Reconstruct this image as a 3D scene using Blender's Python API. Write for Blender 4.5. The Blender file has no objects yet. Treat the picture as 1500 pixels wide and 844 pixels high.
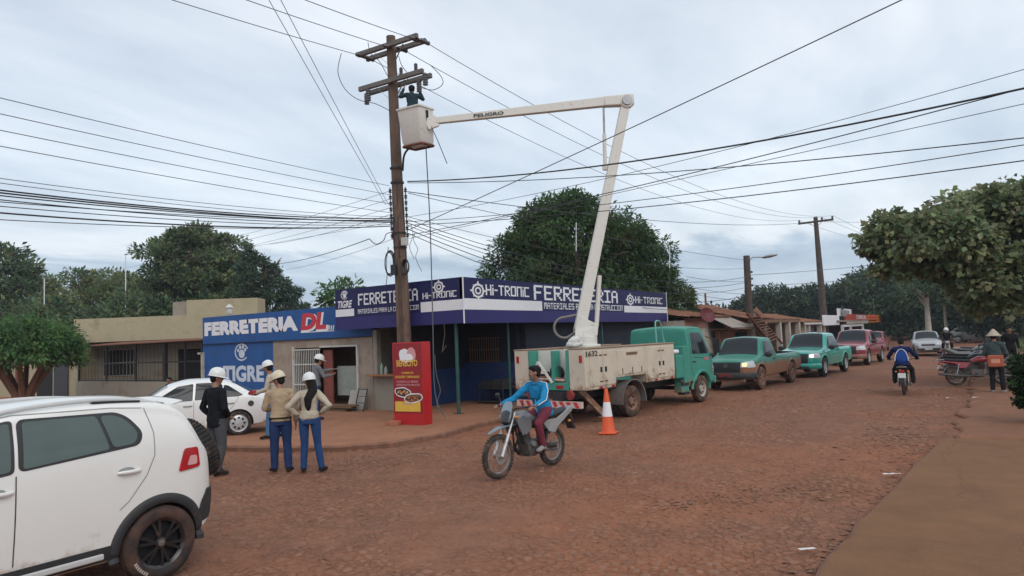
import bpy, bmesh, math, random
import numpy as np
from mathutils import Vector, Matrix, noise, Euler
from mathutils.bvhtree import BVHTree

random.seed(7)
PI = math.pi
R = math.radians
TS = bpy.data.scenes.new('workbench')      # scratch scene for baking modifiers, removed at the end
TCOL = TS.collection
SC = bpy.context.scene
COL = SC.collection
V = Vector

# ------------------------------------------------------------------ camera frame (street runs along +X, side street along +Y)
F_PX, CX, CY, CAM_H = 1010.0, 750.0, 422.0, 2.1
_u = V((1428 - CX, 467 - CY, F_PX)).normalized()
_v = V((-751 - CX, 556 - CY, F_PX)).normalized()
_v = (_v - _u * _u.dot(_v)).normalized()
_w = _u.cross(_v)
if _w.y > 0:
    _w = -_w
M3 = Matrix((_u, _v, _w))
CAM = V((0, 0, CAM_H))

def ray(x, y): return M3 @ V((x - CX, y - CY, F_PX))
def dep(x, y, d): return CAM + ray(x, y) * (d / F_PX)
def gnd(x, y, z=0.0):
    d = ray(x, y)
    return CAM + d * ((z - CAM_H) / d.z)
def onY(x, y, Y):
    d = ray(x, y)
    return CAM + d * (Y / d.y)
def onX(x, y, X):
    d = ray(x, y)
    return CAM + d * (X / d.x)

# ------------------------------------------------------------------ materials
def nt(m):
    m.use_nodes = True
    n = m.node_tree
    return n, n.nodes, n.links

def pm(name, col, rough=0.6, metal=0.0, var=0.12, scale=5.0, bump=0.0, bscale=60.0, coat=0.0,
       dirt=None, damt=0.4, dscale=2.5, drange=None, spec=0.5, stretch=(1, 1, 1), tint=False, trans=0.0):
    """Procedural paint/fabric/wood etc.: base colour varied by noise, optional dirt blotches (optionally below a height), bump."""
    m = bpy.data.materials.new(name)
    t, N, L = nt(m)
    b = N['Principled BSDF']
    b.inputs['Roughness'].default_value = rough
    b.inputs['Metallic'].default_value = metal
    b.inputs['Specular IOR Level'].default_value = spec
    if coat:
        b.inputs['Coat Weight'].default_value = coat
        b.inputs['Coat Roughness'].default_value = 0.08
    tc = N.new('ShaderNodeTexCoord')
    mp = N.new('ShaderNodeMapping')
    mp.inputs['Scale'].default_value = stretch
    L.new(tc.outputs['Object'], mp.inputs['Vector'])
    nz = N.new('ShaderNodeTexNoise')
    nz.inputs['Scale'].default_value = scale
    nz.inputs['Detail'].default_value = 6
    nz.inputs['Roughness'].default_value = 0.65
    L.new(mp.outputs[0], nz.inputs['Vector'])
    rp = N.new('ShaderNodeValToRGB')
    rp.color_ramp.elements[0].position = 0.3
    rp.color_ramp.elements[1].position = 0.7
    c0 = [max(0, c * (1 - var)) for c in col]
    c1 = [min(1, c * (1 + var)) for c in col]
    rp.color_ramp.elements[0].color = (*c0, 1)
    rp.color_ramp.elements[1].color = (*c1, 1)
    L.new(nz.outputs['Fac'], rp.inputs[0])
    out = rp.outputs[0]
    if tint:
        at = N.new('ShaderNodeAttribute')
        at.attribute_name = 'tint'
        mx = N.new('ShaderNodeMix')
        mx.data_type = 'RGBA'
        mx.blend_type = 'MULTIPLY'
        mx.inputs['Factor'].default_value = 1
        L.new(out, mx.inputs[6])
        L.new(at.outputs['Color'], mx.inputs[7])
        out = mx.outputs[2]
    if dirt:
        n2 = N.new('ShaderNodeTexNoise')
        n2.inputs['Scale'].default_value = dscale
        n2.inputs['Detail'].default_value = 8
        n2.inputs['Roughness'].default_value = 0.7
        L.new(tc.outputs['Object'], n2.inputs['Vector'])
        fac = n2.outputs['Fac']
        if drange:
            sx = N.new('ShaderNodeSeparateXYZ')
            L.new(tc.outputs['Object'], sx.inputs[0])
            mr = N.new('ShaderNodeMapRange')
            mr.inputs[1].default_value = drange[0]
            mr.inputs[2].default_value = drange[1]
            mr.inputs[3].default_value = drange[2] if len(drange) > 2 else 0.35
            mr.inputs[4].default_value = -0.3
            L.new(sx.outputs[2], mr.inputs[0])
            ad = N.new('ShaderNodeMath')
            ad.operation = 'ADD'
            L.new(fac, ad.inputs[0])
            L.new(mr.outputs[0], ad.inputs[1])
            fac = ad.outputs[0]
        r2 = N.new('ShaderNodeValToRGB')
        r2.color_ramp.elements[0].position = 0.62 - damt * 0.35
        r2.color_ramp.elements[1].position = 0.80 - damt * 0.2
        r2.color_ramp.elements[0].color = (0, 0, 0, 1)
        r2.color_ramp.elements[1].color = (1, 1, 1, 1)
        L.new(fac, r2.inputs[0])
        mx = N.new('ShaderNodeMix')
        mx.data_type = 'RGBA'
        L.new(r2.outputs[0], mx.inputs['Factor'])
        L.new(out, mx.inputs[6])
        mx.inputs[7].default_value = (*dirt, 1)
        out = mx.outputs[2]
        rr = N.new('ShaderNodeMapRange')
        rr.inputs[3].default_value = rough
        rr.inputs[4].default_value = max(rough, 0.85)
        L.new(r2.outputs[0], rr.inputs[0])
        L.new(rr.outputs[0], b.inputs['Roughness'])
    L.new(out, b.inputs['Base Color'])
    if bump:
        n3 = N.new('ShaderNodeTexNoise')
        n3.inputs['Scale'].default_value = bscale
        n3.inputs['Detail'].default_value = 4
        L.new(mp.outputs[0], n3.inputs['Vector'])
        bp = N.new('ShaderNodeBump')
        bp.inputs['Strength'].default_value = bump
        bp.inputs['Distance'].default_value = 0.02
        L.new(n3.outputs['Fac'], bp.inputs['Height'])
        L.new(bp.outputs[0], b.inputs['Normal'])
    if trans:
        tb = N.new('ShaderNodeBsdfTranslucent')
        L.new(out, tb.inputs['Color'])
        ms = N.new('ShaderNodeMixShader')
        ms.inputs[0].default_value = trans
        L.new(b.outputs[0], ms.inputs[1])
        L.new(tb.outputs[0], ms.inputs[2])
        L.new(ms.outputs[0], N['Material Output'].inputs['Surface'])
    return m

def glass(name, col=(0.03, 0.035, 0.04), rough=0.06, alpha=None):
    m = bpy.data.materials.new(name)
    t, N, L = nt(m)
    b = N['Principled BSDF']
    b.inputs['Roughness'].default_value = rough
    b.inputs['Specular IOR Level'].default_value = alpha or 0.6
    tc = N.new('ShaderNodeTexCoord')
    nz = N.new('ShaderNodeTexNoise')
    nz.inputs['Scale'].default_value = 3
    L.new(tc.outputs['Object'], nz.inputs['Vector'])
    rp = N.new('ShaderNodeValToRGB')
    rp.color_ramp.elements[0].color = (*[c * 0.8 for c in col], 1)
    rp.color_ramp.elements[1].color = (*[c * 1.2 for c in col], 1)
    L.new(nz.outputs['Fac'], rp.inputs[0])
    L.new(rp.outputs[0], b.inputs['Base Color'])
    return m

def lamp_mat(name, col, strength):
    m = bpy.data.materials.new(name)
    t, N, L = nt(m)
    b = N['Principled BSDF']
    b.inputs['Base Color'].default_value = (*col, 1)
    b.inputs['Emission Color'].default_value = (*col, 1)
    b.inputs['Emission Strength'].default_value = strength
    b.inputs['Roughness'].default_value = 0.2
    return m

# ------------------------------------------------------------------ mesh builder
class MB:
    def __init__(s):
        s.v, s.f, s.m = [], [], []
        s.mx = None
    def add(s, vs, fs, m=0):
        b = len(s.v)
        if s.mx is not None:
            vs = [s.mx @ V(p) for p in vs]
        s.v += [tuple(p) for p in vs]
        s.f += [tuple(i + b for i in f) for f in fs]
        s.m += [m] * len(fs)
        return s
    def box(s, c, d, m=0, rot=None):
        x, y, z = d[0] / 2, d[1] / 2, d[2] / 2
        P = [V((a * x, b * y, e * z)) for e in (-1, 1) for b in (-1, 1) for a in (-1, 1)]
        if rot is not None:
            if not isinstance(rot, Matrix):
                rot = Euler(rot).to_matrix()
            P = [rot @ p for p in P]
        P = [p + V(c) for p in P]
        return s.add(P, [(0, 2, 3, 1), (4, 5, 7, 6), (0, 1, 5, 4), (2, 6, 7, 3), (0, 4, 6, 2), (1, 3, 7, 5)], m)
    def bx(s, x0, x1, y0, y1, z0, z1, m=0):
        return s.box(((x0 + x1) / 2, (y0 + y1) / 2, (z0 + z1) / 2), (abs(x1 - x0), abs(y1 - y0), abs(z1 - z0)), m)
    def beam(s, p0, p1, w, h, m=0, up=(0, 0, 1)):
        p0, p1 = V(p0), V(p1)
        d = (p1 - p0)
        L = d.length
        d = d / L
        u = V(up)
        if abs(u.dot(d)) > 0.98:
            u = V((1, 0, 0))
        a = u.cross(d).normalized()
        u = d.cross(a)
        rot = Matrix((d, a, u)).transposed()
        return s.box((p0 + p1) / 2, (L, w, h), m, rot)
    def tube(s, pts, rad, n=8, m=0, caps=True, up=None):
        """loft of rings along pts; rad: number, list, or list of (side, up) radii"""
        pts = [V(p) for p in pts]
        k = len(pts)
        if not isinstance(rad, (list, tuple)):
            rad = [rad] * k
        vs, fs = [], []
        pa = None
        for i, p in enumerate(pts):
            d = (pts[min(i + 1, k - 1)] - pts[max(i - 1, 0)])
            if d.length < 1e-9:
                d = V((0, 0, 1))
            d.normalize()
            if up is not None:
                u = V(up)
                if abs(u.dot(d)) > 0.99:
                    u = V((1, 0, 0))
                a = d.cross(u).normalized()
            elif pa is None:
                u = V((0, 0, 1)) if abs(d.z) < 0.9 else V((1, 0, 0))
                a = d.cross(u).normalized()
            else:
                a = (pa - d * pa.dot(d))
                a = a.normalized() if a.length > 1e-6 else d.orthogonal().normalized()
            pa = a
            b = a.cross(d)
            r = rad[i]
            ra, rb = (r if isinstance(r, (list, tuple)) else (r, r))
            for j in range(n):
                t = 2 * PI * j / n
                vs.append(p + a * (ra * math.cos(t)) + b * (rb * math.sin(t)))
        for i in range(k - 1):
            for j in range(n):
                j2 = (j + 1) % n
                fs.append((i * n + j, (i + 1) * n + j, (i + 1) * n + j2, i * n + j2))
        if caps:
            fs.append(tuple(range(n)))
            fs.append(tuple((k - 1) * n + j for j in reversed(range(n))))
        return s.add(vs, fs, m)
    def cyl(s, p0, p1, r0, r1=None, n=12, m=0, caps=True):
        return s.tube([p0, p1], [r0, r0 if r1 is None else r1], n, m, caps)
    def cap(s, p0, p1, r0, r1, n=10, m=0):
        """round-ended tapered limb"""
        p0, p1 = V(p0), V(p1)
        d = (p1 - p0).normalized()
        pts, rr = [], []
        for t in (-0.95, -0.7, -0.3):
            pts.append(p0 + d * (r0 * t)); rr.append(r0 * math.sqrt(1 - t * t))
        pts += [p0, p1]; rr += [r0, r1]
        for t in (0.3, 0.7, 0.95):
            pts.append(p1 + d * (r1 * t)); rr.append(r1 * math.sqrt(1 - t * t))
        return s.tube(pts, rr, n, m)
    def ell(s, c, r, nu=14, nv=9, m=0, rot=None, cut=None):
        c = V(c)
        vs, fs = [], []
        for i in range(nv + 1):
            th = PI * i / nv
            for j in range(nu):
                ph = 2 * PI * j / nu
                p = V((r[0] * math.sin(th) * math.cos(ph), r[1] * math.sin(th) * math.sin(ph), r[2] * math.cos(th)))
                if cut is not None and p.z < cut:
                    p.z = cut
                if rot is not None:
                    p = rot @ p
                vs.append(c + p)
        for i in range(nv):
            for j in range(nu):
                j2 = (j + 1) % nu
                fs.append((i * nu + j, (i + 1) * nu + j, (i + 1) * nu + j2, i * nu + j2))
        return s.add(vs, fs, m)
    def lathe(s, prof, o, ax, n=24, m=0, closed=False, ms=None):
        """prof: list of (radius, along axis)"""
        o, ax = V(o), V(ax).normalized()
        a = ax.orthogonal().normalized()
        b = ax.cross(a)
        vs, k = [], len(prof)
        for r, h in prof:
            for j in range(n):
                t = 2 * PI * j / n
                vs.append(o + ax * h + a * (r * math.cos(t)) + b * (r * math.sin(t)))
        for i in range(k if closed else k - 1):
            i2 = (i + 1) % k
            fs = [(i * n + j, i * n + (j + 1) % n, i2 * n + (j + 1) % n, i2 * n + j) for j in range(n)]
            s.add(vs if i == 0 else [], [], m)
            base = len(s.v) - len(vs) if i == 0 else base
            s.f += [tuple(q + base for q in f) for f in fs]
            s.m += [(ms[i] if ms else m)] * n
        return s
    def prism(s, poly, fr, t0, t1, m=0):
        """poly in the (a,b) plane of a frame (o, right, up); from depth t0 to t1 along the normal"""
        n = len(poly)
        vs = [fr(a, b, t0) for a, b in poly] + [fr(a, b, t1) for a, b in poly]
        fs = [tuple(reversed(range(n))), tuple(range(n, 2 * n))]
        fs += [(i, (i + 1) % n, n + (i + 1) % n, n + i) for i in range(n)]
        return s.add(vs, fs, m)
    def ribbon(s, pts, w, m=0, normal=(0, 0, 1)):
        return s
    def build(s, name, mats, parent=None, ang=35, bev=0, world=False, sub=0):
        me = bpy.data.meshes.new(name)
        me.from_pydata(s.v, [], s.f)
        mats = mats if isinstance(mats, (list, tuple)) else [mats]
        for q in mats:
            me.materials.append(q)
        me.polygons.foreach_set('material_index', s.m)
        return link(name, me, parent, ang, bev, world, sub)

def root_of(o):
    while o.parent:
        o = o.parent
    return o

def link(name, me, parent=None, ang=35, bev=0, world=False, sub=0):
    if world and parent is not None:
        r = root_of(parent)
        mw = Matrix.LocRotScale(r.location, r.rotation_euler, r.scale)
        me.transform(mw.inverted())
    bmx = bmesh.new()
    bmx.from_mesh(me)
    bmesh.ops.recalc_face_normals(bmx, faces=bmx.faces)
    bmx.to_mesh(me)
    bmx.free()
    if ang is not None:
        me.polygons.foreach_set('use_smooth', [True] * len(me.polygons))
        me.set_sharp_from_angle(angle=R(ang))
    o = bpy.data.objects.new(name, me)
    COL.objects.link(o)
    if parent is not None:
        o.parent = parent
    if bev:
        md = o.modifiers.new('bevel', 'BEVEL')
        md.width = bev
        md.segments = 2
        md.limit_method = 'ANGLE'
        md.angle_limit = R(40)
    if sub:
        md = o.modifiers.new('sub', 'SUBSURF')
        md.levels = md.render_levels = sub
    return o

def tag(o, label=None, cat=None, group=None, kind=None):
    if label: o['label'] = label
    if cat: o['category'] = cat
    if group: o['group'] = group
    if kind: o['kind'] = kind
    return o

def thing(name, label, cat, loc=(0, 0, 0), rz=0.0, group=None, rot=None):
    o = bpy.data.objects.new(name, None)
    o.empty_display_size = 0.2
    COL.objects.link(o)
    o.location = loc
    o.rotation_euler = rot if rot else (0, 0, rz)
    return tag(o, label, cat, group)

def copy_tree(o, parent=None):
    c = o.copy()
    COL.objects.link(c)
    c.parent = parent
    for ch in list(o.children):
        copy_tree(ch, c)
    return c

def frame(o, r, u):
    o, r, u = V(o), V(r).normalized(), V(u).normalized()
    n = r.cross(u)
    return lambda a, b, c=0.0: o + r * a + u * b + n * c

def evaluated(o):
    vl = TS.view_layers[0]
    vl.update()
    dg = vl.depsgraph
    me = bpy.data.meshes.new_from_object(o.evaluated_get(dg), preserve_all_data_layers=True, depsgraph=dg)
    return me

def remesh(mb, voxel, smooth=2, wrinkle=0.0, wscale=8.0, name='tmp'):
    me = bpy.data.meshes.new(name)
    me.from_pydata(mb.v, [], mb.f)
    b = bmesh.new()
    b.from_mesh(me)
    bmesh.ops.recalc_face_normals(b, faces=b.faces)
    b.to_mesh(me)
    b.free()
    o = bpy.data.objects.new(name, me)
    TCOL.objects.link(o)
    md = o.modifiers.new('r', 'REMESH')
    md.mode = 'VOXEL'
    md.voxel_size = voxel
    if smooth:
        ms = o.modifiers.new('s', 'SMOOTH')
        ms.factor = 0.5
        ms.iterations = smooth
    out = evaluated(o)
    bpy.data.objects.remove(o)
    bpy.data.meshes.remove(me)
    if wrinkle:
        n = len(out.vertices)
        co = np.empty(n * 3, dtype=np.float32); nr = np.empty(n * 3, dtype=np.float32)
        out.vertices.foreach_get('co', co); out.vertices.foreach_get('normal', nr)
        co = co.reshape(-1, 3); nr = nr.reshape(-1, 3)
        d = np.array([noise.noise((x * wscale, y * wscale, z * wscale)) * 0.7 + noise.noise((x * wscale * 2, y * wscale * 2, z * wscale * 3.1)) * 0.5 for x, y, z in co.tolist()], dtype=np.float32)
        co = co + nr * (d * wrinkle)[:, None]
        out.vertices.foreach_set('co', co.reshape(-1))
        out.update()
    return out

# ------------------------------------------------------------------ lettering
BITS = {
 'F': "11111 10000 10000 11110 10000 10000 10000", 'E': "11111 10000 10000 11110 10000 10000 11111",
 'R': "11110 10001 10001 11110 10100 10010 10001", 'T': "11111 00100 00100 00100 00100 00100 00100",
 'I': "11111 00100 00100 00100 00100 00100 11111", 'A': "01110 10001 10001 11111 10001 10001 10001",
 'H': "10001 10001 10001 11111 10001 10001 10001", 'i': "1 0 1 1 1 1 1", '-': "000 000 000 111 000 000 000",
 'O': "11111 10001 10001 10001 10001 10001 11111", 'N': "11111 10001 10001 10001 10001 10001 10001",
 'C': "11111 10000 10000 10000 10000 10000 11111", 'M': "11111 10101 10101 10101 10001 10001 10001",
 'L': "10000 10000 10000 10000 10000 10000 11111", 'S': "11111 10000 10000 11111 00001 00001 11111",
 'P': "11111 10001 10001 11111 10000 10000 10000", 'D': "11110 10001 10001 10001 10001 10001 11110",
 'U': "10001 10001 10001 10001 10001 10001 11111", ' ': "00 00 00 00 00 00 00"}

def bits_text(mb, s, fr, x, y, h, w, t=0.006, m=0, fat=1.0):
    """block lettering: fits width w, height h at (x,y) of a frame"""
    cols = []
    for ch in s:
        rows = BITS[ch].split()
        cols.append((rows, len(rows[0])))
    tot = sum(c for _, c in cols) + (len(s) - 1) * 0.9
    u = w / tot
    hh = h / 7
    for rows, c in cols:
        for i, row in enumerate(rows):
            j = 0
            while j < c:
                if row[j] == '1':
                    k = j
                    while k < c and row[k] == '1':
                        k += 1
                    a0, a1 = x + j * u, x + k * u
                    if k - j == 1:
                        a0 -= u * 0.12 * fat; a1 += u * 0.12 * fat
                    b1 = y + h - i * hh; b0 = b1 - hh
                    mb.add([fr(a0, b0, t), fr(a1, b0, t), fr(a1, b1, t), fr(a0, b1, t)], [(0, 1, 2, 3)], m)
                    j = k
                else:
                    j += 1
        x += (c + 0.9) * u

def font_text(mb, s, fr, x, y, h, w=None, t=0.006, m=0, bold=0.0, shear=0.0, thick=0.0):
    cu = bpy.data.curves.new('txt', 'FONT')
    cu.body = s
    cu.size = 1
    cu.offset = bold
    cu.shear = shear
    cu.resolution_u = 3
    o = bpy.data.objects.new('txt', cu)
    TCOL.objects.link(o)
    me = evaluated(o)
    bpy.data.objects.remove(o)
    bpy.data.curves.remove(cu)
    xs = [v.co.x for v in me.vertices]
    ys = [v.co.y for v in me.vertices]
    x0, x1, y0, y1 = min(xs), max(xs), min(ys), max(ys)
    sy = h / (y1 - y0)
    sx = (w / (x1 - x0)) if w else sy
    vs = [fr(x + (v.co.x - x0) * sx, y + (v.co.y - y0) * sy, t) for v in me.vertices]
    mb.add(vs, [tuple(p.vertices) for p in me.polygons], m)
    bpy.data.meshes.remove(me)

def disc(mb, fr, x, y, rx, ry, t=0.006, m=0, n=24, r0=0.0, a0=0, a1=360):
    k = n
    full = (a1 - a0) >= 360
    P, Q = [], []
    for i in range(k + (0 if full else 1)):
        an = R(a0 + (a1 - a0) * i / k)
        P.append(fr(x + rx * math.cos(an), y + ry * math.sin(an), t))
        Q.append(fr(x + rx * r0 * math.cos(an), y + ry * r0 * math.sin(an), t))
    if r0 <= 0:
        mb.add(P, [tuple(range(len(P)))], m)
    else:
        n_ = len(P)
        fs = [(i, (i + 1) % n_, n_ + (i + 1) % n_, n_ + i) for i in range(n_ if full else n_ - 1)]
        mb.add(P + Q, fs, m)
    return mb

def rect(mb, fr, x0, x1, y0, y1, t=0.004, m=0):
    return mb.add([fr(x0, y0, t), fr(x1, y0, t), fr(x1, y1, t), fr(x0, y1, t)], [(0, 1, 2, 3)], m)
# ------------------------------------------------------------------ shared materials
RED_DIRT = (0.27, 0.115, 0.06)
M = {}
M['white_paint'] = pm('white_paint', (0.72, 0.72, 0.68), 0.35, coat=0.25, var=0.04, dirt=(0.36, 0.25, 0.17), damt=0.12, dscale=5)
M['cream_wall'] = pm('cream_wall', (0.42, 0.36, 0.235), 0.9, var=0.1, scale=1.2, bump=0.2, dirt=(0.22, 0.17, 0.11), damt=0.25, dscale=1.2)
M['grey_wall'] = pm('grey_wall', (0.30, 0.27, 0.22), 0.9, var=0.12, scale=1.5, bump=0.2, dirt=(0.2, 0.13, 0.09), damt=0.3, dscale=1.5)
M['bare_plaster'] = pm('bare_plaster', (0.33, 0.27, 0.215), 0.92, var=0.15, scale=2.5, bump=0.35, dirt=(0.22, 0.15, 0.1), damt=0.35, dscale=2.0)
M['blue_wall'] = pm('blue_wall', (0.012, 0.085, 0.28), 0.7, var=0.12, scale=1.5, bump=0.12, dirt=(0.03, 0.07, 0.16), damt=0.3, dscale=2.2)
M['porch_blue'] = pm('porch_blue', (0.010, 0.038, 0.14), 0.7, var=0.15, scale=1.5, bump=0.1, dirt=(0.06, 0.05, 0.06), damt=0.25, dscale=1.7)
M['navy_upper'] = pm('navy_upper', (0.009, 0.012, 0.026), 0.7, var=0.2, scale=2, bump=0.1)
M['sign_navy'] = pm('sign_navy', (0.013, 0.014, 0.078), 0.5, var=0.16, scale=0.8, spec=0.3, bump=.25, bscale=2.2)
M['sign_violet'] = pm('sign_violet', (0.032, 0.026, 0.135), 0.45, var=0.12, scale=0.7, spec=0.3)
M['sign_white'] = pm('sign_white', (0.78, 0.78, 0.80), 0.5, var=0.04)
M['letter_red'] = pm('letter_red', (0.55, 0.03, 0.05), 0.5, var=0.08)
M['concrete'] = pm('concrete', (0.26, 0.23, 0.20), 0.92, var=0.15, scale=3, bump=0.3)
M['dark_gap'] = pm('dark_gap', (0.015, 0.015, 0.017), 0.9, var=0.2)
M['black_metal'] = pm('black_metal', (0.022, 0.022, 0.025), 0.5, var=0.2, dirt=(0.1, 0.05, 0.03), damt=0.15)
M['green_post'] = pm('green_post', (0.02, 0.085, 0.075), 0.5, var=0.2, dirt=(0.16, 0.09, 0.05), damt=0.2, dscale=4)
M['white_metal'] = pm('white_metal', (0.55, 0.54, 0.5), 0.5, var=0.1, dirt=(0.3, 0.2, 0.13), damt=0.25)
M['rust'] = pm('rust', (0.16, 0.055, 0.028), 0.85, var=0.35, scale=12)
M['wood_brown'] = pm('wood_brown', (0.17, 0.10, 0.06), 0.85, var=0.3, scale=3, stretch=(1, 8, 8), bump=0.2)
M['orange_wood'] = pm('orange_wood', (0.30, 0.13, 0.06), 0.8, var=0.25, scale=3)
M['tile_roof'] = pm('tile_roof', (0.24, 0.105, 0.06), 0.9, var=0.35, scale=6, bump=0.4, dirt=(0.10, 0.07, 0.05), damt=0.35)
M['brick_wall'] = pm('brick_wall', (0.26, 0.12, 0.075), 0.9, var=0.3, scale=8, bump=0.3, dirt=(0.14, 0.09, 0.06), damt=0.3)
M['whitewash'] = pm('whitewash', (0.46, 0.42, 0.36), 0.9, var=0.12, scale=2, dirt=(0.22, 0.12, 0.08), damt=0.35, dscale=2)
M['glass'] = glass('dark_glass')
M['steel'] = pm('steel', (0.35, 0.35, 0.36), 0.4, metal=0.7, var=0.15)
M['rubber'] = pm('rubber', (0.022, 0.021, 0.021), 0.85, var=0.25, scale=12, dirt=(0.17, 0.085, 0.05), damt=0.28, dscale=6)
M['cloth_white'] = pm('cloth_white', (0.62, 0.61, 0.58), 0.9, var=0.06)

# ------------------------------------------------------------------ ground, cobbled road, raised pavements
def ground_mat(name, stone, dirt, cob=True, cover=0.5, rough=0.9, damp=None, worn=(), cracks=False, hue=None):
    m = bpy.data.materials.new(name)
    t, N, L = nt(m)
    b = N['Principled BSDF']
    b.inputs['Roughness'].default_value = rough
    b.inputs['Specular IOR Level'].default_value = 0.25
    tc = N.new('ShaderNodeTexCoord')
    wob = N.new('ShaderNodeTexNoise'); wob.inputs['Scale'].default_value = 3.0; wob.inputs['Detail'].default_value = 3
    L.new(tc.outputs['Object'], wob.inputs['Vector'])
    wm = N.new('ShaderNodeVectorMath'); wm.operation = 'MULTIPLY_ADD'
    wm.inputs[1].default_value = (0.28, 0.28, 0)
    L.new(wob.outputs['Color'], wm.inputs[0]); L.new(tc.outputs['Object'], wm.inputs[2])
    big = N.new('ShaderNodeTexNoise'); big.inputs['Scale'].default_value = 0.33; big.inputs['Detail'].default_value = 8; big.inputs['Roughness'].default_value = 0.62
    L.new(tc.outputs['Object'], big.inputs['Vector'])
    mid = N.new('ShaderNodeTexNoise'); mid.inputs['Scale'].default_value = 2.2; mid.inputs['Detail'].default_value = 8; mid.inputs['Roughness'].default_value = 0.7
    L.new(tc.outputs['Object'], mid.inputs['Vector'])
    fine = N.new('ShaderNodeTexNoise'); fine.inputs['Scale'].default_value = 40; fine.inputs['Detail'].default_value = 6
    L.new(tc.outputs['Object'], fine.inputs['Vector'])
    def mul(a, k):
        n = N.new('ShaderNodeMath'); n.operation = 'MULTIPLY'; L.new(a, n.inputs[0])
        if isinstance(k, float): n.inputs[1].default_value = k
        else: L.new(k, n.inputs[1])
        return n.outputs[0]
    def add(a, c):
        n = N.new('ShaderNodeMath'); n.operation = 'ADD'; L.new(a, n.inputs[0])
        if isinstance(c, float): n.inputs[1].default_value = c
        else: L.new(c, n.inputs[1])
        return n.outputs[0]
    def ramp(a, p0, p1, c0=(0, 0, 0), c1=(1, 1, 1)):
        n = N.new('ShaderNodeValToRGB')
        n.color_ramp.elements[0].position = p0; n.color_ramp.elements[1].position = p1
        n.color_ramp.elements[0].color = (*c0, 1); n.color_ramp.elements[1].color = (*c1, 1)
        L.new(a, n.inputs[0]); return n.outputs[0]
    def mix(f, a, c, bt='MIX'):
        n = N.new('ShaderNodeMix'); n.data_type = 'RGBA'; n.blend_type = bt
        if isinstance(f, float): n.inputs['Factor'].default_value = f
        else: L.new(f, n.inputs['Factor'])
        L.new(a, n.inputs[6]); L.new(c, n.inputs[7]); return n.outputs[2]
    dcol = ramp(mid.outputs['Fac'], 0.3, 0.72, [c * 0.72 for c in dirt], [c * 1.22 for c in dirt])
    h = fine.outputs['Fac']
    if cob:
        vo = N.new('ShaderNodeTexVoronoi'); vo.feature = 'DISTANCE_TO_EDGE'; vo.inputs['Scale'].default_value = 9.5
        vc = N.new('ShaderNodeTexVoronoi'); vc.feature = 'F1'; vc.inputs['Scale'].default_value = 9.5
        L.new(wm.outputs[0], vo.inputs['Vector']); L.new(wm.outputs[0], vc.inputs['Vector'])
        edge = ramp(vo.outputs['Distance'], 0.0, 0.20)
        bw = N.new('ShaderNodeRGBToBW'); L.new(vc.outputs['Color'], bw.inputs[0])
        scol = ramp(bw.outputs[0], 0.25, 0.75, [c * 0.80 for c in stone], [c * 1.22 for c in stone])
        scol = mix(0.35, scol, ramp(fine.outputs['Fac'], 0.35, 0.65, [c * 0.75 for c in stone], [c * 1.2 for c in stone]))
        gap = ramp(mid.outputs['Fac'], 0.2, 0.8, [c * 0.50 for c in dirt], [c * 0.85 for c in dirt])
        cobc = mix(edge, gap, scol)
        s = add(mul(big.outputs['Fac'], 0.75), mul(mid.outputs['Fac'], 0.35))
        cov = ramp(s, 0.66 - cover * 0.3, 0.80 - cover * 0.3)
        col = mix(mul(cov, 0.85), cobc, dcol)
        # packed earth softens the joints everywhere except in the worn patches, where the stones stand bare
        bare = None
        for (px, py, rx, ry) in worn:
            sb = N.new('ShaderNodeVectorMath'); sb.operation = 'SUBTRACT'; sb.inputs[1].default_value = (px, py, 0); L.new(tc.outputs['Object'], sb.inputs[0])
            dv = N.new('ShaderNodeVectorMath'); dv.operation = 'DIVIDE'; dv.inputs[1].default_value = (rx, ry, 1e3); L.new(sb.outputs[0], dv.inputs[0])
            ln = N.new('ShaderNodeVectorMath'); ln.operation = 'LENGTH'; L.new(dv.outputs[0], ln.inputs[0])
            f = ramp(add(ln.outputs['Value'], mul(add(mid.outputs['Fac'], -0.5), 2.2)), 0.55, 1.2, (1, 1, 1), (0, 0, 0))
            if bare is None: bare = f
            else:
                mxn = N.new('ShaderNodeMath'); mxn.operation = 'MAXIMUM'; L.new(bare, mxn.inputs[0]); L.new(f, mxn.inputs[1]); bare = mxn.outputs[0]
        soil = mix(0.5, dcol, ramp(fine.outputs['Fac'], 0.3, 0.7, [c * 0.78 for c in stone], [c * 1.1 for c in stone]))
        nb = N.new('ShaderNodeMath'); nb.operation = 'SUBTRACT'; nb.inputs[0].default_value = 1.0; L.new(bare, nb.inputs[1])
        col = mix(mul(nb.outputs[0], 0.36), col, soil)
        col = mix(mul(bare, 0.75), col, cobc)
        # grey and red drifts several metres across
        col = mix(ramp(big.outputs['Fac'], 0.42, 0.6, (0, 0, 0), (0.55, 0.55, 0.55)), col, ramp(mid.outputs['Fac'], 0.25, 0.75, (0.145, 0.085, 0.062), (0.215, 0.128, 0.092)))
        def noise_at(sc, det, off, rgh=.6):
            mp = N.new('ShaderNodeMapping'); mp.inputs['Location'].default_value = (off, off * 1.7, 0); L.new(tc.outputs['Object'], mp.inputs['Vector'])
            q = N.new('ShaderNodeTexNoise'); q.inputs['Scale'].default_value = sc; q.inputs['Detail'].default_value = det; q.inputs['Roughness'].default_value = rgh; L.new(mp.outputs[0], q.inputs['Vector']); return q.outputs['Fac']
        def flat(c):
            q = N.new('ShaderNodeRGB'); q.outputs[0].default_value = (*c, 1); return q.outputs[0]
        col = mix(ramp(noise_at(.22, 6, 13.0), .46, .64, (0, 0, 0), (.62, .62, .62)), col, ramp(mid.outputs['Fac'], .3, .7, (0.235, 0.088, 0.046), (0.315, 0.130, 0.070)))
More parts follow.
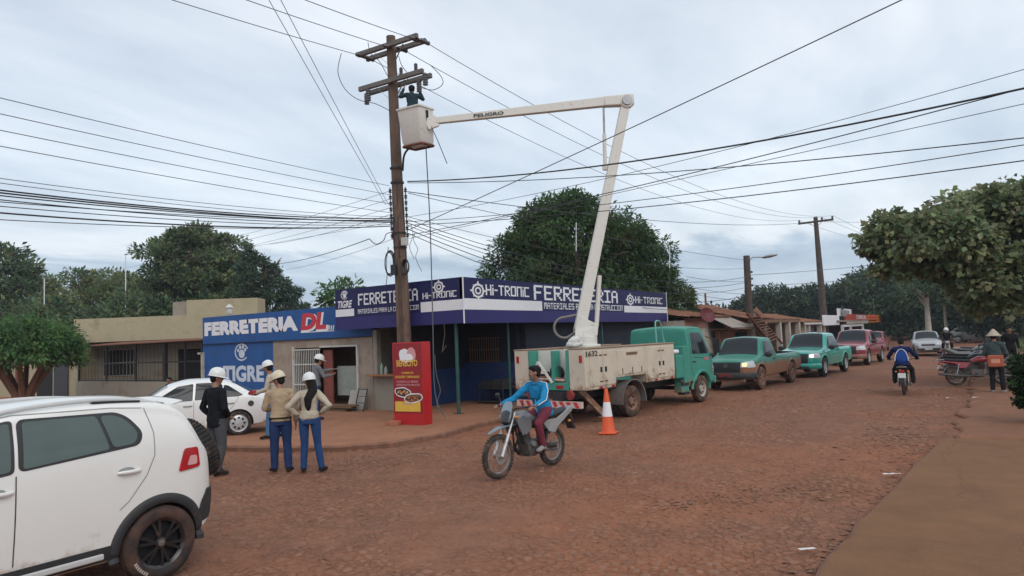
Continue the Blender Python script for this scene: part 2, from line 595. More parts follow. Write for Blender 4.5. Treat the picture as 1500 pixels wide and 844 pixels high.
        col = mix(ramp(noise_at(7.5, 5, 3.0), .60, .72, (0, 0, 0), (.60, .60, .60)), col, flat((0.095, 0.048, 0.034)))
        col = mix(ramp(noise_at(9.0, 5, 31.0), .60, .73, (0, 0, 0), (.50, .50, .50)), col, flat((0.33, 0.195, 0.14)))
        col = mix(ramp(noise_at(26.0, 3, 51.0), .62, .74, (0, 0, 0), (.45, .45, .45)), col, flat((0.36, 0.22, 0.16)))
        inv = N.new('ShaderNodeMath'); inv.operation = 'SUBTRACT'; inv.inputs[0].default_value = 1.0; L.new(cov, inv.inputs[1])
        keep = add(mul(inv.outputs[0], 0.6), 0.22)
        h = add(mul(mul(edge, keep), 1.0), mul(add(mul(mid.outputs['Fac'], 1.5), mul(fine.outputs['Fac'], 0.5)), 0.5))
    else:
        col = mix(0.35, dcol, ramp(big.outputs['Fac'], 0.35, 0.65, [c * 0.7 for c in stone], [c * 1.15 for c in stone]))
        h = add(mul(mid.outputs['Fac'], 0.8), mul(fine.outputs['Fac'], 0.35))
        if cracks:
            for sc_, wd in ((0.42, 0.006), (1.3, 0.004)):
                vo = N.new('ShaderNodeTexVoronoi'); vo.feature = 'DISTANCE_TO_EDGE'; vo.inputs['Scale'].default_value = sc_; L.new(wm.outputs[0], vo.inputs['Vector'])
                k = ramp(vo.outputs['Distance'], wd * .4, wd * 1.6, (1, 1, 1), (0, 0, 0))
                if sc_ > 1: k = mul(k, 0.0)
                cn = N.new('ShaderNodeRGB'); cn.outputs[0].default_value = (0.075, 0.042, 0.028, 1)
                col = mix(mul(mul(k, .42), ramp(mid.outputs['Fac'], .42, .6)), col, cn.outputs[0]); h = add(h, mul(k, -.25))
            spk = N.new('ShaderNodeTexNoise'); spk.inputs['Scale'].default_value = 60; spk.inputs['Detail'].default_value = 2; L.new(tc.outputs['Object'], spk.inputs['Vector'])
            cn = N.new('ShaderNodeRGB'); cn.outputs[0].default_value = (0.30, 0.19, 0.13, 1)
            col = mix(mul(ramp(spk.outputs['Fac'], .62, .72), .5), col, cn.outputs[0])
    if damp:
        # a damp, muddy puddle stain with its own ragged outline (centre x, y, radius x, radius y)
        for (px, py, rx, ry, c) in damp:
            sb = N.new('ShaderNodeVectorMath'); sb.operation = 'SUBTRACT'; sb.inputs[1].default_value = (px, py, 0); L.new(tc.outputs['Object'], sb.inputs[0])
            dv = N.new('ShaderNodeVectorMath'); dv.operation = 'DIVIDE'; dv.inputs[1].default_value = (rx, ry, 1e3); L.new(sb.outputs[0], dv.inputs[0])
            ln = N.new('ShaderNodeVectorMath'); ln.operation = 'LENGTH'; L.new(dv.outputs[0], ln.inputs[0])
            f = add(ln.outputs['Value'], mul(add(mid.outputs['Fac'], -0.5), 1.6))
            k = ramp(f, 0.75, 1.15, (0.85, 0.85, 0.85), (0, 0, 0))
            cn = N.new('ShaderNodeRGB'); cn.outputs[0].default_value = (*c, 1)
            col = mix(k, col, cn.outputs[0])
    if hue:
        cn = N.new('ShaderNodeRGB'); cn.outputs[0].default_value = (*hue, 1); col = mix(1.0, col, cn.outputs[0], 'MULTIPLY')
    L.new(col, b.inputs['Base Color'])
    bp = N.new('ShaderNodeBump'); bp.inputs['Strength'].default_value = 1.0 if cob else 0.5; bp.inputs['Distance'].default_value = 0.02 if cob else 0.02
    L.new(h, bp.inputs['Height']); L.new(bp.outputs[0], b.inputs['Normal'])
    return m

M['ground'] = ground_mat('red_earth', (0.20, 0.10, 0.06), (0.25, 0.115, 0.065), cob=False)
M['road'] = ground_mat('cobbles_with_dirt', (0.218, 0.118, 0.082), (0.25, 0.105, 0.062), cover=0.5, hue=(1.05, .98, .88), worn=[(8.9, 2.6, 1.5, 0.42), (10.0, 3.6, 0.8, 1.2), (9.3, 9.1, 1.2, 0.55), (14.4, 1.4, 1.6, 0.4), (8.2, 8.6, .9, .5)],
                       damp=[(9.9, 1.75, 1.1, 0.55, (0.17, 0.082, 0.045)),  (7.0, 11.6, 0.5, 0.9, (0.11, 0.07, 0.06))])
M['slab'] = ground_mat('pavement_slab', (0.185, 0.105, 0.062), (0.195, 0.102, 0.056), cob=False, rough=0.85, cracks=True, hue=(1.0, .93, .80))
M['forecourt'] = ground_mat('forecourt_slab', (0.29, 0.155, 0.10), (0.31, 0.145, 0.09), cob=False, rough=0.9, cracks=True, hue=(1.04, .98, .88))
M['kerb'] = pm('kerb_stone', (0.22, 0.105, 0.066), 0.95, var=0.3, scale=5, bump=0.5, dirt=(0.14, 0.07, 0.04), damt=0.35, dscale=3)

mb = MB()
mb.add([(-400, -400, -0.06), (700, -400, -0.06), (700, 700, -0.06), (-400, 700, -0.06)], [(0, 1, 2, 3)])
tag(mb.build('ground', M['ground'], ang=None), kind='structure')

# road sheet: a fine grid with real unevenness near the camera
def uneven(x, y):
    return noise.noise(V((x * 0.9, y * 0.9, 0))) * 0.018 + noise.noise(V((x * 2.6, y * 2.6, 5))) * 0.010
xs = np.unique(np.concatenate([np.arange(-12, 2, 1.0), np.arange(2, 20, 0.2), np.arange(20, 46, 0.6), np.arange(46, 141, 4.0)]))
ys = np.unique(np.concatenate([np.arange(-6, 0, 0.6), np.arange(0, 14, 0.2), np.arange(14, 60, 2.0)]))
mb = MB()
nx, ny = len(xs), len(ys)
vs = [(float(x), float(y), uneven(x, y) - 0.012) for x in xs for y in ys]
fs = [(i * ny + j, (i + 1) * ny + j, (i + 1) * ny + j + 1, i * ny + j + 1) for i in range(nx - 1) for j in range(ny - 1)]
mb.add(vs, fs)
tag(mb.build('road', M['road'], ang=None), kind='structure')
for p in bpy.data.objects['road'].data.polygons: p.use_smooth = True

def slab(name, poly, z, edge_mat, top_mat, ragged=0.05, z0=-0.05, step=0.25):
    pts = []
    n = len(poly)
    for i in range(n):
        a, b = V((*poly[i], 0)), V((*poly[(i + 1) % n], 0))
        L_ = (b - a).length
        k = max(1, min(int(L_ / step), 120))
        for j in range(k):
            p = a.lerp(b, j / k)
            nn = V((-(b - a).y, (b - a).x, 0)).normalized()
            p = p + nn * (noise.noise(p * 1.7) * ragged + noise.noise(p * 6) * ragged * 0.5)
            pts.append(p)
    m_ = MB()
    k = len(pts)
    top = [(p.x, p.y, z) for p in pts]
    out = []
    for i, p in enumerate(pts):
        d = (pts[(i + 1) % k] - pts[i - 1])
        nn = V((d.y, -d.x, 0)).normalized()
        out.append((p.x + nn.x * 0.05, p.y + nn.y * 0.05, z - 0.035 + noise.noise(p * 5) * 0.02))
    bot = [(o[0] + 0.02, o[1], z0) for o in out]
    m_.add(top, [tuple(range(k))], 0)
    m_.add(top + out, [(i, k + i, k + (i + 1) % k, (i + 1) % k) for i in range(k)], 1)
    m_.add(out + bot, [(i, k + i, k + (i + 1) % k, (i + 1) % k) for i in range(k)], 1)
    return tag(m_.build(name, [top_mat, edge_mat], ang=40), kind='structure')

slab('pavement_right', [(-8, 1.25), (6.4, 1.2), (10.7, 0.9), (14.0, 0.55), (14.3, -4.5), (-8, -4.5)][::-1], 0.09, M['kerb'], M['slab'])
slab('forecourt', [(8.3, 52), (8.55, 14), (8.9, 12.4), (9.5, 10.7), (10.4, 9.95), (11.6, 9.8), (13.4, 10.05), (30, 10.0), (95, 9.2), (95, 52)], 0.11, M['kerb'], M['forecourt'], ragged=0.06)
slab('verge', [(14.5, 0.35), (20, 0.25), (40, -0.1), (95, -2.5), (95, -14), (14.5, -14)][::-1], 0.05, M['ground'], M['ground'], ragged=0.25)

# loose stones, clods and grit along the kerbs and in the worn patches: nobody could count them
mb = MB()
rnd = random.Random(3)
def stone(x, y, s, z=0.0):
    pts = []
    q = [(rnd.uniform(0.6, 1.2)) for _ in range(6)]
    vs = [(x + s * q[i] * math.cos(i * PI / 3), y + s * q[i] * math.sin(i * PI / 3), z) for i in range(6)]
    vs += [(x + 0.6 * s * q[i] * math.cos(i * PI / 3), y + 0.6 * s * q[i] * math.sin(i * PI / 3), z + s * rnd.uniform(0.12, 0.3)) for i in range(6)]
    mb.add(vs, [(i, (i + 1) % 6, 6 + (i + 1) % 6, 6 + i) for i in range(6)] + [tuple(range(6, 12))], rnd.choice((0, 0, 0, 1)))
for _ in range(420):
    x = rnd.uniform(4, 15); stone(x, 1.25 - (x - 6.4) * 0.075 + abs(rnd.gauss(0, 0.16)), rnd.uniform(0.008, 0.032))
for _ in range(300):
    a = rnd.random(); b = rnd.gauss(0, 0.3)
    stone(10.0 - a * 2.2 + b * 0.4, 1.7 + a * 1.6 + b, rnd.uniform(0.008, 0.03))
for _ in range(500):
    stone(rnd.gauss(9.2, 0.7), rnd.gauss(9.2, 0.45), rnd.uniform(0.008, 0.03))
for _ in range(360):
    x = rnd.uniform(10, 26); stone(x, 9.75 - abs(rnd.gauss(0, 0.15)), rnd.uniform(0.01, 0.035))
for _ in range(260):
    stone(rnd.gauss(14.6, 0.9), rnd.gauss(1.3, 0.35), rnd.uniform(0.01, 0.05))
for _ in range(300):
    stone(rnd.uniform(3.5, 24), rnd.uniform(1.5, 9.5), rnd.uniform(0.006, 0.018))
tag(mb.build('loose_stones', [M['kerb'], pm('pale_stone', (0.20, 0.115, 0.078), 0.95, var=0.2)], ang=None),
    'loose stones and red clods scattered along the kerbs and worn patches of the road', 'loose stones', kind='stuff')

# worn tops of the cobbles standing out of the packed earth (nobody could count them)
def cobbles():
    rg = random.Random(12); vs, fs, tn = [], [], []
    sp = 0.135
    def patch_(x0, x1, y0, y1, sp, keep):
        for i in range(int((x1 - x0) / sp)):
            for j in range(int((y1 - y0) / sp)):
                x = x0 + (i + (.5 if j % 2 else 0)) * sp + rg.uniform(-.35, .35) * sp; y = y0 + j * sp + rg.uniform(-.35, .35) * sp
                if y < 1.35 - (x - 6.4) * .08: continue
                if y > 9.5 and x > 8.3 and (x > 10.2 or y > 12.6 - (x - 8.6) * 1.7): continue
                n_ = noise.noise(V((x * .55, y * .55, 2))) + .5 * noise.noise(V((x * 1.7, y * 1.7, 8)))
                if rg.random() > keep - n_ * .9: continue
                r_ = sp * rg.uniform(.28, .52); h = rg.uniform(.004, .016) - max(0, n_) * .006; z = uneven(x, y) - .012
                a0 = rg.uniform(0, 6.28); k = 7; b = len(vs); el = rg.uniform(.65, 1.0); tx, ty = rg.uniform(-.12, .12), rg.uniform(-.12, .12)
                rr = [r_ * rg.uniform(.78, 1.15) for _ in range(k)]
                for sc_, zz in ((1.0, -.004), (.86, h * .75), (.5, h)):
                    for q in range(k):
                        an = 2 * PI * q / k; dx, dy = rr[q] * sc_ * math.cos(an), rr[q] * sc_ * el * math.sin(an)
                        vx, vy = dx * math.cos(a0) - dy * math.sin(a0), dx * math.sin(a0) + dy * math.cos(a0)
                        vs.append((x + vx, y + vy, z + zz + vx * tx + vy * ty))
                f = [(b + q, b + (q + 1) % k, b + k + (q + 1) % k, b + k + q) for q in range(k)] + [(b + k + q, b + k + (q + 1) % k, b + 2 * k + (q + 1) % k, b + 2 * k + q) for q in range(k)] + [tuple(b + 2 * k + q for q in range(k))]
                fs.extend(f); t_ = rg.uniform(.8, 1.22); tn.extend([t_] * len(f))
    patch_(1.5, 13, 1.2, 10, .125, .62); patch_(13, 26, .6, 9.4, .16, .55); patch_(3.0, 10.4, 9.4, 15, .135, .5)
    me = bpy.data.meshes.new('cobblestones'); me.from_pydata(vs, [], fs)
    at = me.attributes.new('tint', 'FLOAT_COLOR', 'FACE'); at.data.foreach_set('color', np.repeat(np.array(tn, dtype=np.float32), 4))
    me.materials.append(pm('cobble_top', (0.22, 0.118, 0.077), .9, var=.3, scale=1.1, tint=True, dirt=(0.25, 0.108, 0.062), damt=.75, dscale=1.3, spec=.25, bump=.3, bscale=35))
    o = bpy.data.objects.new('cobblestones', me); COL.objects.link(o)
    for p in me.polygons: p.use_smooth = True
    tag(o, 'worn reddish cobbles standing out of the packed earth of the road', 'cobblestones', kind='stuff')
cobbles()

# litter
def paper(label, x, y, w, l, rz, z, name='paper_scrap', cat='litter'):
    t_ = MB()
    n = 5
    vs = [((i / n - 0.5) * l, (j / 2 - 0.5) * w, 0.012 + 0.012 * noise.noise(V((i, j * 2.0, x)))) for i in range(n + 1) for j in range(3)]
    t_.add(vs, [(i * 3 + j, i * 3 + 3 + j, i * 3 + 4 + j, i * 3 + 1 + j) for i in range(n) for j in range(2)])
    o = t_.build(name, M['cloth_white'], ang=60)
    o.location = (x, y, z); o.rotation_euler = (0, 0, rz)
    tag(o, label, cat)
g = gnd(1317, 699)
paper('long white scrap of litter lying at the edge of the right pavement', g.x, g.y + 0.08, 0.06, 0.24, R(-58), 0.03)
g = gnd(1431, 586)
paper('small white scrap on the red verge in front of the parked red motorcycle', g.x, g.y, 0.12, 0.22, R(-70), 0.06)
g = gnd(1390, 585)
paper('tiny white scrap at the road edge left of the scrap by the parked motorcycle', g.x, g.y, 0.08, 0.14, R(-70), 0.03)
g = gnd(1203, 813)
paper('pale wrapper scrap lying at the foot of the right pavement kerb nearest the camera', g.x, g.y + .12, 0.05, 0.16, R(-50), 0.03)
# ================================================================== corner hardware store with the navy fascia
st = thing('hardware_store', 'corner hardware shop with blue porch walls under the long navy fascia sign', 'shop', (17, 13, 0))
mb = MB()   # walls
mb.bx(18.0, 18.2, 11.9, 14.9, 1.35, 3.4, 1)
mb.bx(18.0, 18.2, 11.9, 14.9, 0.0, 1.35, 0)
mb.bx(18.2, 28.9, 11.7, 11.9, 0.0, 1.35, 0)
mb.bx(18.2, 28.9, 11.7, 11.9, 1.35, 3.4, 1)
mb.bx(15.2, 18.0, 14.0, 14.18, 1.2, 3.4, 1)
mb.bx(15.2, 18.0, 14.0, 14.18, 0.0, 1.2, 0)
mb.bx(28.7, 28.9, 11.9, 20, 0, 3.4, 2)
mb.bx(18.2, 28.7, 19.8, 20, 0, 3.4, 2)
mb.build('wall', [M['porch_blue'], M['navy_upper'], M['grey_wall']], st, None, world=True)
mb = MB()
mb.bx(15.0, 15.18, 14.0, 15.14, 0.0, 1.12, 0)
mb.bx(15.0, 15.18, 14.98, 15.14, 1.12, 2.5, 0)
mb.build('kiosk_front', [M['grey_wall']], st, None, world=True)
mb = MB(); mb.bx(14.72, 15.2, 14.0, 15.2, 1.122, 1.17)
mb.build('counter', [M['orange_wood']], st, None, bev=0.006, world=True)
mb = MB()
mb.bx(14.7, 28.9, 11.4, 16.15, 3.42, 3.55)
mb.bx(18.0, 28.9, 16.15, 20, 3.42, 3.55)
mb.build('roof', [M['concrete']], st, None, world=True)
mb = MB()
for (a, b, c) in ((15, 15.6, 0), (16.4, 15.6, 0)):
    pass
def barred_window(parent, fr, x0, x1, y0, y1, nb, name='window', frame_m=None, bar_m=None):
    w_ = MB()
    rect(w_, fr, x0, x1, y0, y1, 0.012, 0)
    w_.build(name, [M['dark_gap']], parent, None, world=True)
    b_ = MB()
    for i in range(nb):
        x = x0 + (x1 - x0) * (i + 0.5) / nb
        b_.cyl(fr(x, y0 - 0.02, 0.05), fr(x, y1 + 0.02, 0.05), 0.011, n=6)
    for y in (y0, y1, (y0 + y1) / 2):
        b_.cyl(fr(x0 - 0.03, y, 0.05), fr(x1 + 0.03, y, 0.05), 0.012, n=6)
    b_.build('window_bars', [bar_m or M['white_metal']], parent, None, world=True)
barred_window(st, frame((18, 14.9, 0), (0, -1, 0), (0, 0, 1)), 1.15, 2.35, 1.38, 2.12, 13, bar_m=M['wood_brown'])
for (x, y, r) in ((14.78, 11.75, 0.05), (17.1, 11.62, 0.035), (23.0, 11.45, 0.04)):
    mb = MB()
    mb.tube([(x, y, 0.1), (x, y, 1.2), (x, y, 2.55)], r, 12)
    mb.bx(x - .1, x + .1, y - .1, y + .1, 0.1, 0.125)
    mb.build('post', [M['green_post']], st, 40, world=True)
mb = MB()
mb.bx(17.93, 17.995, 14.40, 14.62, 1.17, 1.5)
mb.bx(17.92, 17.93, 14.46, 14.56, 1.34, 1.44, 1)
mb.build('meter_box', [pm('meter_box', (0.4, 0.38, 0.3), 0.6), M['dark_gap']], st, None, bev=0.008, world=True)
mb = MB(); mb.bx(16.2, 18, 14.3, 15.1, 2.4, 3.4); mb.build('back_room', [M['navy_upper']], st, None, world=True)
mb = MB()
mb.tube([(16.0, 13.2, 3.4), (16.0, 13.15, 2.3), (15.95, 13.2, 1.9), (16.02, 13.3, 1.75), (16.05, 13.15, 1.95)], 0.012, 6)
mb.build('hanging_wire', [M['white_metal']], st, 60, world=True)
# goods seen in the kiosk opening
for (y, z, h, c, lab) in ((14.75, 1.17, 0.34, (0.25, 0.32, 0.26), 'pale green bottle standing on the orange kiosk counter'), (14.58, 1.17, 0.24, (0.3, 0.3, 0.26), 'short clouded bottle beside the pale green bottle on the kiosk counter')):
    mb = MB()
    mb.lathe([(0.001, 0), (0.05, 0.0), (0.052, h * 0.6), (0.045, h * 0.72), (0.02, h * 0.85), (0.02, h * 0.97), (0.001, h)], (14.95, y, z), (0, 0, 1), 12)
    tag(mb.build('bottle', [pm('bottle', c, 0.2)], None, 50), lab, 'bottle')
# clutter in the shaded porch
mb = MB()
mb.bx(17.2, 17.9, 11.95, 12.9, 0.55, 0.6); mb.bx(17.2, 17.9, 11.95, 12.9, 0.15, 0.2)
for x in (17.23, 17.87):
    for y in (11.98, 12.87):
        mb.bx(x - .02, x + .02, y - .02, y + .02, 0.11, 0.72)
mb.bx(17.25, 17.85, 12.0, 12.4, 0.6, 0.85, 0); mb.bx(17.3, 17.8, 12.45, 12.85, 0.6, 0.8, 0)
tag(mb.build('stock_rack', [M['black_metal']], None, None, bev=0.01), 'low dark rack of stock standing in the shaded porch of the corner shop', 'rack')

# ---- fascia sign
fs_ = thing('fascia_sign', 'long navy and white shop fascia wrapping the corner above the porch', 'shop sign', (14.5, 11.24, 2.54))
YL, ZB, ZT = 16.19, 2.54, 3.77
mb = MB()
mb.bx(14.5, 14.62, 11.25, YL, ZB, ZT, 0)
mb.bx(14.5, 29.05, 11.24, 11.36, ZB - .01, ZT, 0)
mb.build('panel', [M['sign_navy']], fs_, None, world=True)
LF = frame((14.5, YL, ZB), (0, -1, 0), (0, 0, 1))       # left face, runs from its far end to the corner (length 4.95)
RF = frame((14.5, 11.24, ZB), (1, 0, 0), (0, 0, 1))      # right face, length 14.55
LW, RW = YL - 11.24, 14.55
mb = MB()
rect(mb, LF, 0.0, LW - 0.01, 0.0, 0.36, 0.004, 1); rect(mb, RF, 0.01, RW, 0.0, 0.36, 0.004, 1)
rect(mb, LF, 0.02, 0.82, 0.40, 0.62, 0.008, 0)           # short white bar under the paw
rect(mb, LF, 3.45, LW - 0.003, 0.36, 0.64, 0.008, 0)
rect(mb, RF, 0.003, 4.0, 0.36, 0.66, 0.008, 0)
rect(mb, RF, 10.1, RW, 0.36, 0.62, 0.008, 0)
mb.build('white_band', [M['sign_white'], M['sign_violet']], fs_, None, world=True)
mb = MB()
bits_text(mb, 'FERRETERIA', LF, 1.0, 0.70, 0.34, 2.35)
bits_text(mb, 'MATERIALES PARA LA CONSTRUCCION', LF, 0.98, 0.45, 0.13, 2.4, fat=0.2)
bits_text(mb, 'Hi-TRONiC', LF, 3.53, 0.72, 0.17, 1.2)
font_text(mb, 'TIGRE', LF, 0.12, 0.66, 0.22, 0.62, bold=0.03, shear=0.25)
bits_text(mb, 'Hi-TRONiC', RF, 1.02, 0.77, 0.30, 2.25)
bits_text(mb, 'FERRETERIA', RF, 3.55, 0.70, 0.46, 6.0)
bits_text(mb, 'MATERIALES PARA LA CONSTRUCCION', RF, 4.12, 0.42, 0.2, 5.85, fat=0.2)
bits_text(mb, 'Hi-TRONiC', RF, 11.2, 0.74, 0.27, 2.9)
mb.build('lettering', [M['sign_white']], fs_, None, world=True)
mb = MB()
def target_logo(fr, x, y, rx, ry):
    disc(mb, fr, x, y, rx, ry, 0.006, 0, 28, 0.72)
    disc(mb, fr, x, y, rx * 0.52, ry * 0.52, 0.006, 0, 20, 0.55)
    for k in range(4):
        a = k * PI / 2
        dx, dy = math.cos(a), math.sin(a)
        p = [(0.8, -0.16), (1.3, -0.10), (1.3, 0.10), (0.8, 0.16)]
        mb.add([fr(x + rx * (q * dx - r_ * dy), y + ry * (q * dy + r_ * dx), 0.009) for q, r_ in p], [(0, 1, 2, 3)], 0)
        a += PI / 4
        dx, dy = math.cos(a), math.sin(a)
        mb.add([fr(x + rx * (q * dx - r_ * dy), y + ry * (q * dy + r_ * dx), 0.009) for q, r_ in ((0.86, -0.1), (1.14, -0.06), (1.14, 0.06), (0.86, 0.1))], [(0, 1, 2, 3)], 0)
def paw_logo(fr, x, y, s, m=0, sy=1.0):
    """a tiger paw: pad, four toes, broken ring"""
    disc(mb, fr, x, y, 0.62 * s, 0.62 * s * sy, 0.006, m, 30, 0.84, 20, 320)
    disc(mb, fr, x + 0.02 * s, y - 0.12 * s * sy, 0.27 * s, 0.30 * s * sy, 0.007, m, 18)
    for (dx, dy, r_) in ((-0.30, 0.12, 0.095), (-0.12, 0.34, 0.105), (0.13, 0.36, 0.105), (0.33, 0.16, 0.095)):
        disc(mb, fr, x + dx * s, y + dy * s * sy, r_ * s, r_ * 1.35 * s * sy, 0.007, m, 12)
for q_ in ((LF, 4.12, 1.02, 0.17, 0.15), (RF, 0.66, 0.88, 0.28, 0.2), (RF, 10.72, 0.86, 0.33, 0.2), None):
    mb = MB()
    if q_: target_logo(*q_)
    else: paw_logo(LF, 0.42, 1.05, 0.25, 0, 0.85)
    mb.build('emblem', [M['sign_white']], fs_, None, world=True)
mb = MB()
mb.bx(29.052, 29.09, 11.22, 11.37, ZB - .02, ZT + .02)
mb.bx(14.47, 14.498, 11.215, 11.24, ZB - .01, ZT + .01)
mb.build('edge_trim', [M['sign_white']], fs_, None, world=True)

# ================================================================== blue painted wall shop
dl = thing('blue_shop', 'low blue painted shop wall with big white and red letters', 'shop', (15, 19.5, 0))
mb = MB()
Y0, Y1, YM = 15.16, 23.97, 19.86
mb.bx(15.0, 15.2, Y0, Y1, 2.31, 3.31, 0)
mb.bx(15.0, 15.2, YM, Y1, 0, 2.31, 0)
mb.bx(15.0, 15.2, 18.75, YM, 0, 2.31, 1)
mb.bx(15.0, 15.2, Y0, 15.8, 0, 2.31, 1)
mb.bx(15.0, 15.2, 15.8, 18.75, 2.04, 2.31, 1)
mb.bx(15.2, 22, Y1 - .2, Y1, 0, 3.3, 2)
mb.bx(15.2, 18, Y0 , Y0 + .15, 0, 3.3, 2)
mb.bx(18.2, 22, Y0 + 1.2, Y0 + 1.35, 0, 3.3, 2)
mb.bx(17.6, 17.75, Y0 + .15, Y1 - .2, 0, 3.2, 3)
mb.bx(15.2, 22, Y0 + .15, Y1 - .2, 3.05, 3.15, 2)
mb.build('wall', [M['blue_wall'], M['bare_plaster'], M['grey_wall'], M['wood_brown']], dl, None, world=True)
DF = frame((15.0, Y1, 0), (0, -1, 0), (0, 0, 1))
mb = MB()
font_text(mb, 'FERRETERIA', DF, 0.12, 2.62, 0.50, 5.30, bold=0.07)
mb.build('lettering', [M['sign_white']], dl, None, world=True)
mb = MB()
font_text(mb, 'DL', DF, 5.56, 2.56, 0.60, 1.34, t=0.005, bold=0.09, shear=0.15, m=1)
font_text(mb, 'DL', DF, 5.55, 2.62, 0.55, 1.25, t=0.010, bold=0.06, shear=0.15, m=0)
for i in range(3):
    mb.add([DF(a, b, 0.008) for a, b in ((6.88 + i * .10, 2.58), (6.93 + i * .10, 2.58), (6.96 + i * .10, 2.72), (6.91 + i * .10, 2.72))], [(0, 1, 2, 3)], 1)
mb.add([DF(a, b, 0.007) for a, b in ((5.55, 2.535), (7.15, 2.535), (7.15, 2.56), (5.55, 2.56))], [(0, 1, 2, 3)], 1)
mb.build('red_lettering', [M['letter_red'], M['sign_white']], dl, None, world=True)
mb = MB()
font_text(mb, 'TIGRE', DF, 1.25, 0.93, 0.58, 2.35, bold=0.045)
mb.build('emblem_lettering', [pm('faded_white', (0.55, 0.62, 0.70), 0.7, var=0.15, scale=4)], dl, None, world=True)
mb = MB()
paw_logo(DF, 2.36, 1.98, 0.64, 0, 0.78)
mb.build('emblem', [pm('faded_white', (0.55, 0.62, 0.70), 0.7, var=0.15, scale=4)], dl, None, world=True)
mb = MB()
mb.bx(14.94, 14.998, Y0, Y1, 2.30, 2.325)
mb.build('ledge', [M['navy_upper']], dl, None, world=True)
# gate with white bars, standing open on the right
gt = MB()
for i in range(15):
    y = 18.7 - i * (18.7 - 17.5) / 14
    gt.cyl((14.96, y, 0.14), (14.96, y, 2.0), 0.012, n=6)
for z in (0.2, 0.85, 1.5, 1.98):
    gt.bx(14.94, 14.98, 17.46, 18.74, z - .02, z + .02)
gt.build('gate', [M['white_metal']], dl, None, world=True)
mb = MB()
mb.bx(14.93, 14.99, 15.74, 15.8, 0.11, 2.08); mb.bx(14.93, 14.99, 15.8, 17.46, 2.03, 2.08); mb.bx(14.93, 14.99, 18.74, 18.8, 0.11, 2.08)
mb.build('gate_frame', [M['white_metal']], dl, None, world=True)
mb = MB(); mb.bx(15.05, 15.1, 17.0, 17.42, 0.11, 1.95); mb.build('door_leaf', [pm('red_door', (0.2, 0.05, 0.035), 0.7, var=0.2)], dl, None, world=True)
mb = MB(); mb.bx(15.25, 15.29, 15.85, 17.0, 0.5, 1.42); mb.build('counter_panel', [pm('pale_panel', (0.28, 0.31, 0.27), 0.5, var=0.15)], dl, None, world=True)
mb = MB(); mb.bx(14.9, 14.998, Y1 - .1, Y1 - .02, 0.9, 2.0); mb.bx(14.9, 14.998, Y1 - .1, Y1 + .2, 1.95, 2.02); mb.build('downpipe', [M['whitewash']], dl, None, world=True)
# roof tank lantern
ln = thing('roof_lantern', 'small white lantern on a post above the blue wall', 'lantern', (15.6, 23.2, 3.15))
mb = MB()
mb.cyl((0, 0, 0), (0, 0, 0.25), 0.03, n=8); mb.lathe([(0.01, 0.25), (0.1, 0.27), (0.12, 0.45), (0.06, 0.55), (0.01, 0.6)], (0, 0, 0), (0, 0, 1), 12)
mb.build('lantern_body', [M['white_metal']], ln)
mb = MB(); mb.lathe([(0.16, 0.5), (0.09, 0.58), (0.01, 0.64)], (0, 0, 0), (0, 0, 1), 12); mb.build('lantern_cap', [M['white_metal']], ln)
# planks, leaning boards, crate
for i in range(4):
    mb = MB(); mb.bx(-1.15, 1.15, -0.09, 0.09, 0, 0.05)
    o = mb.build('plank', [M['wood_brown']], None, None, bev=0.004)
    o.location = (14.5 - i * 0.03, 16.85 - 0.12 * i, 0.11 + 0.052 * i); o.rotation_euler = (0, 0, R(90 + (-3, 2, -1, 4)[i]))
    tag(o, ['bottom plank of the stack under the open shutter of the blue shop', 'second plank up in the stack under the open shutter',
            'third plank up in the stack under the open shutter', 'top plank of the stack under the open shutter, lying slightly askew'][i], 'plank', 'planks stacked at the shutter opening')
mb = MB(); mb.bx(-.02, .02, -.33, .33, 0, 0.62)
o = mb.build('board', [pm('pale_board', (0.34, 0.31, 0.28), 0.8, var=0.2)], None, None, bev=0.004)
o.location = (14.62, 15.55, 0.11); o.rotation_euler = (0, R(18), R(4)); tag(o, 'pale square board leaning on the plastered wall right of the shutter', 'board')
mb = MB()
for y in (-.2, .2): mb.bx(-.012, .012, y - .012, y + .012, 0, 0.68)
for z in (0.05, 0.25, 0.45, 0.66): mb.bx(-.01, .01, -.19, .19, z - .01, z + .01)
o = mb.build('wire_rack', [M['black_metal']], None, None)
o.location = (14.52, 15.3, 0.11); o.rotation_euler = (0, R(15), R(-6)); tag(o, 'thin dark wire rack leaning in front of the pale square board', 'rack')

# ================================================================== beige house with a caged front yard
bh = thing('beige_house', 'flat roofed beige house with a deep parapet behind a caged yard', 'house', (17, 32, 0))
A, B = V((16.2, 36.6, 0)), V((21.5, 29.6, 0))
d = (B - A).normalized()
nB = V((d.y, -d.x, 0))
if nB.dot(CAM - A) < 0: nB = -nB
BF = frame(A, d, (0, 0, 1))
Lb = (B - A).length
def bprism(m_, x0, x1, y0, y1, t0, t1, mi=0):
    m_.prism([(x0, y0), (x1, y0), (x1, y1), (x0, y1)], BF, t0, t1, mi)
mb = MB()
sg = 1 if (BF(0, 0, 1) - BF(0, 0, 0)).dot(nB) > 0 else -1
bprism(mb, 0, Lb, 2.7, 3.86, -0.15 * sg, 0.15 * sg)
bprism(mb, 0.3, Lb, 0, 2.7, -1.4 * sg, -1.2 * sg, 1)
bprism(mb, 0, 0.35, 0, 2.7, -1.2 * sg, 0.1 * sg)
bprism(mb, 5.35, Lb, 3.86, 4.6, -1.2 * sg, 0.1 * sg)
bprism(mb, 4.6, 5.35, 3.86, 4.55, -1.2 * sg, -0.1 * sg, 1)
bprism(mb, 0, 0.15, 2.7, 3.8, -6 * sg, -0.15 * sg)
bprism(mb, 0, Lb, 2.68, 2.74, -6 * sg, -0.15 * sg, 1)
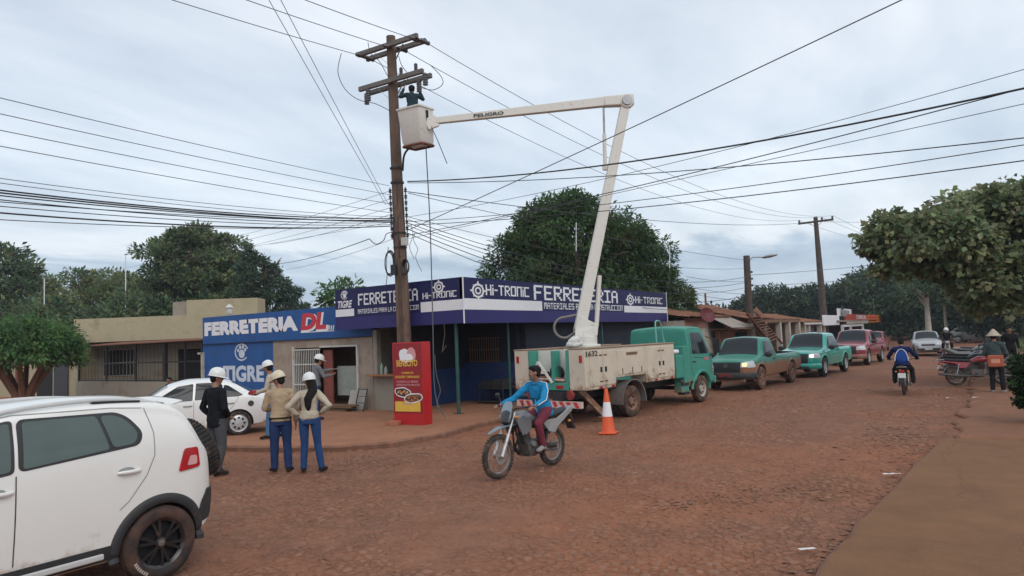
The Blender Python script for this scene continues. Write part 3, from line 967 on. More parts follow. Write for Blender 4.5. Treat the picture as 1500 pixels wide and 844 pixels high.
mb.build('wall', [M['cream_wall'], M['grey_wall']], bh, None, world=True)
def bfr(off):
    return frame(BF(0, 0, off * sg), d, (0, 0, 1)) if sg > 0 else frame(BF(0, 0, off * sg), d, (0, 0, 1))
WF = lambda a, b, c=0.0: BF(a, b, (-1.2 + c) * sg)
barred_window(bh, WF, 0.75, 2.3, 1.0, 2.3, 9)
mb = MB(); rect(mb, WF, 4.4, 5.6, 0.1, 2.2, 0.015); mb.build('door', [M['dark_gap']], bh, None, world=True)
mb = MB()  # lower wing to the left
A2 = V((16.0, 36.8, 0)); 
mb.bx(15.2, 15.4, 33.9, 46, 0, 2.95, 0); mb.bx(15.1, 15.5, 33.9, 46, 2.95, 3.1, 0)
mb.bx(15.17, 15.199, 36.6, 38.2, 0.1, 2.0, 2); mb.bx(15.15, 15.199, 39.9, 40.6, 0.1, 2.6, 3); mb.bx(15.17, 15.199, 43.0, 44.2, 1.0, 2.1, 2)
mb.build('side_wing', [M['cream_wall'], M['grey_wall'], M['dark_gap'], M['rust']], bh, None, world=True)
mb = MB()
mb.bx(15.14, 15.168, 34.95, 36.35, 0.1, 1.95)
mb.build('door', [pm('dark_slate_door', (0.03, 0.035, 0.045), 0.5)], bh, None, world=True)
cg = thing('yard_cage', 'black mesh cage on a low wall around the yard of the beige house', 'fence', (15, 28.8, 0))
mb = MB(); mb.bx(14.95, 15.15, 23.99, 33.7, 0, 0.93); mb.build('low_wall', [M['grey_wall']], cg, None, world=True)
mb = MB()
for y, r in ((33.66, .04), (31.2, .03), (28.8, .03), (26.6, .07), (25.2, .03), (24.1, .03)):
    mb.bx(15.05 - r, 15.05 + r, y - r, y + r, 0.93, 2.46)
for z in (0.97, 1.7, 2.44): mb.bx(15.03, 15.07, 24.0, 33.66, z - .025, z + .025)
mb.build('cage_frame', [M['black_metal']], cg, None, world=True)
mb = MB()
y = 24.1
while y < 33.6:
    mb.bx(15.045, 15.055, y - .003, y + .003, 0.97, 2.44); y += 0.3
z = 1.05
while z < 2.4:
    mb.bx(15.045, 15.055, 24.0, 33.66, z - .002, z + .002); z += 0.3
mb.build('wire_mesh', [M['black_metal']], cg, None, world=True)
mb = MB(); mb.add([(14.9, 23.99, 2.47), (14.9, 33.75, 2.47), (17.0, 33.75, 2.62), (20.5, 27.5, 2.66), (20.5, 23.99, 2.66)] + [(14.9, 23.99, 2.50), (14.9, 33.75, 2.50), (17.0, 33.75, 2.65), (20.5, 27.5, 2.69), (20.5, 23.99, 2.69)],
    [(0, 1, 2, 3, 4), (9, 8, 7, 6, 5), (0, 5, 6, 1), (1, 6, 7, 2), (2, 7, 8, 3), (3, 8, 9, 4), (4, 9, 5, 0)])
mb.build('mesh_roof', [M['rust']], cg, None, world=True)

# ================================================================== street row beyond the hardware store
def house_front(name, label, cat, x0, x1, y, zt, mat, depth=6):
    h = thing(name, label, cat, ((x0 + x1) / 2, y, 0))
    m_ = MB()
    m_.bx(x0, x1, y, y + 0.2, 0, zt); m_.bx(x0, x0 + .2, y + .2, y + depth, 0, zt); m_.bx(x1 - .2, x1, y + .2, y + depth, 0, zt); m_.bx(x0 + .2, x1 - .2, y + depth - .2, y + depth, 0, zt)
    m_.build('wall', [mat], h, None, world=True)
    return h
def tile_slope(parent, x0, x1, ya, za, yb, zb, mat=None, name='roof', along='x', th=0.08):
    """sloping sheet of barrel tiles between an eave line (ya, za) and a ridge line (yb, zb)"""
    m_ = MB()
    n = max(6, int((x1 - x0) / 0.11)); n = min(n, 160)
    vs = []
    for i in range(n + 1):
        x = x0 + (x1 - x0) * i / n
        w = 0.035 * (1 if i % 2 else -1)
        for k in range(7):
            t_ = k / 6
            sag = -0.05 * math.sin(PI * t_)
            vs.append((x, ya + (yb - ya) * t_, za + (zb - za) * t_ + w + sag + 0.03 * noise.noise(V((x, t_ * 3, 0)))))
    m_.add(vs, [(i * 7 + k, i * 7 + 7 + k, i * 7 + 8 + k, i * 7 + 1 + k) for i in range(n) for k in range(6)])
    vs2 = [(x, y, z - th - 0.05) for x, y, z in ((x0, ya, za), (x1, ya, za), (x1, yb, zb), (x0, yb, zb))]
    m_.add(vs2, [(3, 2, 1, 0)])
    m_.build(name, [mat or M['tile_roof']], parent, None, world=True)

# whitewashed old wall house with pink plaster above
h1 = house_front('old_house', 'old whitewashed house with peeling pinkish plaster just right of the navy fascia', 'house', 29.4, 35.2, 10.6, 2.55, M['whitewash'])
tile_slope(h1, 29.3, 35.5, 10.3, 2.72, 13.5, 3.35)
tile_slope(h1, 29.3, 35.5, 16.8, 2.72, 13.5, 3.35)
mb = MB(); mb.bx(29.42, 33.0, 10.57, 10.598, 2.2, 2.6); mb.build('plaster_band', [pm('pink_plaster', (0.35, 0.17, 0.12), 0.9, var=0.2)], h1, None, world=True)
mb = MB(); mb.bx(30.2, 31.4, 10.57, 10.598, 0.9, 1.9); mb.build('window', [M['dark_gap']], h1, None, world=True)
# lean-to with a grey sheet and white porch frame
h2 = thing('lean_to_porch', 'small brick lean-to with a sagging grey awning and white posts behind the truck cab', 'porch', (33.5, 9.6, 0))
mb = MB(); mb.bx(33.0, 38, 10.2, 10.4, 0, 2.0); mb.build('wall', [M['brick_wall']], h2, None, world=True)
mb = MB(); mb.prism([(0, 2.06), (5.2, 2.06), (5.2, 2.12), (0, 2.12)], frame((32.6, 9.2, 0), (1, 0, 0), (0, 0, 1)), 0, -1.3); mb.build('awning', [M['wood_brown']], h2, None, world=True)
mb = MB(); mb.add([(32.2, 9.35, 2.15), (36.2, 9.35, 2.15), (35.6, 10.55, 2.75), (32.4, 10.55, 2.75)], [(0, 1, 2, 3)]); mb.add([(32.2, 9.35, 2.13), (36.2, 9.35, 2.13), (35.6, 10.55, 2.73), (32.4, 10.55, 2.73)], [(3, 2, 1, 0)])
mb.build('grey_sheet', [pm('grey_sheet', (0.30, 0.25, 0.21), 0.85, var=0.15)], h2, None, world=True)
for x in (35.6, 37.7):
    mb = MB(); mb.bx(x - .08, x + .08, 9.22, 9.38, 0, 2.06); mb.build('post', [M['whitewash']], h2, None, bev=0.01, world=True)
mb = MB(); mb.bx(35.68, 37.62, 10.17, 10.198, 0.2, 1.9); mb.build('door', [M['dark_gap']], h2, None, world=True)
# tiled porch house with brick gable
h3 = house_front('tiled_house', 'brick house with a big brown tiled porch roof behind the rusty pole ladder', 'house', 38.4, 47.5, 12.2, 2.7, M['brick_wall'])
tile_slope(h3, 36.2, 41.5, 9.6, 2.62, 13.2, 3.55)
tile_slope(h3, 41.5, 48.2, 9.5, 2.55, 13.2, 3.15)
tile_slope(h3, 36.2, 48.2, 17, 2.6, 13.2, 3.3)
mb = MB(); mb.add([(36.3, 9.9, 2.5), (41.5, 9.9, 2.5), (38.9, 9.9, 3.25)], [(0, 1, 2)]); mb.build('gable', [M['brick_wall']], h3, None, world=True)
mb = MB(); mb.bx(36.2, 48.2, 9.5, 9.68, 2.35, 2.52); mb.build('porch_beam', [M['wood_brown']], h3, None, world=True)
for x in (36.4, 39.2, 42.6, 45.0, 47.9):
    mb = MB(); mb.bx(x - .16, x + .16, 9.5, 9.8, 0, 2.36); mb.build('post', [M['whitewash']], h3, None, bev=0.02, world=True)
for x, w in ((39.9, 1.0), (43.3, 0.9), (45.6, 1.3)):
    mb = MB(); mb.bx(x, x + w, 12.15, 12.198, 0.12, 2.1); mb.build('door', [M['dark_gap']], h3, None, world=True)
# low house with a blue door
h4 = house_front('low_house', 'low tan house with blue-grey door and rust tiles right of the tiled porch', 'house', 48.6, 57.4, 10.4, 2.35, M['bare_plaster'])
tile_slope(h4, 48.3, 57.6, 9.3, 2.35, 13.3, 3.1)
mb = MB(); mb.bx(48.4, 57.4, 9.28, 9.36, 2.16, 2.3); mb.build('gutter', [M['white_metal']], h4, None, world=True)
mb = MB(); mb.bx(50.9, 53.6, 10.36, 10.398, 0.12, 2.05); mb.build('door', [pm('blue_grey_door', (0.10, 0.16, 0.22), 0.6, var=0.15)], h4, None, world=True)
for x in (48.9, 50.3, 54.5, 56.0):
    mb = MB(); mb.bx(x - .15, x + .15, 9.35, 9.65, 0, 2.2); mb.build('post', [M['whitewash']], h4, None, world=True)
# shop with signs
h5 = house_front('sign_shop', 'dark fronted shop with a white carport frame under the orange fascia', 'shop', 60, 86, 10.6, 2.3, M['navy_upper'])
mb = MB(); mb.bx(60, 86, 9.0, 16, 2.3, 2.42); mb.build('roof', [M['concrete']], h5, None, world=True)
mb = MB()
for x in (63.0, 67.5, 75.5): mb.bx(x - .13, x + .13, 9.1, 9.3, 0, 2.0)
mb.bx(63.0, 75.5, 9.1, 9.3, 1.86, 2.05); mb.build('carport_frame', [M['sign_white']], h5, None, world=True)
def board_sign(name, label, x0, x1, y, z0, z1, mats, texts=(), stripe=None):
    s_ = thing(name, label, 'sign', ((x0 + x1) / 2, y, z0))
    m_ = MB(); m_.bx(x0, x1, y, y + 0.12, z0, z1); m_.build('panel', [mats[0]], s_, None, bev=0.01, world=True)
    if texts:
        fr = frame((x0, y, z0), (1, 0, 0), (0, 0, 1)); m_ = MB()
        for (s2, a, b, h_, w_) in texts: font_text(m_, s2, fr, a, b, h_, w_, 0.012, bold=0.03)
        m_.build('lettering', [mats[1]], s_, None, world=True)
    return s_
board_sign('blank_sign_board', 'blank white sign board on the wall below the far utility pole', 54.6, 61.5, 9.15, 2.05, 2.82, (M['sign_white'],))
mb = MB()
s6 = board_sign('shop_sign', 'white sign board with dark lettering behind and above the blank board', 62.6, 70.0, 9.35, 2.78, 3.42, (M['sign_white'], M['navy_upper']), (('TALLER', 3.2, 0.12, 0.38, 2.6),))
s7 = board_sign('shop_sign', 'long red sign with a pale lower strip on the dark fronted shop', 64.4, 78.4, 9.05, 2.1, 2.95, (pm('sign_red', (0.42, 0.06, 0.035), 0.5, var=0.15), M['sign_white']), (('COMERCIAL', 6.0, 0.42, 0.36, 7.0),))
mb = MB(); mb.bx(64.4, 78.4, 9.02, 9.048, 2.1, 2.42); mb.build('pale_strip', [M['whitewash']], s7, None, world=True)
s8 = board_sign('shop_sign', 'orange sign at the right end of the row under the dark trees', 78.6, 90, 9.0, 2.15, 2.95, (pm('sign_orange', (0.62, 0.17, 0.025), 0.5, var=0.15), M['letter_red']))
mb = MB(); fr = frame((78.6, 9.0, 2.15), (1, 0, 0), (0, 0, 1)); rect(mb, fr, 0.5, 7, 0.42, 0.66, 0.012); mb.build('red_band', [M['letter_red']], s8, None, world=True)
# red satellite dish on the lean-to
ds = thing('satellite_dish', 'dark red satellite dish on the lean-to roof above the truck cab', 'satellite dish', (30.6, 10.0, 2.2))
mb = MB(); mb.lathe([(0.02, 0.0), (0.14, 0.02), (0.25, 0.07), (0.36, 0.14), (0.36, 0.155), (0.25, 0.085), (0.14, 0.035), (0.02, 0.015)], (0, 0, 0.5), (-0.62, -0.65, 0.42), 24)
mb.build('dish', [pm('dish_red', (0.13, 0.018, 0.024), 0.5, var=0.2)], ds)
mb = MB(); mb.cyl((0.02, 0.02, -0.2), (0, 0, 0.5), 0.03); mb.cyl((0, 0, 0.5), (-0.3, -0.32, 0.6), 0.012); mb.build('mount', [M['steel']], ds)
# small chimneys / posts on the roofs
for px, py0, py1, lab, r_ in ((1015, 422, 462, 'short brown post rising over the whitewashed house roof', 0.12), (1034, 430, 452, 'thin dark post rising behind the whitewashed house roof', 0.07)):
    Y = 12.5 if px < 1020 else 15
    a, b = onY(px, py1, Y), onY(px - 1, py0, Y)
    mb = MB(); mb.cyl((a.x, a.y, 0), b, r_ * 1.1, r_, 10)
    tag(mb.build('wooden_post', [M['wood_brown']], None), lab, 'post')
# rusty stair ladder hung from the lamp post
ld = thing('rusty_ladder', 'rusty stepped ladder leaning on the street lamp pole in front of the tiled house', 'ladder', (37.8, 9.3, 0))
p0, p1 = onY(1094, 459, 9.15), onY(1128, 502, 8.7)
p0b, p1b = onY(1107, 458, 9.6), onY(1136, 492, 9.4)
ex0, ex1 = (p1 - p0).normalized(), (p1b - p0b).normalized()
mb = MB(); mb.beam(p0, p1 + ex0 * 0.8, .1, .06); mb.beam(p0b, p1b + ex1 * 1.3, .1, .06); mb.build('rail', [M['rust']], ld, None, world=True)
for i in range(11):
    t_ = (i + .5) / 11
    mb = MB(); mb.beam(p0.lerp(p1, t_), p0b.lerp(p1b + ex1 * 0.5, t_), .16, .035)
    mb.build('step', [M['rust']], ld, None, world=True)
# ================================================================== trees
def leaf_mat(name, col, trans=0.45, rough=0.55, var=0.3):
    return pm(name, col, rough, var=var, scale=0.8, trans=trans, spec=0.3, tint=True)
LM = {
 'mango': leaf_mat('mango_leaf', (0.074, 0.135, 0.049)), 'mango_y': leaf_mat('mango_leaf_young', (0.085, 0.115, 0.02)), 'mango_b': leaf_mat('mango_leaf_brown', (0.07, 0.055, 0.025)),
 'dark': leaf_mat('dark_leaf', (0.132, 0.192, 0.096)), 'olive': leaf_mat('olive_leaf', (0.216, 0.243, 0.108)), 'flower': leaf_mat('dry_leaf', (0.12, 0.09, 0.042)),
 'broad': leaf_mat('broad_leaf', (0.207, 0.253, 0.127), 0.45, 0.4), 'broad_l': leaf_mat('broad_leaf_pale', (0.297, 0.319, 0.165), 0.45, 0.4),
 'ficus': leaf_mat('ficus_leaf', (0.094, 0.203, 0.065)), 'ficus_l': leaf_mat('ficus_leaf_young', (0.117, 0.208, 0.052)),
 'pale': leaf_mat('pale_leaf', (0.098, 0.15, 0.065)), 'deep': leaf_mat('deep_leaf', (0.047, 0.081, 0.042)), 'bush': leaf_mat('bush_leaf', (0.022, 0.042, 0.015)), 'far': leaf_mat('far_leaf', (0.040, 0.068, 0.036)), 'far_deep': leaf_mat('far_deep_leaf', (0.026, 0.045, 0.026)), 'blue': leaf_mat('bluish_leaf', (0.068, 0.112, 0.083)), 'blossom': leaf_mat('blossom', (0.45, 0.1, 0.03)),
}
M['bark'] = pm('bark', (0.12, 0.085, 0.06), 0.95, var=0.35, scale=7, bump=0.6, bscale=25, stretch=(1, 1, 0.3))
M['bark_red'] = pm('bark_red', (0.17, 0.085, 0.055), 0.95, var=0.3, scale=6, bump=0.5, bscale=20, stretch=(1, 1, 0.3))
M['bark_pale'] = pm('bark_pale', (0.42, 0.38, 0.32), 0.9, var=0.2, scale=4, bump=0.3)

def leaves(name, parent, clumps, mats, weights, n_leaf, size, droop=0.35, seed=0, spread=1.0, aspect=0.42, loc=(0, 0, 0)):
    """one mesh of pointed leaves gathered in clumps. clumps: array (n,3) centres, (n,) radii, (n,3) outward directions"""
    rg = np.random.default_rng(seed)
    C_, Rr, D_ = clumps
    n = len(C_)
    tot = n * n_leaf
    ci = np.repeat(np.arange(n), n_leaf)
    off = rg.normal(size=(tot, 3)); off /= np.linalg.norm(off, axis=1)[:, None] + 1e-9
    rad = rg.random(tot) ** 0.5
    p = C_[ci] + off * (Rr[ci] * rad * spread)[:, None] * np.array([1, 1, 0.8])
    # leaf axis: away from the clump centre, outward, drooping
    ax = off * 0.7 + D_[ci] * 0.5 + rg.normal(size=(tot, 3)) * 0.45
    ax[:, 2] -= droop
    ax /= np.linalg.norm(ax, axis=1)[:, None] + 1e-9
    nr = off * 0.5 + D_[ci] * 0.6 + rg.normal(size=(tot, 3)) * 0.55
    nr[:, 2] += 0.85
    sd = np.cross(ax, nr); sd /= np.linalg.norm(sd, axis=1)[:, None] + 1e-9
    up = np.cross(sd, ax)
    L_ = size * (0.6 + 0.8 * rg.random(tot))[:, None]
    W_ = L_ * aspect
    v = np.empty((tot, 4, 3))
    v[:, 0] = p
    v[:, 1] = p + ax * L_ * 0.5 + sd * W_ * 0.5 + up * W_ * 0.12
    v[:, 2] = p + ax * L_ - up * L_ * 0.12
    v[:, 3] = p + ax * L_ * 0.5 - sd * W_ * 0.5 + up * W_ * 0.12
    me = bpy.data.meshes.new(name)
    me.vertices.add(tot * 4); me.loops.add(tot * 4); me.polygons.add(tot)
    me.vertices.foreach_set('co', v.reshape(-1).astype(np.float32))
    me.loops.foreach_set('vertex_index', np.arange(tot * 4, dtype=np.int32))
    me.polygons.foreach_set('loop_start', np.arange(0, tot * 4, 4, dtype=np.int32))
    me.polygons.foreach_set('loop_total', np.full(tot, 4, dtype=np.int32))
    for m_ in mats: me.materials.append(m_)
    cm = rg.choice(len(mats), size=n, p=np.array(weights) / sum(weights))
    sw = rg.random(tot) < 0.25
    mi = np.where(sw, rg.choice(len(mats), size=tot, p=np.array(weights) / sum(weights)), cm[ci])
    me.polygons.foreach_set('material_index', mi.astype(np.int32))
    at = me.attributes.new('tint', 'FLOAT_COLOR', 'FACE')
    tv = (0.72 + 0.5 * rg.random(n))[ci] * (0.8 + 0.4 * rg.random(tot))
    tc_ = np.ones((tot, 4)); tc_[:, :3] = tv[:, None] * (1 + 0.08 * rg.normal(size=(tot, 3)))
    at.data.foreach_set('color', tc_.reshape(-1).astype(np.float32))
    me.update(); me.validate()
    o = bpy.data.objects.new(name, me)
    COL.objects.link(o)
    o.parent = parent
    return o

def blob_clumps(blobs, seed, base=(0, 0, 0), inner=0.25, low=-0.6):
    """clump centres on and inside a set of lumpy ellipsoids: (centre, radii, count, clump radius)"""
    rg = np.random.default_rng(seed)
    Cs, Rs, Ds = [], [], []
    for bi, (c, r, n, cr) in enumerate(blobs):
        k = 0
        while k < n:
            d_ = rg.normal(size=3); d_ /= np.linalg.norm(d_)
            if d_[2] < low: continue
            w = 1 + 0.16 * noise.noise(V((d_[0] * 2.2 + bi * 7 + seed, d_[1] * 2.2, d_[2] * 2.2))) + 0.12 * noise.noise(V((d_[0] * 5 + bi, d_[1] * 5, d_[2] * 5 + seed)))
            t_ = w * (0.93 + 0.12 * rg.random()) if rg.random() > inner else w * (0.35 + 0.55 * rg.random())
            Cs.append(np.array(c) + d_ * np.array(r) * t_); Ds.append(d_); Rs.append(cr * (0.65 + 0.7 * rg.random()))
            k += 1
    return np.array(Cs), np.array(Rs), np.array(Ds)

def trunk_mesh(parent, h, r0, limbs, mat, seed=0, lean=(0, 0), name='trunk', split=True):
    rg = random.Random(seed)
    m_ = MB()
    pts, rr = [], []
    for i in range(7):
        t_ = i / 6
        pts.append((lean[0] * t_ + 0.05 * rg.uniform(-1, 1) * t_, lean[1] * t_ + 0.05 * rg.uniform(-1, 1) * t_, h * t_))
        rr.append(r0 * (1.35 - 0.35 * min(1, t_ * 5)) * (1 - 0.45 * t_))
    m_.tube(pts, rr, 12)
    for (ang, el, L_, t_) in limbs:
        i = t_ * 6; a = V(pts[int(i)]).lerp(V(pts[min(6, int(i) + 1)]), i % 1)
        d_ = V((math.cos(ang) * math.cos(el), math.sin(ang) * math.cos(el), math.sin(el)))
        q = [a]
        for k in range(1, 6):
            q.append(a + d_ * (L_ * k / 5) + V((rg.uniform(-1, 1), rg.uniform(-1, 1), rg.uniform(-.4, 1))) * 0.05 * L_ * k / 5)
        rb = r0 * 0.55
        m_.tube(q, [rb * (1 - 0.15 * k) for k in range(6)], 8)
        for k in (2, 3, 4):
            dd = (d_ + V((rg.uniform(-1, 1), rg.uniform(-1, 1), rg.uniform(-.2, .8))) * 0.8).normalized()
            e = q[k] + dd * L_ * 0.4
            m_.tube([q[k], q[k].lerp(e, .5) + V((0, 0, .03 * L_)), e], [rb * 0.45, rb * 0.3, rb * 0.12], 6)
    return m_.build(name, [mat], parent, 60)

def tree(name, label, loc, blobs, mats, weights, n_leaf, size, trunk, seed, droop=0.35, group='trees', cat='tree', inner=0.25, aspect=0.42, low=-0.6, bark=None):
    t_ = thing(name, label, cat, loc, 0, group)
    h, r0, limbs = trunk
    trunk_mesh(t_, h, r0, limbs, bark or M['bark'], seed)
    leaves('crown', t_, blob_clumps(blobs, seed, inner=inner, low=low), mats, weights, n_leaf, size, droop, seed, aspect=aspect)
    return t_
def limbs(n, el=0.7, L_=3, t0=0.6, seed=1):
    rg = random.Random(seed)
    return [(2 * PI * i / n + rg.uniform(-.3, .3), el + rg.uniform(-.2, .2), L_ * rg.uniform(.8, 1.2), t0 + 0.38 * i / n) for i in range(n)]

# the big mango behind the fascia
tree('mango_tree', 'huge dome shaped mango tree rising behind the navy fascia and the white boom', (32.3, 17.6, 0),
     [((-0.3, 0.2, 6.2), (2.9, 3.1, 3.2), 340, 0.55), ((-1.7, 2.0, 5.0), (1.9, 2.0, 2.5), 170, 0.52), ((1.9, -2.3, 5.0), (2.3, 2.2, 2.8), 220, 0.55), ((1.5, -2.0, 7.0), (1.5, 1.5, 1.5), 80, 0.45), ((-1.0, 1.3, 7.7), (1.3, 1.4, 1.2), 70, 0.42), ((0.2, -.2, 8.6), (1.1, 1.2, 1.0), 60, 0.4),
      ((-2.6, 3.1, 3.6), (1.4, 1.4, 1.5), 80, 0.45), ((2.9, -3.6, 3.4), (1.7, 1.6, 1.8), 110, 0.5), ((0, 0, 3.6), (3.4, 3.6, 2.0), 150, 0.6)],
     [LM['mango'], LM['mango_y'], LM['mango_b']], (0.86, 0.08, 0.06), 62, 0.25, (5, 0.45, limbs(7, 0.7, 3.5)), 11, 0.55, 'trees behind the corner shop', inner=0.3, aspect=0.36, low=-0.75)
# left skyline
def spread(cx, cy, cz, rx, ry, rz, n, cr=0.7):
    return ((cx, cy, cz), (rx, ry, rz), n, cr)
def at_px(px, d): 
    p = dep(px, 560, d); return (p.x, p.y, 0)
LT = 'big trees behind the beige house'
tree('shade_tree', 'dark dense tree at the far left edge of the photo behind the beige house', at_px(-10, 62),
     [spread(0, 0, 8.6, 3.4, 3.4, 3.6, 230, 0.8), spread(1.6, -2.0, 6.6, 3.2, 3.2, 2.4, 150, 0.8), spread(-1, 1, 5, 4, 4, 2, 120, 0.8), spread(2.6, -3.2, 5.0, 2.5, 2.5, 1.6, 80, 0.8)],
     [LM['dark'], LM['deep'], LM['olive']], (0.6, 0.25, 0.15), 26, 0.5, (6, 0.4, limbs(6, 0.8, 3)), 21, 0.1, LT)
def layers(specs, seed, cr=.5):
    rg = random.Random(seed); out = []
    for (z, r, n, k) in specs:
        for q in range(k):
            a = 2 * PI * q / k + rg.uniform(0, 1.5); d_ = r * rg.uniform(.35, .95) if k > 1 else 0
            rr_ = r * rg.uniform(.42, .62) if k > 1 else r
            out.append(((d_ * math.cos(a), d_ * math.sin(a), z + rg.uniform(-.35, .35)), (rr_, rr_, .28 + .16 * rr_), n, cr))
    return out
tree('shade_tree', 'low spreading olive tree left of the tall layered one, sky showing through', at_px(150, 58),
     layers([(8.4, 2.6, 22, 3), (7.4, 4.4, 24, 5), (6.3, 5.0, 22, 5), (5.2, 5.0, 18, 5)], 5, .55),
     [LM['olive'], LM['dark'], LM['flower']], (0.5, 0.4, 0.1), 34, 0.32, (6, 0.35, limbs(8, 0.75, 4, 0.35)), 22, -0.05, LT, inner=0.15)
tree('shade_tree', 'tall layered dark tree with a broad crown behind the blue wall', at_px(288, 54),
     layers([(11.3, 1.5, 40, 2), (10.4, 2.6, 34, 4), (9.3, 3.4, 36, 5), (8.2, 4.0, 36, 6), (7.0, 4.6, 34, 7), (5.8, 4.8, 30, 7), (4.6, 4.8, 28, 6)], 9, .52) + [spread(0.8, -.9, 7.2, 2.6, 2.6, 3.2, 110, .7)],
     [LM['dark'], LM['olive'], LM['deep']], (0.5, 0.32, 0.18), 36, 0.32, (8, 0.4, limbs(8, 0.7, 3.5)), 23, -0.05, LT, inner=0.15)
tree('shade_tree', 'bluish dark tree with knobbly upright tufts, rightmost of the trees behind the blue wall', at_px(390, 47),
     [spread(-.85, .75, 9.0, .28, .28, .45, 12, .25), spread(-.7, .6, 8.3, .4, .4, .35, 16, .28), spread(-.2, .1, 7.9, .45, .45, .35, 18, .3), spread(-.95, .8, 7.5, .5, .5, .4, 20, .3), spread(0.35, -.3, 7.3, .5, .5, .35, 18, .3), spread(-.4, .3, 6.8, .8, .8, .5, 36, .32), spread(.6, -.6, 6.4, .7, .7, .4, 30, .32),
      spread(-1.0, .9, 6.0, .9, .9, .6, 40, .34), spread(1.15, -1.1, 5.6, .8, .8, .45, 34, .32), spread(0.2, -.2, 5.5, 1.0, 1.0, .6, 46, .36), spread(-.8, .7, 4.8, 1.1, 1.1, .6, 46, .38), spread(1.3, -1.2, 4.5, 1.1, 1.1, .55, 46, .36), spread(0, 0, 4.0, 1.6, 1.6, .6, 60, .4)],
     [LM['blue'], LM['dark']], (0.7, 0.3), 34, 0.22, (8.4, 0.2, limbs(8, 0.6, 1.6, .5)), 24, 0.0, LT, inner=0.2)
tree('shade_tree', 'dark understorey tree filling the gap just above the beige house roof', at_px(215, 50),
     [spread(0, 0, 3.9, 4.5, 5.5, 1.6, 200, 0.75), spread(-3.5, 4.5, 3.4, 3, 4, 1.5, 120, 0.75), spread(3, -3.4, 4.2, 3, 3, 1.7, 120, .75)],
     [LM['deep'], LM['dark'], LM['olive']], (0.45, 0.4, 0.15), 24, 0.45, (3.5, 0.3, limbs(6, 0.6, 3)), 25, 0.0, LT)
tree('shade_tree', 'dim low tree behind the side wing at the left edge', at_px(40, 52),
     [spread(0, 0, 4.2, 4.5, 5.5, 1.9, 220, 0.75), spread(3.6, -4.0, 3.7, 3.2, 3.2, 1.3, 110, .7)],
     [LM['deep'], LM['dark'], LM['olive']], (0.4, 0.4, 0.2), 24, 0.45, (3.5, 0.3, limbs(6, 0.6, 3)), 26, 0.0, LT)
tree('pale_tree', 'small pale feathery tree peeking over the wall left of the utility pole', at_px(505, 42),
     [spread(0, 0, 5.1, 1.25, 1.25, 0.75, 46, 0.45), spread(.4, -.5, 4.2, 1.5, 1.5, 0.8, 40, 0.45)],
     [LM['pale'], LM['ficus']], (0.7, 0.3), 16, 0.34, (4.5, 0.14, limbs(6, 0.8, 1.2, .5)), 27, 0.1, 'trees behind the corner shop')
# pruned ficus on the left pavement
fl = thing('ficus_tree', 'pruned ficus with fanned reddish trunks and a flat crown before the beige house', 'tree', at_px(34, 26.5))
for i in range(8):
    a = i * PI / 4 + .3
    m_ = MB()
    q = [V((0.22 * math.cos(a), 0.22 * math.sin(a), 0)), V((0.25 * math.cos(a), 0.25 * math.sin(a), 0.7)), V((0.6 * math.cos(a), 0.6 * math.sin(a), 1.3)), V((1.05 * math.cos(a), 1.05 * math.sin(a), 1.95)), V((1.3 * math.cos(a), 1.3 * math.sin(a), 2.4))]
    m_.tube(q, [0.17, 0.13, 0.10, 0.075, 0.04], 9)
    m_.build('trunk', [M['bark_red']], fl, 60)
leaves('crown', fl, blob_clumps([spread(0, 0, 2.6, 1.8, 1.8, 0.85, 280, 0.3), spread(.2, -.2, 2.1, 1.6, 1.6, 0.5, 110, 0.28)], 31, low=-0.5), [LM['ficus'], LM['ficus_l'], LM['dark']], (0.6, 0.2, 0.2), 46, 0.17, 0.5, 31, aspect=0.4)

# right side broad leaved tree
p = dep(1535, 560, 21.5)
tree('broadleaf_tree', 'broad leaved tree with big pale heart shaped leaves overhanging the parked motorcycles on the right', (p.x, p.y - .3, 0),
     [spread(-1.6, 2.9, 4.6, 1.5, 1.5, 0.85, 150, 0.3), spread(-.4, 1.5, 5.4, 1.6, 1.6, 0.75, 150, 0.3), spread(.6, 0, 5.4, 1.9, 1.9, 1.1, 160, 0.32), spread(-2.1, 4.05, 4.75, 0.8, 0.85, 0.75, 60, 0.26), spread(-2.0, 4.15, 3.95, 0.55, 0.55, 0.75, 34, 0.24), spread(-1.2, 2.9, 3.75, .7, .7, .4, 18, .26), spread(-.9, 1.5, 3.15, 1.3, 1.4, .7, 60, .3), spread(-.9, 1.2, 2.5, .9, .9, .5, 26, .28),
      spread(-.1, 0.7, 4.1, 1.8, 1.9, 0.7, 110, 0.32), spread(-1.0, 2.2, 3.9, 1.3, 1.3, .5, 40, .3), spread(0., -.3, 3.2, 1.7, 1.7, 0.8, 100, .32), spread(-.4, 1.0, 2.75, 1.1, 1.2, 0.6, 40, .3)],
     [LM['broad'], LM['broad_l'], LM['dark']], (0.5, 0.36, 0.14), 34, 0.185, (3.2, 0.17, [(2.0, 0.5, 2.8, .75), (-0.6, 0.7, 2.0, .8), (-2.0, .7, 1.9, .7), (0.9, 0.9, 2, .9), (3.2, .8, 1.6, .95)]), 41, 0.45, 'trees along the right side of the street', inner=0.25, aspect=0.8)
bl = MB()
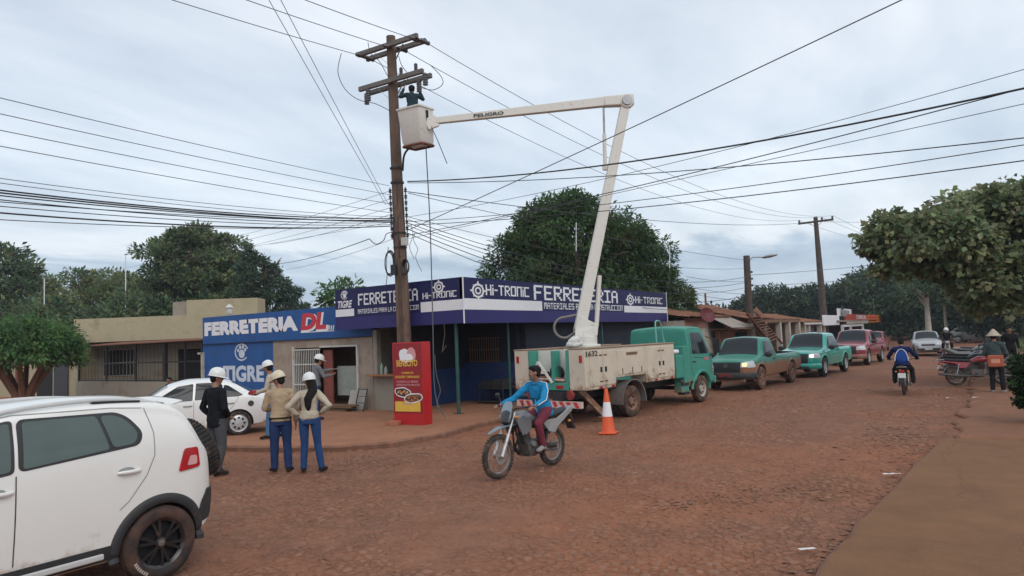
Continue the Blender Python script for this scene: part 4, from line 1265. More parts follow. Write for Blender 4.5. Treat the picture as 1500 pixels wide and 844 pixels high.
# far end of the street
FT = 'dark trees closing the end of the street'
far = [  # px, depth, top z, radius, label, mats
 (1140, 88, 6.8, 4.5, 'flat topped dark tree above the tiled roofs, leftmost of the far trees'),
 (1205, 92, 7.0, 5.0, 'dark flat canopy behind the far utility pole'),
 (1262, 96, 7.6, 5.5, 'layered dark tree right of the far utility pole'),
 (1300, 84, 8.6, 4.6, 'tall layered tree above the orange sign'),
 (1345, 80, 6.6, 4.6, 'mid green tree hanging over the far grey car'),
 (1398, 86, 6.8, 5.0, 'dark bushy tree behind the far motorcyclist'),
 (1452, 70, 6.0, 4.6, 'dark shaded tree behind the parked motorcycle row'),
 (1505, 60, 6.2, 4.6, 'dark tree at the right edge behind the parked motorcycles'),
]
for i, (px, d_, zt, r_, lab) in enumerate(far):
    loc = at_px(px, d_)
    mats = [[LM['far_deep'], LM['far'], LM['dark']], [LM['far'], LM['dark'], LM['far_deep']]][i in (3, 4)]
    tree('street_tree', lab, loc,
         [spread(0, 0, zt - 1.3, r_ * .8, r_ * .8, 1.4, 120, 0.7), spread(-r_ * .4, r_ * .3, zt - 2.6, r_ * .7, r_ * .7, 1.5, 90, .7), spread(r_ * .4, -r_ * .4, zt - 3.0, r_ * .7, r_ * .7, 1.6, 100, .7), spread(0, 0, 1.7, r_ * .95, r_ * .95, 1.3, 120, .75)],
         mats, (0.5, 0.36, 0.14), 22, 0.48, (zt - 2, 0.3, limbs(6, .7, 2.6)), 50 + i, 0.15, FT, inner=0.3)
# whitish trunks at the street end
for px, d_, lab in ((1367, 58, 'pale limewashed trunk tree beside the far grey car'), (1393, 63, 'slim pale trunk tree behind the far motorcyclist')):
    g = at_px(px, d_)
    t_ = thing('street_tree', lab, 'tree', g, 0, 'limewashed trees at the street end')
    trunk_mesh(t_, 4.2, 0.28 if px < 1380 else 0.18, limbs(5, .9, 1.6, .7, 3), M['bark_pale'], px)
    leaves('crown', t_, blob_clumps([spread(0, 0, 4.4, 2.0, 2.0, 1.2, 70, .6)], px), [LM['far'], LM['dark']], (.6, .4), 22, 0.4, 0.2, px)
# distant wood and hedge that read as one mass
bk = leaves('distant_wood', None, blob_clumps([((118 - i * 0.5, 34 - i * 8.6, 2.4 + (i % 3) * 0.8), (7, 7, 3.4), 90, 1.1) for i in range(9)], 77, low=-0.3), [LM['far_deep'], LM['far']], (.6, .4), 16, 0.9, 0.1, 77)
tag(bk, 'dark distant wood closing the view beyond the end of the street', 'wood', kind='stuff')
# rough grass on the far verge
gr_ = np.random.default_rng(5)
gx, gy = gr_.uniform(46, 92, 2200), gr_.uniform(-9, -1.6, 2200)
gc = np.stack([gx, gy - (gx - 46) * .05, np.full(2200, .08)], 1)
go = leaves('grass', None, (gc, np.full(2200, .25), np.tile(np.array([0, 0, 1.0]), (2200, 1))), [LM['pale'], LM['olive']], (.6, .4), 5, .3, -1.2, 6, aspect=.25)
tag(go, 'rough green grass on the far right verge under the dark trees', 'grass', kind='stuff')
# planter with bush
pl = thing('bush_planter', 'round dark bush growing in a tall red-brown planter at the right edge', 'potted plant', (16.75, -1.02, 0.05))
mb = MB(); mb.lathe([(0.0, 0), (0.25, 0), (0.33, 0.5), (0.36, 0.55), (0.36, 0.6), (0.31, 0.6), (0.29, 0.52), (0.0, 0.5)], (0, 0, 0), (0, 0, 1), 24)
mb.build('planter', [pm('planter_red', (0.13, 0.045, 0.03), 0.7, var=0.2, dirt=(0.2, 0.1, 0.06), damt=.2)], pl, 40)
leaves('foliage', pl, blob_clumps([spread(0, 0, 0.92, 0.44, 0.46, 0.46, 150, 0.12), spread(0.1, 0.2, 0.6, 0.28, 0.28, 0.36, 60, .1)], 61, low=-0.9), [LM['bush'], LM['ficus']], (0.85, 0.15), 40, 0.085, 0.2, 61, aspect=0.5)
# ================================================================== utility pole, lamp, far poles
M['pole_wood'] = pm('pole_wood', (0.15, 0.10, 0.074), 0.9, var=0.35, scale=6, bump=0.4, bscale=30, stretch=(1, 1, 0.12), dirt=(0.08, 0.05, 0.035), damt=0.3, dscale=3)
M['lamp_post_wood'] = pm('lamp_post_wood', (0.085, 0.065, 0.055), 0.9, var=0.25, scale=4, bump=.3)
M['crossarm_wood'] = pm('crossarm_wood', (0.15, 0.138, 0.128), 0.9, var=0.25, scale=5, stretch=(.3, .3, 1), bump=0.3)
M['porcelain'] = pm('porcelain', (0.06, 0.055, 0.055), 0.3, var=0.2)
M['grey_porcelain'] = pm('grey_porcelain', (0.12, 0.13, 0.14), 0.35, var=0.2)
M['cable'] = pm('cable', (0.032, 0.033, 0.037), 0.6, var=0.1)
M['cable_grey'] = pm('cable_grey', (0.10, 0.105, 0.115), 0.5, var=0.1)
up_ = thing('utility_pole', 'tall brown utility pole with two double crossarms in front of the navy fascia', 'utility pole', (14.42, 13.28, 0))
BASE, TOP = V((14.42, 13.28, 0)), V((13.80, 12.92, 10.55))
PX = lambda t_: BASE.lerp(TOP, t_)
def pz(z): return PX(z / 10.55)
mb = MB()
mb.tube([pz(0.0), pz(3.0), pz(6.0), pz(10.6)], [0.215, 0.19, 0.16, 0.125], 16)
mb.build('pole', [M['pole_wood']], up_, 50, world=True)
mb = MB()   # recessed web channel on the lower concrete face
dv = (TOP - BASE).normalized()
mb.beam(pz(0.1) + V((-0.19, -0.085, 0)), pz(4.4) + V((-0.165, -0.075, 0)), 0.10, 0.06, 0, up=(1, 0, 0))
mb.build('web_channel', [pm('pole_channel', (0.10, 0.065, 0.045), 0.9, var=.3, scale=4)], up_, None, world=True, bev=0.01)
_a0, _a1 = dep(523, 88, 19.75), dep(627, 55, 18.55)
AD = _a1 - _a0; AD.z = 0; AD.normalize()
nrm = V((AD.y, -AD.x, 0))
def arm(z, half0, half1, off):
    for s in (-1, 1):
        m_ = MB(); c = pz(z) + nrm * (0.19 * s)
        m_.beam(c - AD * half0 + V((0, 0, -.02)), c + AD * half1 + V((0, 0, .02)), 0.10, 0.13)
        m_.build('crossarm', [M['crossarm_wood']], up_, None, bev=0.012, world=True)
arm(10.28, 1.05, 1.05, 0)
arm(9.30, 1.05, 1.18, 0)
for z in (10.28, 9.30):
    for s in (-1, 1):
        m_ = MB(); m_.beam(pz(z - 0.55), pz(z - .05) + AD * 0.5 * s + nrm * 0.12, 0.035, 0.01); m_.build('brace', [M['steel']], up_, None, world=True)
def insul(p, h=0.32, r=0.075, mat='grey_porcelain'):
    m_ = MB(); pr = [(0.02, 0)]
    for i in range(5):
        z = h * (i + .2) / 5; pr += [(r, z), (r, z + h * 0.07), (r * 0.55, z + h * 0.1)]
    pr += [(0.03, h), (0.001, h + .02)]
    m_.lathe(pr, p, (0, 0, 1), 12); m_.build('insulator', [M[mat]], up_, 30, world=True)
c2 = pz(9.30)
for (a, s, dz) in ((-1.12, -1, -.33), (-0.72, 1, -.42), (1.25, 1, -.40), (0.75, -1, -.36), (0.45, 1, .07), (-0.1, -1, -.3), (0.95, 1, .07)):
    insul(c2 + AD * a + nrm * (0.2 * s) + V((0, 0, dz)), 0.34 if dz < 0 else 0.2, 0.075 if dz < 0 else .05)
# service hardware stack
for i, z in enumerate((6.3, 6.12, 5.95, 5.78, 5.6, 5.42, 5.25, 5.05)):
    for s in (-1, 1):
        m_ = MB(); p = pz(z) + (V((-0.12, 0.17, 0)) if s < 0 else V((0.10, -0.20, 0)))
        m_.lathe([(0.015, -0.05), (0.05, -0.04), (0.03, 0), (0.05, 0.04), (0.015, 0.05)], p, (0, 0, 1), 10); m_.build('spool_insulator', [M['porcelain']], up_, 40, world=True)
m_ = MB()
for s in (-1, 1): m_.beam(pz(4.95) + (V((-0.12, 0.17, 0)) if s < 0 else V((0.10, -0.20, 0))), pz(6.4) + (V((-0.12, 0.17, 0)) if s < 0 else V((0.10, -0.20, 0))), 0.03, 0.02)
m_.build('insulator_rack', [M['steel']], up_, None, world=True)
for z in (6.5, 5.1, 4.7, 4.05, 6.9):
    m_ = MB(); m_.cyl(pz(z), pz(z + .05), 0.19, n=16); m_.build('band', [M['black_metal']], up_, 40, world=True)
m_ = MB()
for k in range(3):
    pts = [pz(4.3) + V((-0.20 + .02 * k, 0.25, 0)) + V((0, (0.16 + .02 * k) * math.cos(t_ * PI / 8), (0.3 + .03 * k) * math.sin(t_ * PI / 8))) for t_ in range(17)]
    m_.tube(pts, 0.016, 6)
m_.build('cable_coil', [M['cable']], up_, 60, world=True)
m_ = MB()
for k in range(4):
    pts = [pz(4.15) + V((-0.02 * k - .1, -0.30, 0)) + V((0.05 * math.cos(t_ * PI / 8), (0.13 + .015 * k) * math.cos(t_ * PI / 8), (0.17 + .015 * k) * math.sin(t_ * PI / 8))) for t_ in range(17)]
    m_.tube(pts, 0.018, 6)
m_.build('cable_coil', [M['cable']], up_, 60, world=True)
m_ = MB(); m_.box(pz(4.85) + V((-.1, -.27, 0)), (0.14, 0.16, 0.22)); m_.build('splice_box', [M['white_metal']], up_, None, bev=.01, world=True)
m_ = MB(); m_.box(pz(4.1) + V((-.22, .05, 0)), (0.12, 0.18, 0.28)); m_.build('junction_box', [M['black_metal']], up_, None, bev=.01, world=True)
rr_ = random.Random(5)
for k in range(5):
    m_ = MB(); a = k * 1.1 + .5; o_ = V((0.185 * math.cos(a), 0.185 * math.sin(a), 0))
    m_.tube([pz(3.9 + .3 * j) + o_ * (1 - .02 * j) + V((rr_.uniform(-.02, .02), rr_.uniform(-.02, .02), 0)) for j in range(10)], 0.012, 6)
    m_.build('riser_cable', [M['cable']], up_, 60, world=True)

# red advertising pylon at the foot of the pole
ps = thing('advert_pylon', 'red advertising pylon with food pictures and yellow lettering at the foot of the utility pole', 'sign', (12.8, 11.7, 0.11))
PA = gnd(577.5, 622, .11); PB = PA + V((.103, -.994, 0)) * .88
dpl = (PB - PA).normalized(); PW = (PB - PA).length
PF = frame(PA, dpl, (0, 0, 1))
thk = 0.36; PH = 1.98
M['advert_red'] = pm('advert_red', (0.27, 0.014, 0.02), 0.4, var=0.1, scale=2)
M['advert_red2'] = pm('advert_bright_red', (0.45, 0.016, 0.02), 0.4, var=0.08, scale=2)
mb = MB(); sgn = 1 if (PF(0, 0, 1) - PF(0, 0, 0)).x < 0 else -1
mb.prism([(0, 0), (PW, 0), (PW, PH), (0, PH)], PF, 0, -thk * sgn, 0)
mb.build('body', [M['advert_red2']], ps, None, bev=0.006, world=True)
mb = MB(); rect(mb, PF, 0.02, PW - .02, 0.28, PH - .03, 0.004 * sgn)
mb.build('poster', [M['advert_red']], ps, None, world=True)
E_ = lambda a, b, c=0: PF(a, b, c * sgn)
yl = pm('advert_yellow', (0.70, 0.45, 0.06), 0.5, var=0.1); pk = pm('advert_pink', (0.6, 0.3, 0.3), 0.5)
mb = MB(); rect(mb, E_, 0.05, PW - .08, 0.32, 0.56, 0.008, 0); mb.build('yellow_band', [yl], ps, None, world=True)
for tx_, a_, b_, h_, w_, bo_, mt_ in (('BENECITO', .13, 1.40, .16, .62, .03, yl), ('COMEDOR', .27, 1.22, .05, .36, .02, yl), ('BURGUERS Y EMPANADAS', .08, 1.12, .06, .72, .02, yl), ('CARNE A LA BRASA', .12, 1.01, .05, .64, .02, pk), ('PEDIDOS POR MAYOR', .12, .93, .05, .68, .02, pk), ('DELIVERY', .28, .48, .05, .32, .02, pk)):
    mb = MB(); font_text(mb, tx_, E_, a_, b_, h_, w_, .012, bold=bo_); mb.build('lettering', [mt_], ps, None, world=True)
mb = MB()
def blobshape(cx, cy, rx, ry, t_, m_, seed, n=22, rot=0):
    q = []
    for i in range(n):
        a = 2 * PI * i / n; w = 1 + .18 * noise.noise(V((math.cos(a) * 1.7, math.sin(a) * 1.7, seed)))
        x_, y_ = rx * w * math.cos(a), ry * w * math.sin(a)
        q.append(E_(cx + x_ * math.cos(rot) - y_ * math.sin(rot), cy + x_ * math.sin(rot) + y_ * math.cos(rot), t_))
    mb.add(q, [tuple(range(n))], m_)
FOODM = [M['sign_white'], pm('food_dark', (0.05, 0.025, 0.02), .5), pm('food_brown', (0.2, 0.08, 0.035), .5), pm('food_orange', (0.45, 0.16, 0.05), .5), pm('food_tan', (0.5, 0.3, 0.16), .5), pm('emblem_pink', (0.62, 0.3, 0.3), .5)]
blobshape(0.29, 0.78, 0.25, 0.12, 0.008, 0, 3, rot=-.12); blobshape(0.29, 0.78, 0.225, 0.095, 0.010, 1, 3, rot=-.12)
for i in range(7): blobshape(0.16 + .045 * i, 0.78 + .03 * math.sin(i * 2.1), 0.035, 0.03, 0.013 + .001 * (i % 2), 3 if i % 2 else 4, i)
mb.build('food_picture', FOODM, ps, None, world=True); mb = MB()
blobshape(0.60, 0.64, 0.29, 0.115, 0.012, 0, 8, rot=.12); blobshape(0.60, 0.64, 0.265, 0.09, 0.014, 2, 8, rot=.12)
for i in range(9): blobshape(0.42 + .045 * i, 0.62 + .03 * math.sin(i * 1.7), 0.035, 0.026, 0.017 + .001 * (i % 2), 3 if i % 2 else 1, i + 20)
mb.build('food_picture', FOODM, ps, None, world=True); mb = MB()
blobshape(0.36, 1.67, 0.15, 0.17, 0.008, 0, 30); blobshape(0.57, 1.68, 0.13, 0.18, 0.009, 5, 33); blobshape(0.45, 1.60, 0.2, 0.10, 0.011, 0, 36)
mb.build('emblem', FOODM, ps, None, world=True)
for a in (0, ):
    mb = MB(); mb.beam(PF(-.12, .05, .12 * sgn), PF(.22, .05, .05 * sgn), .2, .1)
    o = mb.build('brick_block', [pm('orange_brick', (0.36, 0.13, 0.07), 0.9, var=.2)], None, None, bev=.01)
    tag(o, 'orange hollow brick lying at the left foot of the red pylon', 'brick')

# street lamp on a short pole
lp = thing('street_lamp', 'street lamp with a curved arm on a round pole before the tiled house', 'street lamp', (38.8, 10.0, 0))
lb, lt = onY(1097, 450, 10.0), onY(1093.5, 375, 10.0)
mb = MB(); mb.tube([(lb.x + .3, 10.0, 0), lb, lt], [0.2, 0.19, 0.17], 14); mb.build('pole', [M['lamp_post_wood']], lp, 50, world=True)
la, lh = dep(1093, 384, (M3.transposed() @ (lt - CAM)).z), dep(1119, 377, (M3.transposed() @ (lt - CAM)).z - .4)
mb = MB(); mb.tube([la, la.lerp(lh, .4) + V((0, 0, .16)), lh], 0.028, 8); mb.build('arm', [M['steel']], lp, 50, world=True)
hd = (lh - la); hd.z = 0.12; hd.normalize()
mb = MB(); mb.tube([lh - hd * .1, lh, lh + hd * .3, lh + hd * .62, lh + hd * .7], [(.04, .03), (.1, .07), (.17, .09), (.12, .06), (.02, .02)], 12, up=(0, 0, 1)); mb.build('lamp_head', [M['steel']], lp, 50, world=True)
for k in range(7):
    z = 5.5 - .36 * k - .4; mb = MB(); p = lb.lerp(lt, (z - lb.z) / (lt.z - lb.z)) + V((.12, -.2, 0)); mb.lathe([(.02, -.06), (.07, -.04), (.04, 0), (.07, .04), (.02, .06)], p, (0, 0, 1), 8); mb.build('spool_insulator', [M['porcelain']], lp, None, world=True)

# far pole
fp = thing('utility_pole', 'far utility pole with one grey crossarm standing over the low houses down the street', 'utility pole', (59.2, 9.9, 0))
FB, FTp = V((59.5, 9.95, 0)), dep(1194.5, 318, 55)
mb = MB(); mb.tube([FB, FB.lerp(FTp, .5), FTp], [.3, .25, .16], 12); mb.build('pole', [M['lamp_post_wood']], fp, 50, world=True)
fa, fb_ = dep(1169, 328, 55.6), dep(1221, 321.5, 54.4)
mb = MB(); mb.beam(fa, fb_, .12, .15); mb.build('crossarm', [M['lamp_post_wood']], fp, None, world=True)
for t_ in (0.04, .68, .97):
    p = fa.lerp(fb_, t_); mb = MB(); mb.lathe([(.02, 0), (.1, .08), (.05, .14), (.1, .2), (.03, .3)], p, (0, 0, 1), 10); mb.build('insulator', [M['porcelain']], fp, None, world=True)
for s in (.3, .7):
    mb = MB(); mb.beam(fa.lerp(fb_, s), FB.lerp(FTp, .92), .05, .03); mb.build('brace', [M['steel']], fp, None, world=True)
def small_pole(label, px, yb, yt, d_, r_, mat, arm_=False):
    a, b = dep(px + .6, yb, d_), dep(px, yt, d_)
    t_ = thing('wooden_pole', label, 'pole', (a.x, a.y, 0))
    m_ = MB(); m_.tube([(a.x, a.y, 0), a, b], [r_ * 1.2, r_ * 1.1, r_], 10); m_.build('pole', [mat], t_, 50, world=True)
    m_ = MB(); m_.box(b.lerp(a, .22) + V((-.1, -.15, 0)), (.3, .3, .55)); m_.build('meter_cabinet', [M['steel']], t_, None, bev=.02, world=True)
small_pole('thin dark pole with a grey meter cabinet between the white boards and the orange sign', 1234, 498, 448, 58, 0.09, M['black_metal'])
# white marker masts among the trees
for px, y0, y1, d_, lab in ((65, 440, 408, 50, 'thin white mast rising at the left among the dark trees'), (184, 440, 374, 50, 'thin white mast in front of the low spreading olive tree'), (844, 368, 326, 25, 'thin white vertical rod against the mango crown left of the boom'), (981, 393, 360, 28, 'thin white vertical rod at the right edge of the mango crown')):
    a, b = dep(px, y0, d_), dep(px, y1, d_)
    mb = MB(); mb.cyl((a.x, a.y, 0) if d_ > 40 else a, b, 0.035 if d_ > 40 else .016, n=6)
    o = tag(mb.build('slim_mast', [M['sign_white']], None, 50), lab, 'mast')
    if d_ < 40: mb = MB(); mb.cyl((a.x, a.y, 3.5), a, .008, n=5); mb.build('lower_rod', [M['cable']], o, None)

# ================================================================== overhead wires
def wire(name, a, b, sag, r, label, group=None, mat='cable', pts=None, n=18, cat='overhead wire'):
    m_ = MB()
    if pts is None:
        pts = [a.lerp(b, i / n) - V((0, 0, 4 * sag * (i / n) * (1 - i / n))) for i in range(n + 1)]
    m_.tube(pts, r * .78, 5)
    o = m_.build(name, [M[mat]], None, 80)
    tag(o, label, cat, group)
    return o
def dz(p): return (M3.transposed() @ (p - CAM)).z
P_ = lambda px, py: dep(px, py, 19.0)
# high voltage lines coming in from the upper left
cA = pz(10.28)
armL = [cA - AD * .95 - nrm * .2, cA + AD * .05 - nrm * .2, cA + AD * .95 - nrm * .2]
armR = [cA + AD * 1.0 + nrm * .25, cA + AD * .2 + nrm * .2, cA - AD * .95 + nrm * .25]
HV = 'high voltage lines on the top crossarm'
for (px, py), q, lab in zip(((262 - 262, 0 - 80), (370 - 240, 0 - 83), (467 - 240, 0 - 86)), armL, ('lowest', 'middle', 'highest')):
    q_ = dep(px, py, 12)
    wire('power_line', q_, q, 0.05, 0.012, '%s of the three high voltage lines arriving from the upper left' % lab, HV)
    d_ = (q_ - q).normalized()
    m_ = MB(); m_.lathe([(0.01, .15)] + [(.035 + .03 * (k % 2), .2 + .035 * k) for k in range(10)] + [(0.01, .58)], q, d_, 10)
    tag(m_.build('strain_insulator', [M['porcelain']], None, 40), 'ribbed strain insulator on the %s incoming high voltage line at the top crossarm' % lab, 'insulator', 'strain insulators on the high voltage lines')
fars = [fb_ + V((0, 0, .3)), fa.lerp(fb_, .68) + V((0, 0, .3)), fa + V((0, 0, .3))]
for q, f_, lab in zip(armR, fars, ('right hand', 'middle', 'left hand')):
    wire('power_line', q, f_, 1.5, 0.012, '%s high voltage line running from the top crossarm to the far pole' % lab, HV, n=26)
    d_ = (f_ - q).normalized()
    m_ = MB(); m_.lathe([(0.01, .15)] + [(.035 + .03 * (k % 2), .2 + .035 * k) for k in range(10)] + [(0.01, .58)], q - V((0, 0, .05)), d_, 10)
    tag(m_.build('strain_insulator', [M['porcelain']], None, 40), 'ribbed strain insulator on the %s high voltage line towards the far pole' % lab, 'insulator', 'strain insulators on the high voltage lines')
for i, f_ in enumerate(fars):
    wire('power_line', f_, f_ + V((50, -8 - 2 * i, -1)), .8, .014, '%s thin line leaving the far pole towards the right tree' % ('first', 'second', 'third')[i], HV)
# jumpers
def px_wire(lab, pts, r=.01, mat='cable', d0=19.0, name='jumper_cable', group='loose jumpers and drops on the utility pole', cat='cable'):
    q = [dep(*p, d0) if len(p) == 2 else dep(*p) for p in pts]
    # smooth
    out = []
    for i in range(len(q) - 1):
        p0, p1, p2, p3 = q[max(i - 1, 0)], q[i], q[i + 1], q[min(i + 2, len(q) - 1)]
        for k in range(5):
            t_ = k / 5
            out.append(0.5 * ((2 * p1) + (p2 - p0) * t_ + (2 * p0 - 5 * p1 + 4 * p2 - p3) * t_ ** 2 + (3 * p1 - p0 - 3 * p2 + p3) * t_ ** 3))
    out.append(q[-1])
    m_ = MB(); m_.tube(out, r, 5)
    tag(m_.build(name, [M[mat]], None, 80), lab, cat, group)
px_wire('drooping jumper loop from the left high voltage insulator to the lower crossarm', [(500, 78), (495, 105), (505, 130), (525, 146), (550, 152), (572, 163)])
px_wire('jumper loop hanging off the right end of the lower crossarm', [(630, 95), (646, 112), (648, 124), (634, 132), (616, 128)])
px_wire('thin jumper rising between the two crossarms left of the pole', [(539, 62), (543, 78), (556, 90), (566, 108), (573, 118)])
px_wire('thin jumper rising between the two crossarms right of the pole', [(584, 82), (588, 95), (596, 106), (600, 110)])
px_wire('straight loose wire end hanging below the white upper boom', [(632, 186), (642, 208), (655, 240)], .011, d0=18)
px_wire('long thin white line dropping from the bucket to the pavement', [(624, 216, 18.4), (630, 330, 18.4), (634, 470, 18.2), (636, 560, 18), (642, 600, 17.8)], .016, 'cable_grey')
px_wire('white rope twist hanging down beside the red pylon', [(637, 520, 17.6), (639, 548, 17.5), (645, 572, 17.4), (641, 590, 17.3), (652, 612, 17.2)], .012, 'cable_grey')
px_wire('curved black conduit bending from the pole to the bucket base', [(590, 250, 19.05), (592, 228, 18.8), (600, 217, 18.7), (611, 214, 18.6)], .03, 'cable')
px_wire('kinked loose cable loop left of the pole', [(541, 350), (551, 358), (562, 352), (566, 343), (576, 340)], .012)
px_wire('thin wire hanging below the cable coils right of the pole', [(608, 340), (606, 352), (612, 365), (609, 378), (618, 398)], .008, 'cable_grey')
px_wire('thin wire hanging left of the pole below the coil', [(569, 362), (566, 385), (567, 405), (565, 420)], .01)
px_wire('thin wavy wire hanging right of the pole nearest the coils', [(602, 330), (605, 345), (600, 362), (607, 380)], .008, 'cable_grey')
# low voltage wires to the left
LV = 'low voltage wires rising left from the pole'
for i, (y, zt) in enumerate(((125, 6.45), (153, 6.2), (182, 5.95), (210, 5.7))):
    q = dep(-260, y - 45, 8.4)
    wire('power_line', pz(zt) + V((-.14, .18, 0)), q, 0.06, .0085, '%s of the four evenly spaced wires sloping up to the left edge of the sky' % ('topmost', 'second', 'third', 'lowest')[i], LV)
CB = 'bundle of black cables running left from the pole'
names = ('topmost pale', 'second pale', 'third, thick black', 'fourth, thick black', 'fifth black', 'sixth black', 'seventh thin', 'eighth thin', 'ninth thick', 'lowest thin')
for i, (y, y2, r, mat) in enumerate(((238, 318, .008, 'cable_grey'), (245, 321, .008, 'cable_grey'), (258, 320, .018, 'cable'), (264, 325, .018, 'cable'), (269, 323, .014, 'cable'), (275, 326, .012, 'cable'), (283, 322, .010, 'cable'), (288, 329, .010, 'cable'), (299, 331, .018, 'cable'), (315, 331, .010, 'cable_grey'))):
    q = dep(-200, y - 5, 9.2)
    wire('telephone_cable', P_(578, y2), q, 0.14 + .02 * (i % 3), r, '%s cable in the black bundle running from the pole to the left edge' % names[i], CB, mat)
GW = 'steep guy wires above the left street'
for i, (x0, x1) in enumerate(((395, 549), (412, 553))):
    a = P_(x1 + 16, 300); q = dep(x0 - (x1 - x0) * .3, -80, 10)
    wire('guy_wire', a, q, .02, .008, '%s of the two steep thin wires crossing the sky left of the pole' % ('left', 'right')[i], GW, 'cable_grey')
SD = 'service drops sloping down left from the pole'
for i, ((x0, y0), (x1, y1), r, d_) in enumerate((((576, 278), (320, 352), .008, 30), ((576, 290), (330, 358), .008, 30), ((576, 303), (318, 370), .008, 32), ((576, 313), (395, 358), .009, 30), ((541, 350), (412, 386), .016, 33), ((576, 350), (420, 395), .008, 30), ((576, 325), (60, 410), .007, 49))):
    wire('service_drop', P_(x0, y0), dep(x1, y1, d_), .1, r, ('highest thin', 'second thin', 'third thin', 'fourth thin', 'thick black', 'short pale', 'very long faint')[i] + ' service drop falling left from the pole towards the house roofs', SD, 'cable' if r > .0085 else 'cable_grey')
# to the right across the street
RW_ = 'cables crossing the street to the right edge of the photo'
for i, (y0, y1, r, sag, mat) in enumerate(((318, 90, .008, .25, 'cable_grey'), (266, 112, .022, .38, 'cable'), (345, 122, .012, .15, 'cable'), (350, 152, .008, .0, 'cable_grey'), (268, 192, .012, .22, 'cable'), (325, 203, .010, .2, 'cable'), (330, 227, .012, .18, 'cable'))):
    b = dep(1500 + 300, y1 - (y0 - y1) * .33, 8.4)
    wire('telephone_cable', P_(597, y0), b, sag, r, ('topmost thin', 'thick twisted', 'third', 'steep pale', 'nearly flat fifth', 'sixth', 'lowest')[i] + ' cable crossing the street from the pole to the right edge', RW_, mat)
wire('power_line', P_(596, 338), dep(1290 + 250, -105, 9), .05, .013, 'long lone wire sweeping from the pole up to the top right of the sky', None)
# along the street to the lamp pole
AS = 'cables running along the street from the pole to the lamp pole'
ends = [lb.lerp(lt, t_) + V((0, -.2, 0)) for t_ in (.9, .75, .6, .45, .3, .15, .05)]
for i, (y0, e, r, sag) in enumerate(((283, .9, .012, .2), (318, .75, .010, .5), (322, .6, .014, .9), (327, .5, .014, .95), (331, .4, .012, 1.0), (336, .25, .016, 1.1), (342, .1, .014, 1.15))):
    wire('telephone_cable', P_(598, y0), lb.lerp(lt, e) + V((0, -.2, 0)), sag, r, ('highest', 'second', 'third', 'fourth', 'fifth', 'sixth', 'lowest')[i] + ' of the sagging cables from the big pole to the lamp pole', AS)
wire('power_line', P_(597, 281), fa.lerp(fb_, .5), .55, .016, 'long flat cable from the pole across the mango crown to the far pole', AS, n=24)
wire('power_line', fa.lerp(fb_, .55), dep(1500, 322, 70), .2, .016, 'flat cable leaving the far pole behind the right tree', AS)
LL = 'cables from the lamp pole down the street'
for i, (t_, y1, sag) in enumerate(((.62, 385, .1), (.42, 402, .2), (.28, 412, .15))):
    wire('telephone_cable', lb.lerp(lt, t_), dep(1300, y1, 62), sag, .018, ('upper', 'middle', 'lower')[i] + ' cable running right from the lamp pole past the far pole', LL)
for i, (t_, x1, y1) in enumerate(((.25, 985, 415), (.12, 985, 424), (.5, 1005, 405))):
    wire('service_drop', lb.lerp(lt, t_), dep(x1, y1, 30), .1, .012, ('middle', 'lower', 'upper')[i] + ' short drop from the lamp pole left to the posts on the whitewashed house', LL)
# ================================================================== vehicles
M['car_white'] = pm('car_white', (0.78, 0.77, 0.73), 0.28, coat=0.5, var=0.015, scale=2, dirt=(0.40, 0.27, 0.18), damt=0.2, dscale=3, drange=(0.25, 0.85, 0.26))
M['sedan_white'] = pm('sedan_white', (0.80, 0.80, 0.78), 0.28, coat=0.5, var=0.015, dirt=(0.36, 0.24, 0.17), damt=0.1, dscale=4, drange=(0.2, 0.8, 0.2))
M['teal'] = pm('teal_paint', (0.04, 0.30, 0.23), 0.35, coat=0.3, var=0.06, scale=2)
M['teal_muddy'] = pm('teal_muddy', (0.03, 0.215, 0.155), 0.4, coat=0.2, var=0.06, scale=2, dirt=(0.25, 0.115, 0.065), damt=0.5, dscale=3.2, drange=(0.62, 1.1, 0.55))
M['teal_dusty'] = pm('teal_dusty', (0.05, 0.27, 0.205), 0.5, var=0.1, scale=2, dirt=(0.25, 0.17, 0.11), damt=0.25, dscale=2.5, drange=(0.3, 1.4, 0.15))
M['red_paint'] = pm('red_paint', (0.24, 0.022, 0.032), 0.3, coat=0.5, var=0.06, dirt=(0.24, 0.12, 0.08), damt=0.2, dscale=3, drange=(0.4, 0.9, 0.3))
M['silver'] = pm('silver_paint', (0.38, 0.39, 0.39), 0.35, metal=0.3, coat=0.3, var=0.05)
M['trim'] = pm('black_trim', (0.028, 0.029, 0.031), 0.6, var=0.15, dirt=(0.13, 0.08, 0.05), damt=0.12, dscale=5)
M['seam'] = pm('seam', (0.05, 0.05, 0.05), 0.8)
M['seam_soft'] = pm('seam_soft', (0.26, 0.26, 0.25), 0.8)
M['car_glass'] = glass('car_glass', (0.018, 0.024, 0.028), 0.05, 0.3)
M['tint_glass'] = glass('tint_glass', (0.075, 0.105, 0.095), 0.05)
M['rim_black'] = pm('rim_black', (0.014, 0.014, 0.015), 0.3, coat=0.3, var=0.2, dirt=(0.13, 0.07, 0.045), damt=0.12, dscale=8)
M['rim_silver'] = pm('rim_silver', (0.55, 0.55, 0.55), 0.35, metal=0.4, var=0.1, dirt=(0.25, 0.15, 0.1), damt=0.2, dscale=6)
M['rim_muddy'] = pm('rim_muddy', (0.24, 0.13, 0.085), 0.85, var=0.25, scale=6)
M['lamp_red'] = pm('lamp_red', (0.42, 0.012, 0.018), 0.12, coat=0.8, var=0.2, scale=10)
M['lamp_clear'] = pm('lamp_clear', (0.55, 0.57, 0.58), 0.12, coat=0.6, var=0.15, scale=14)
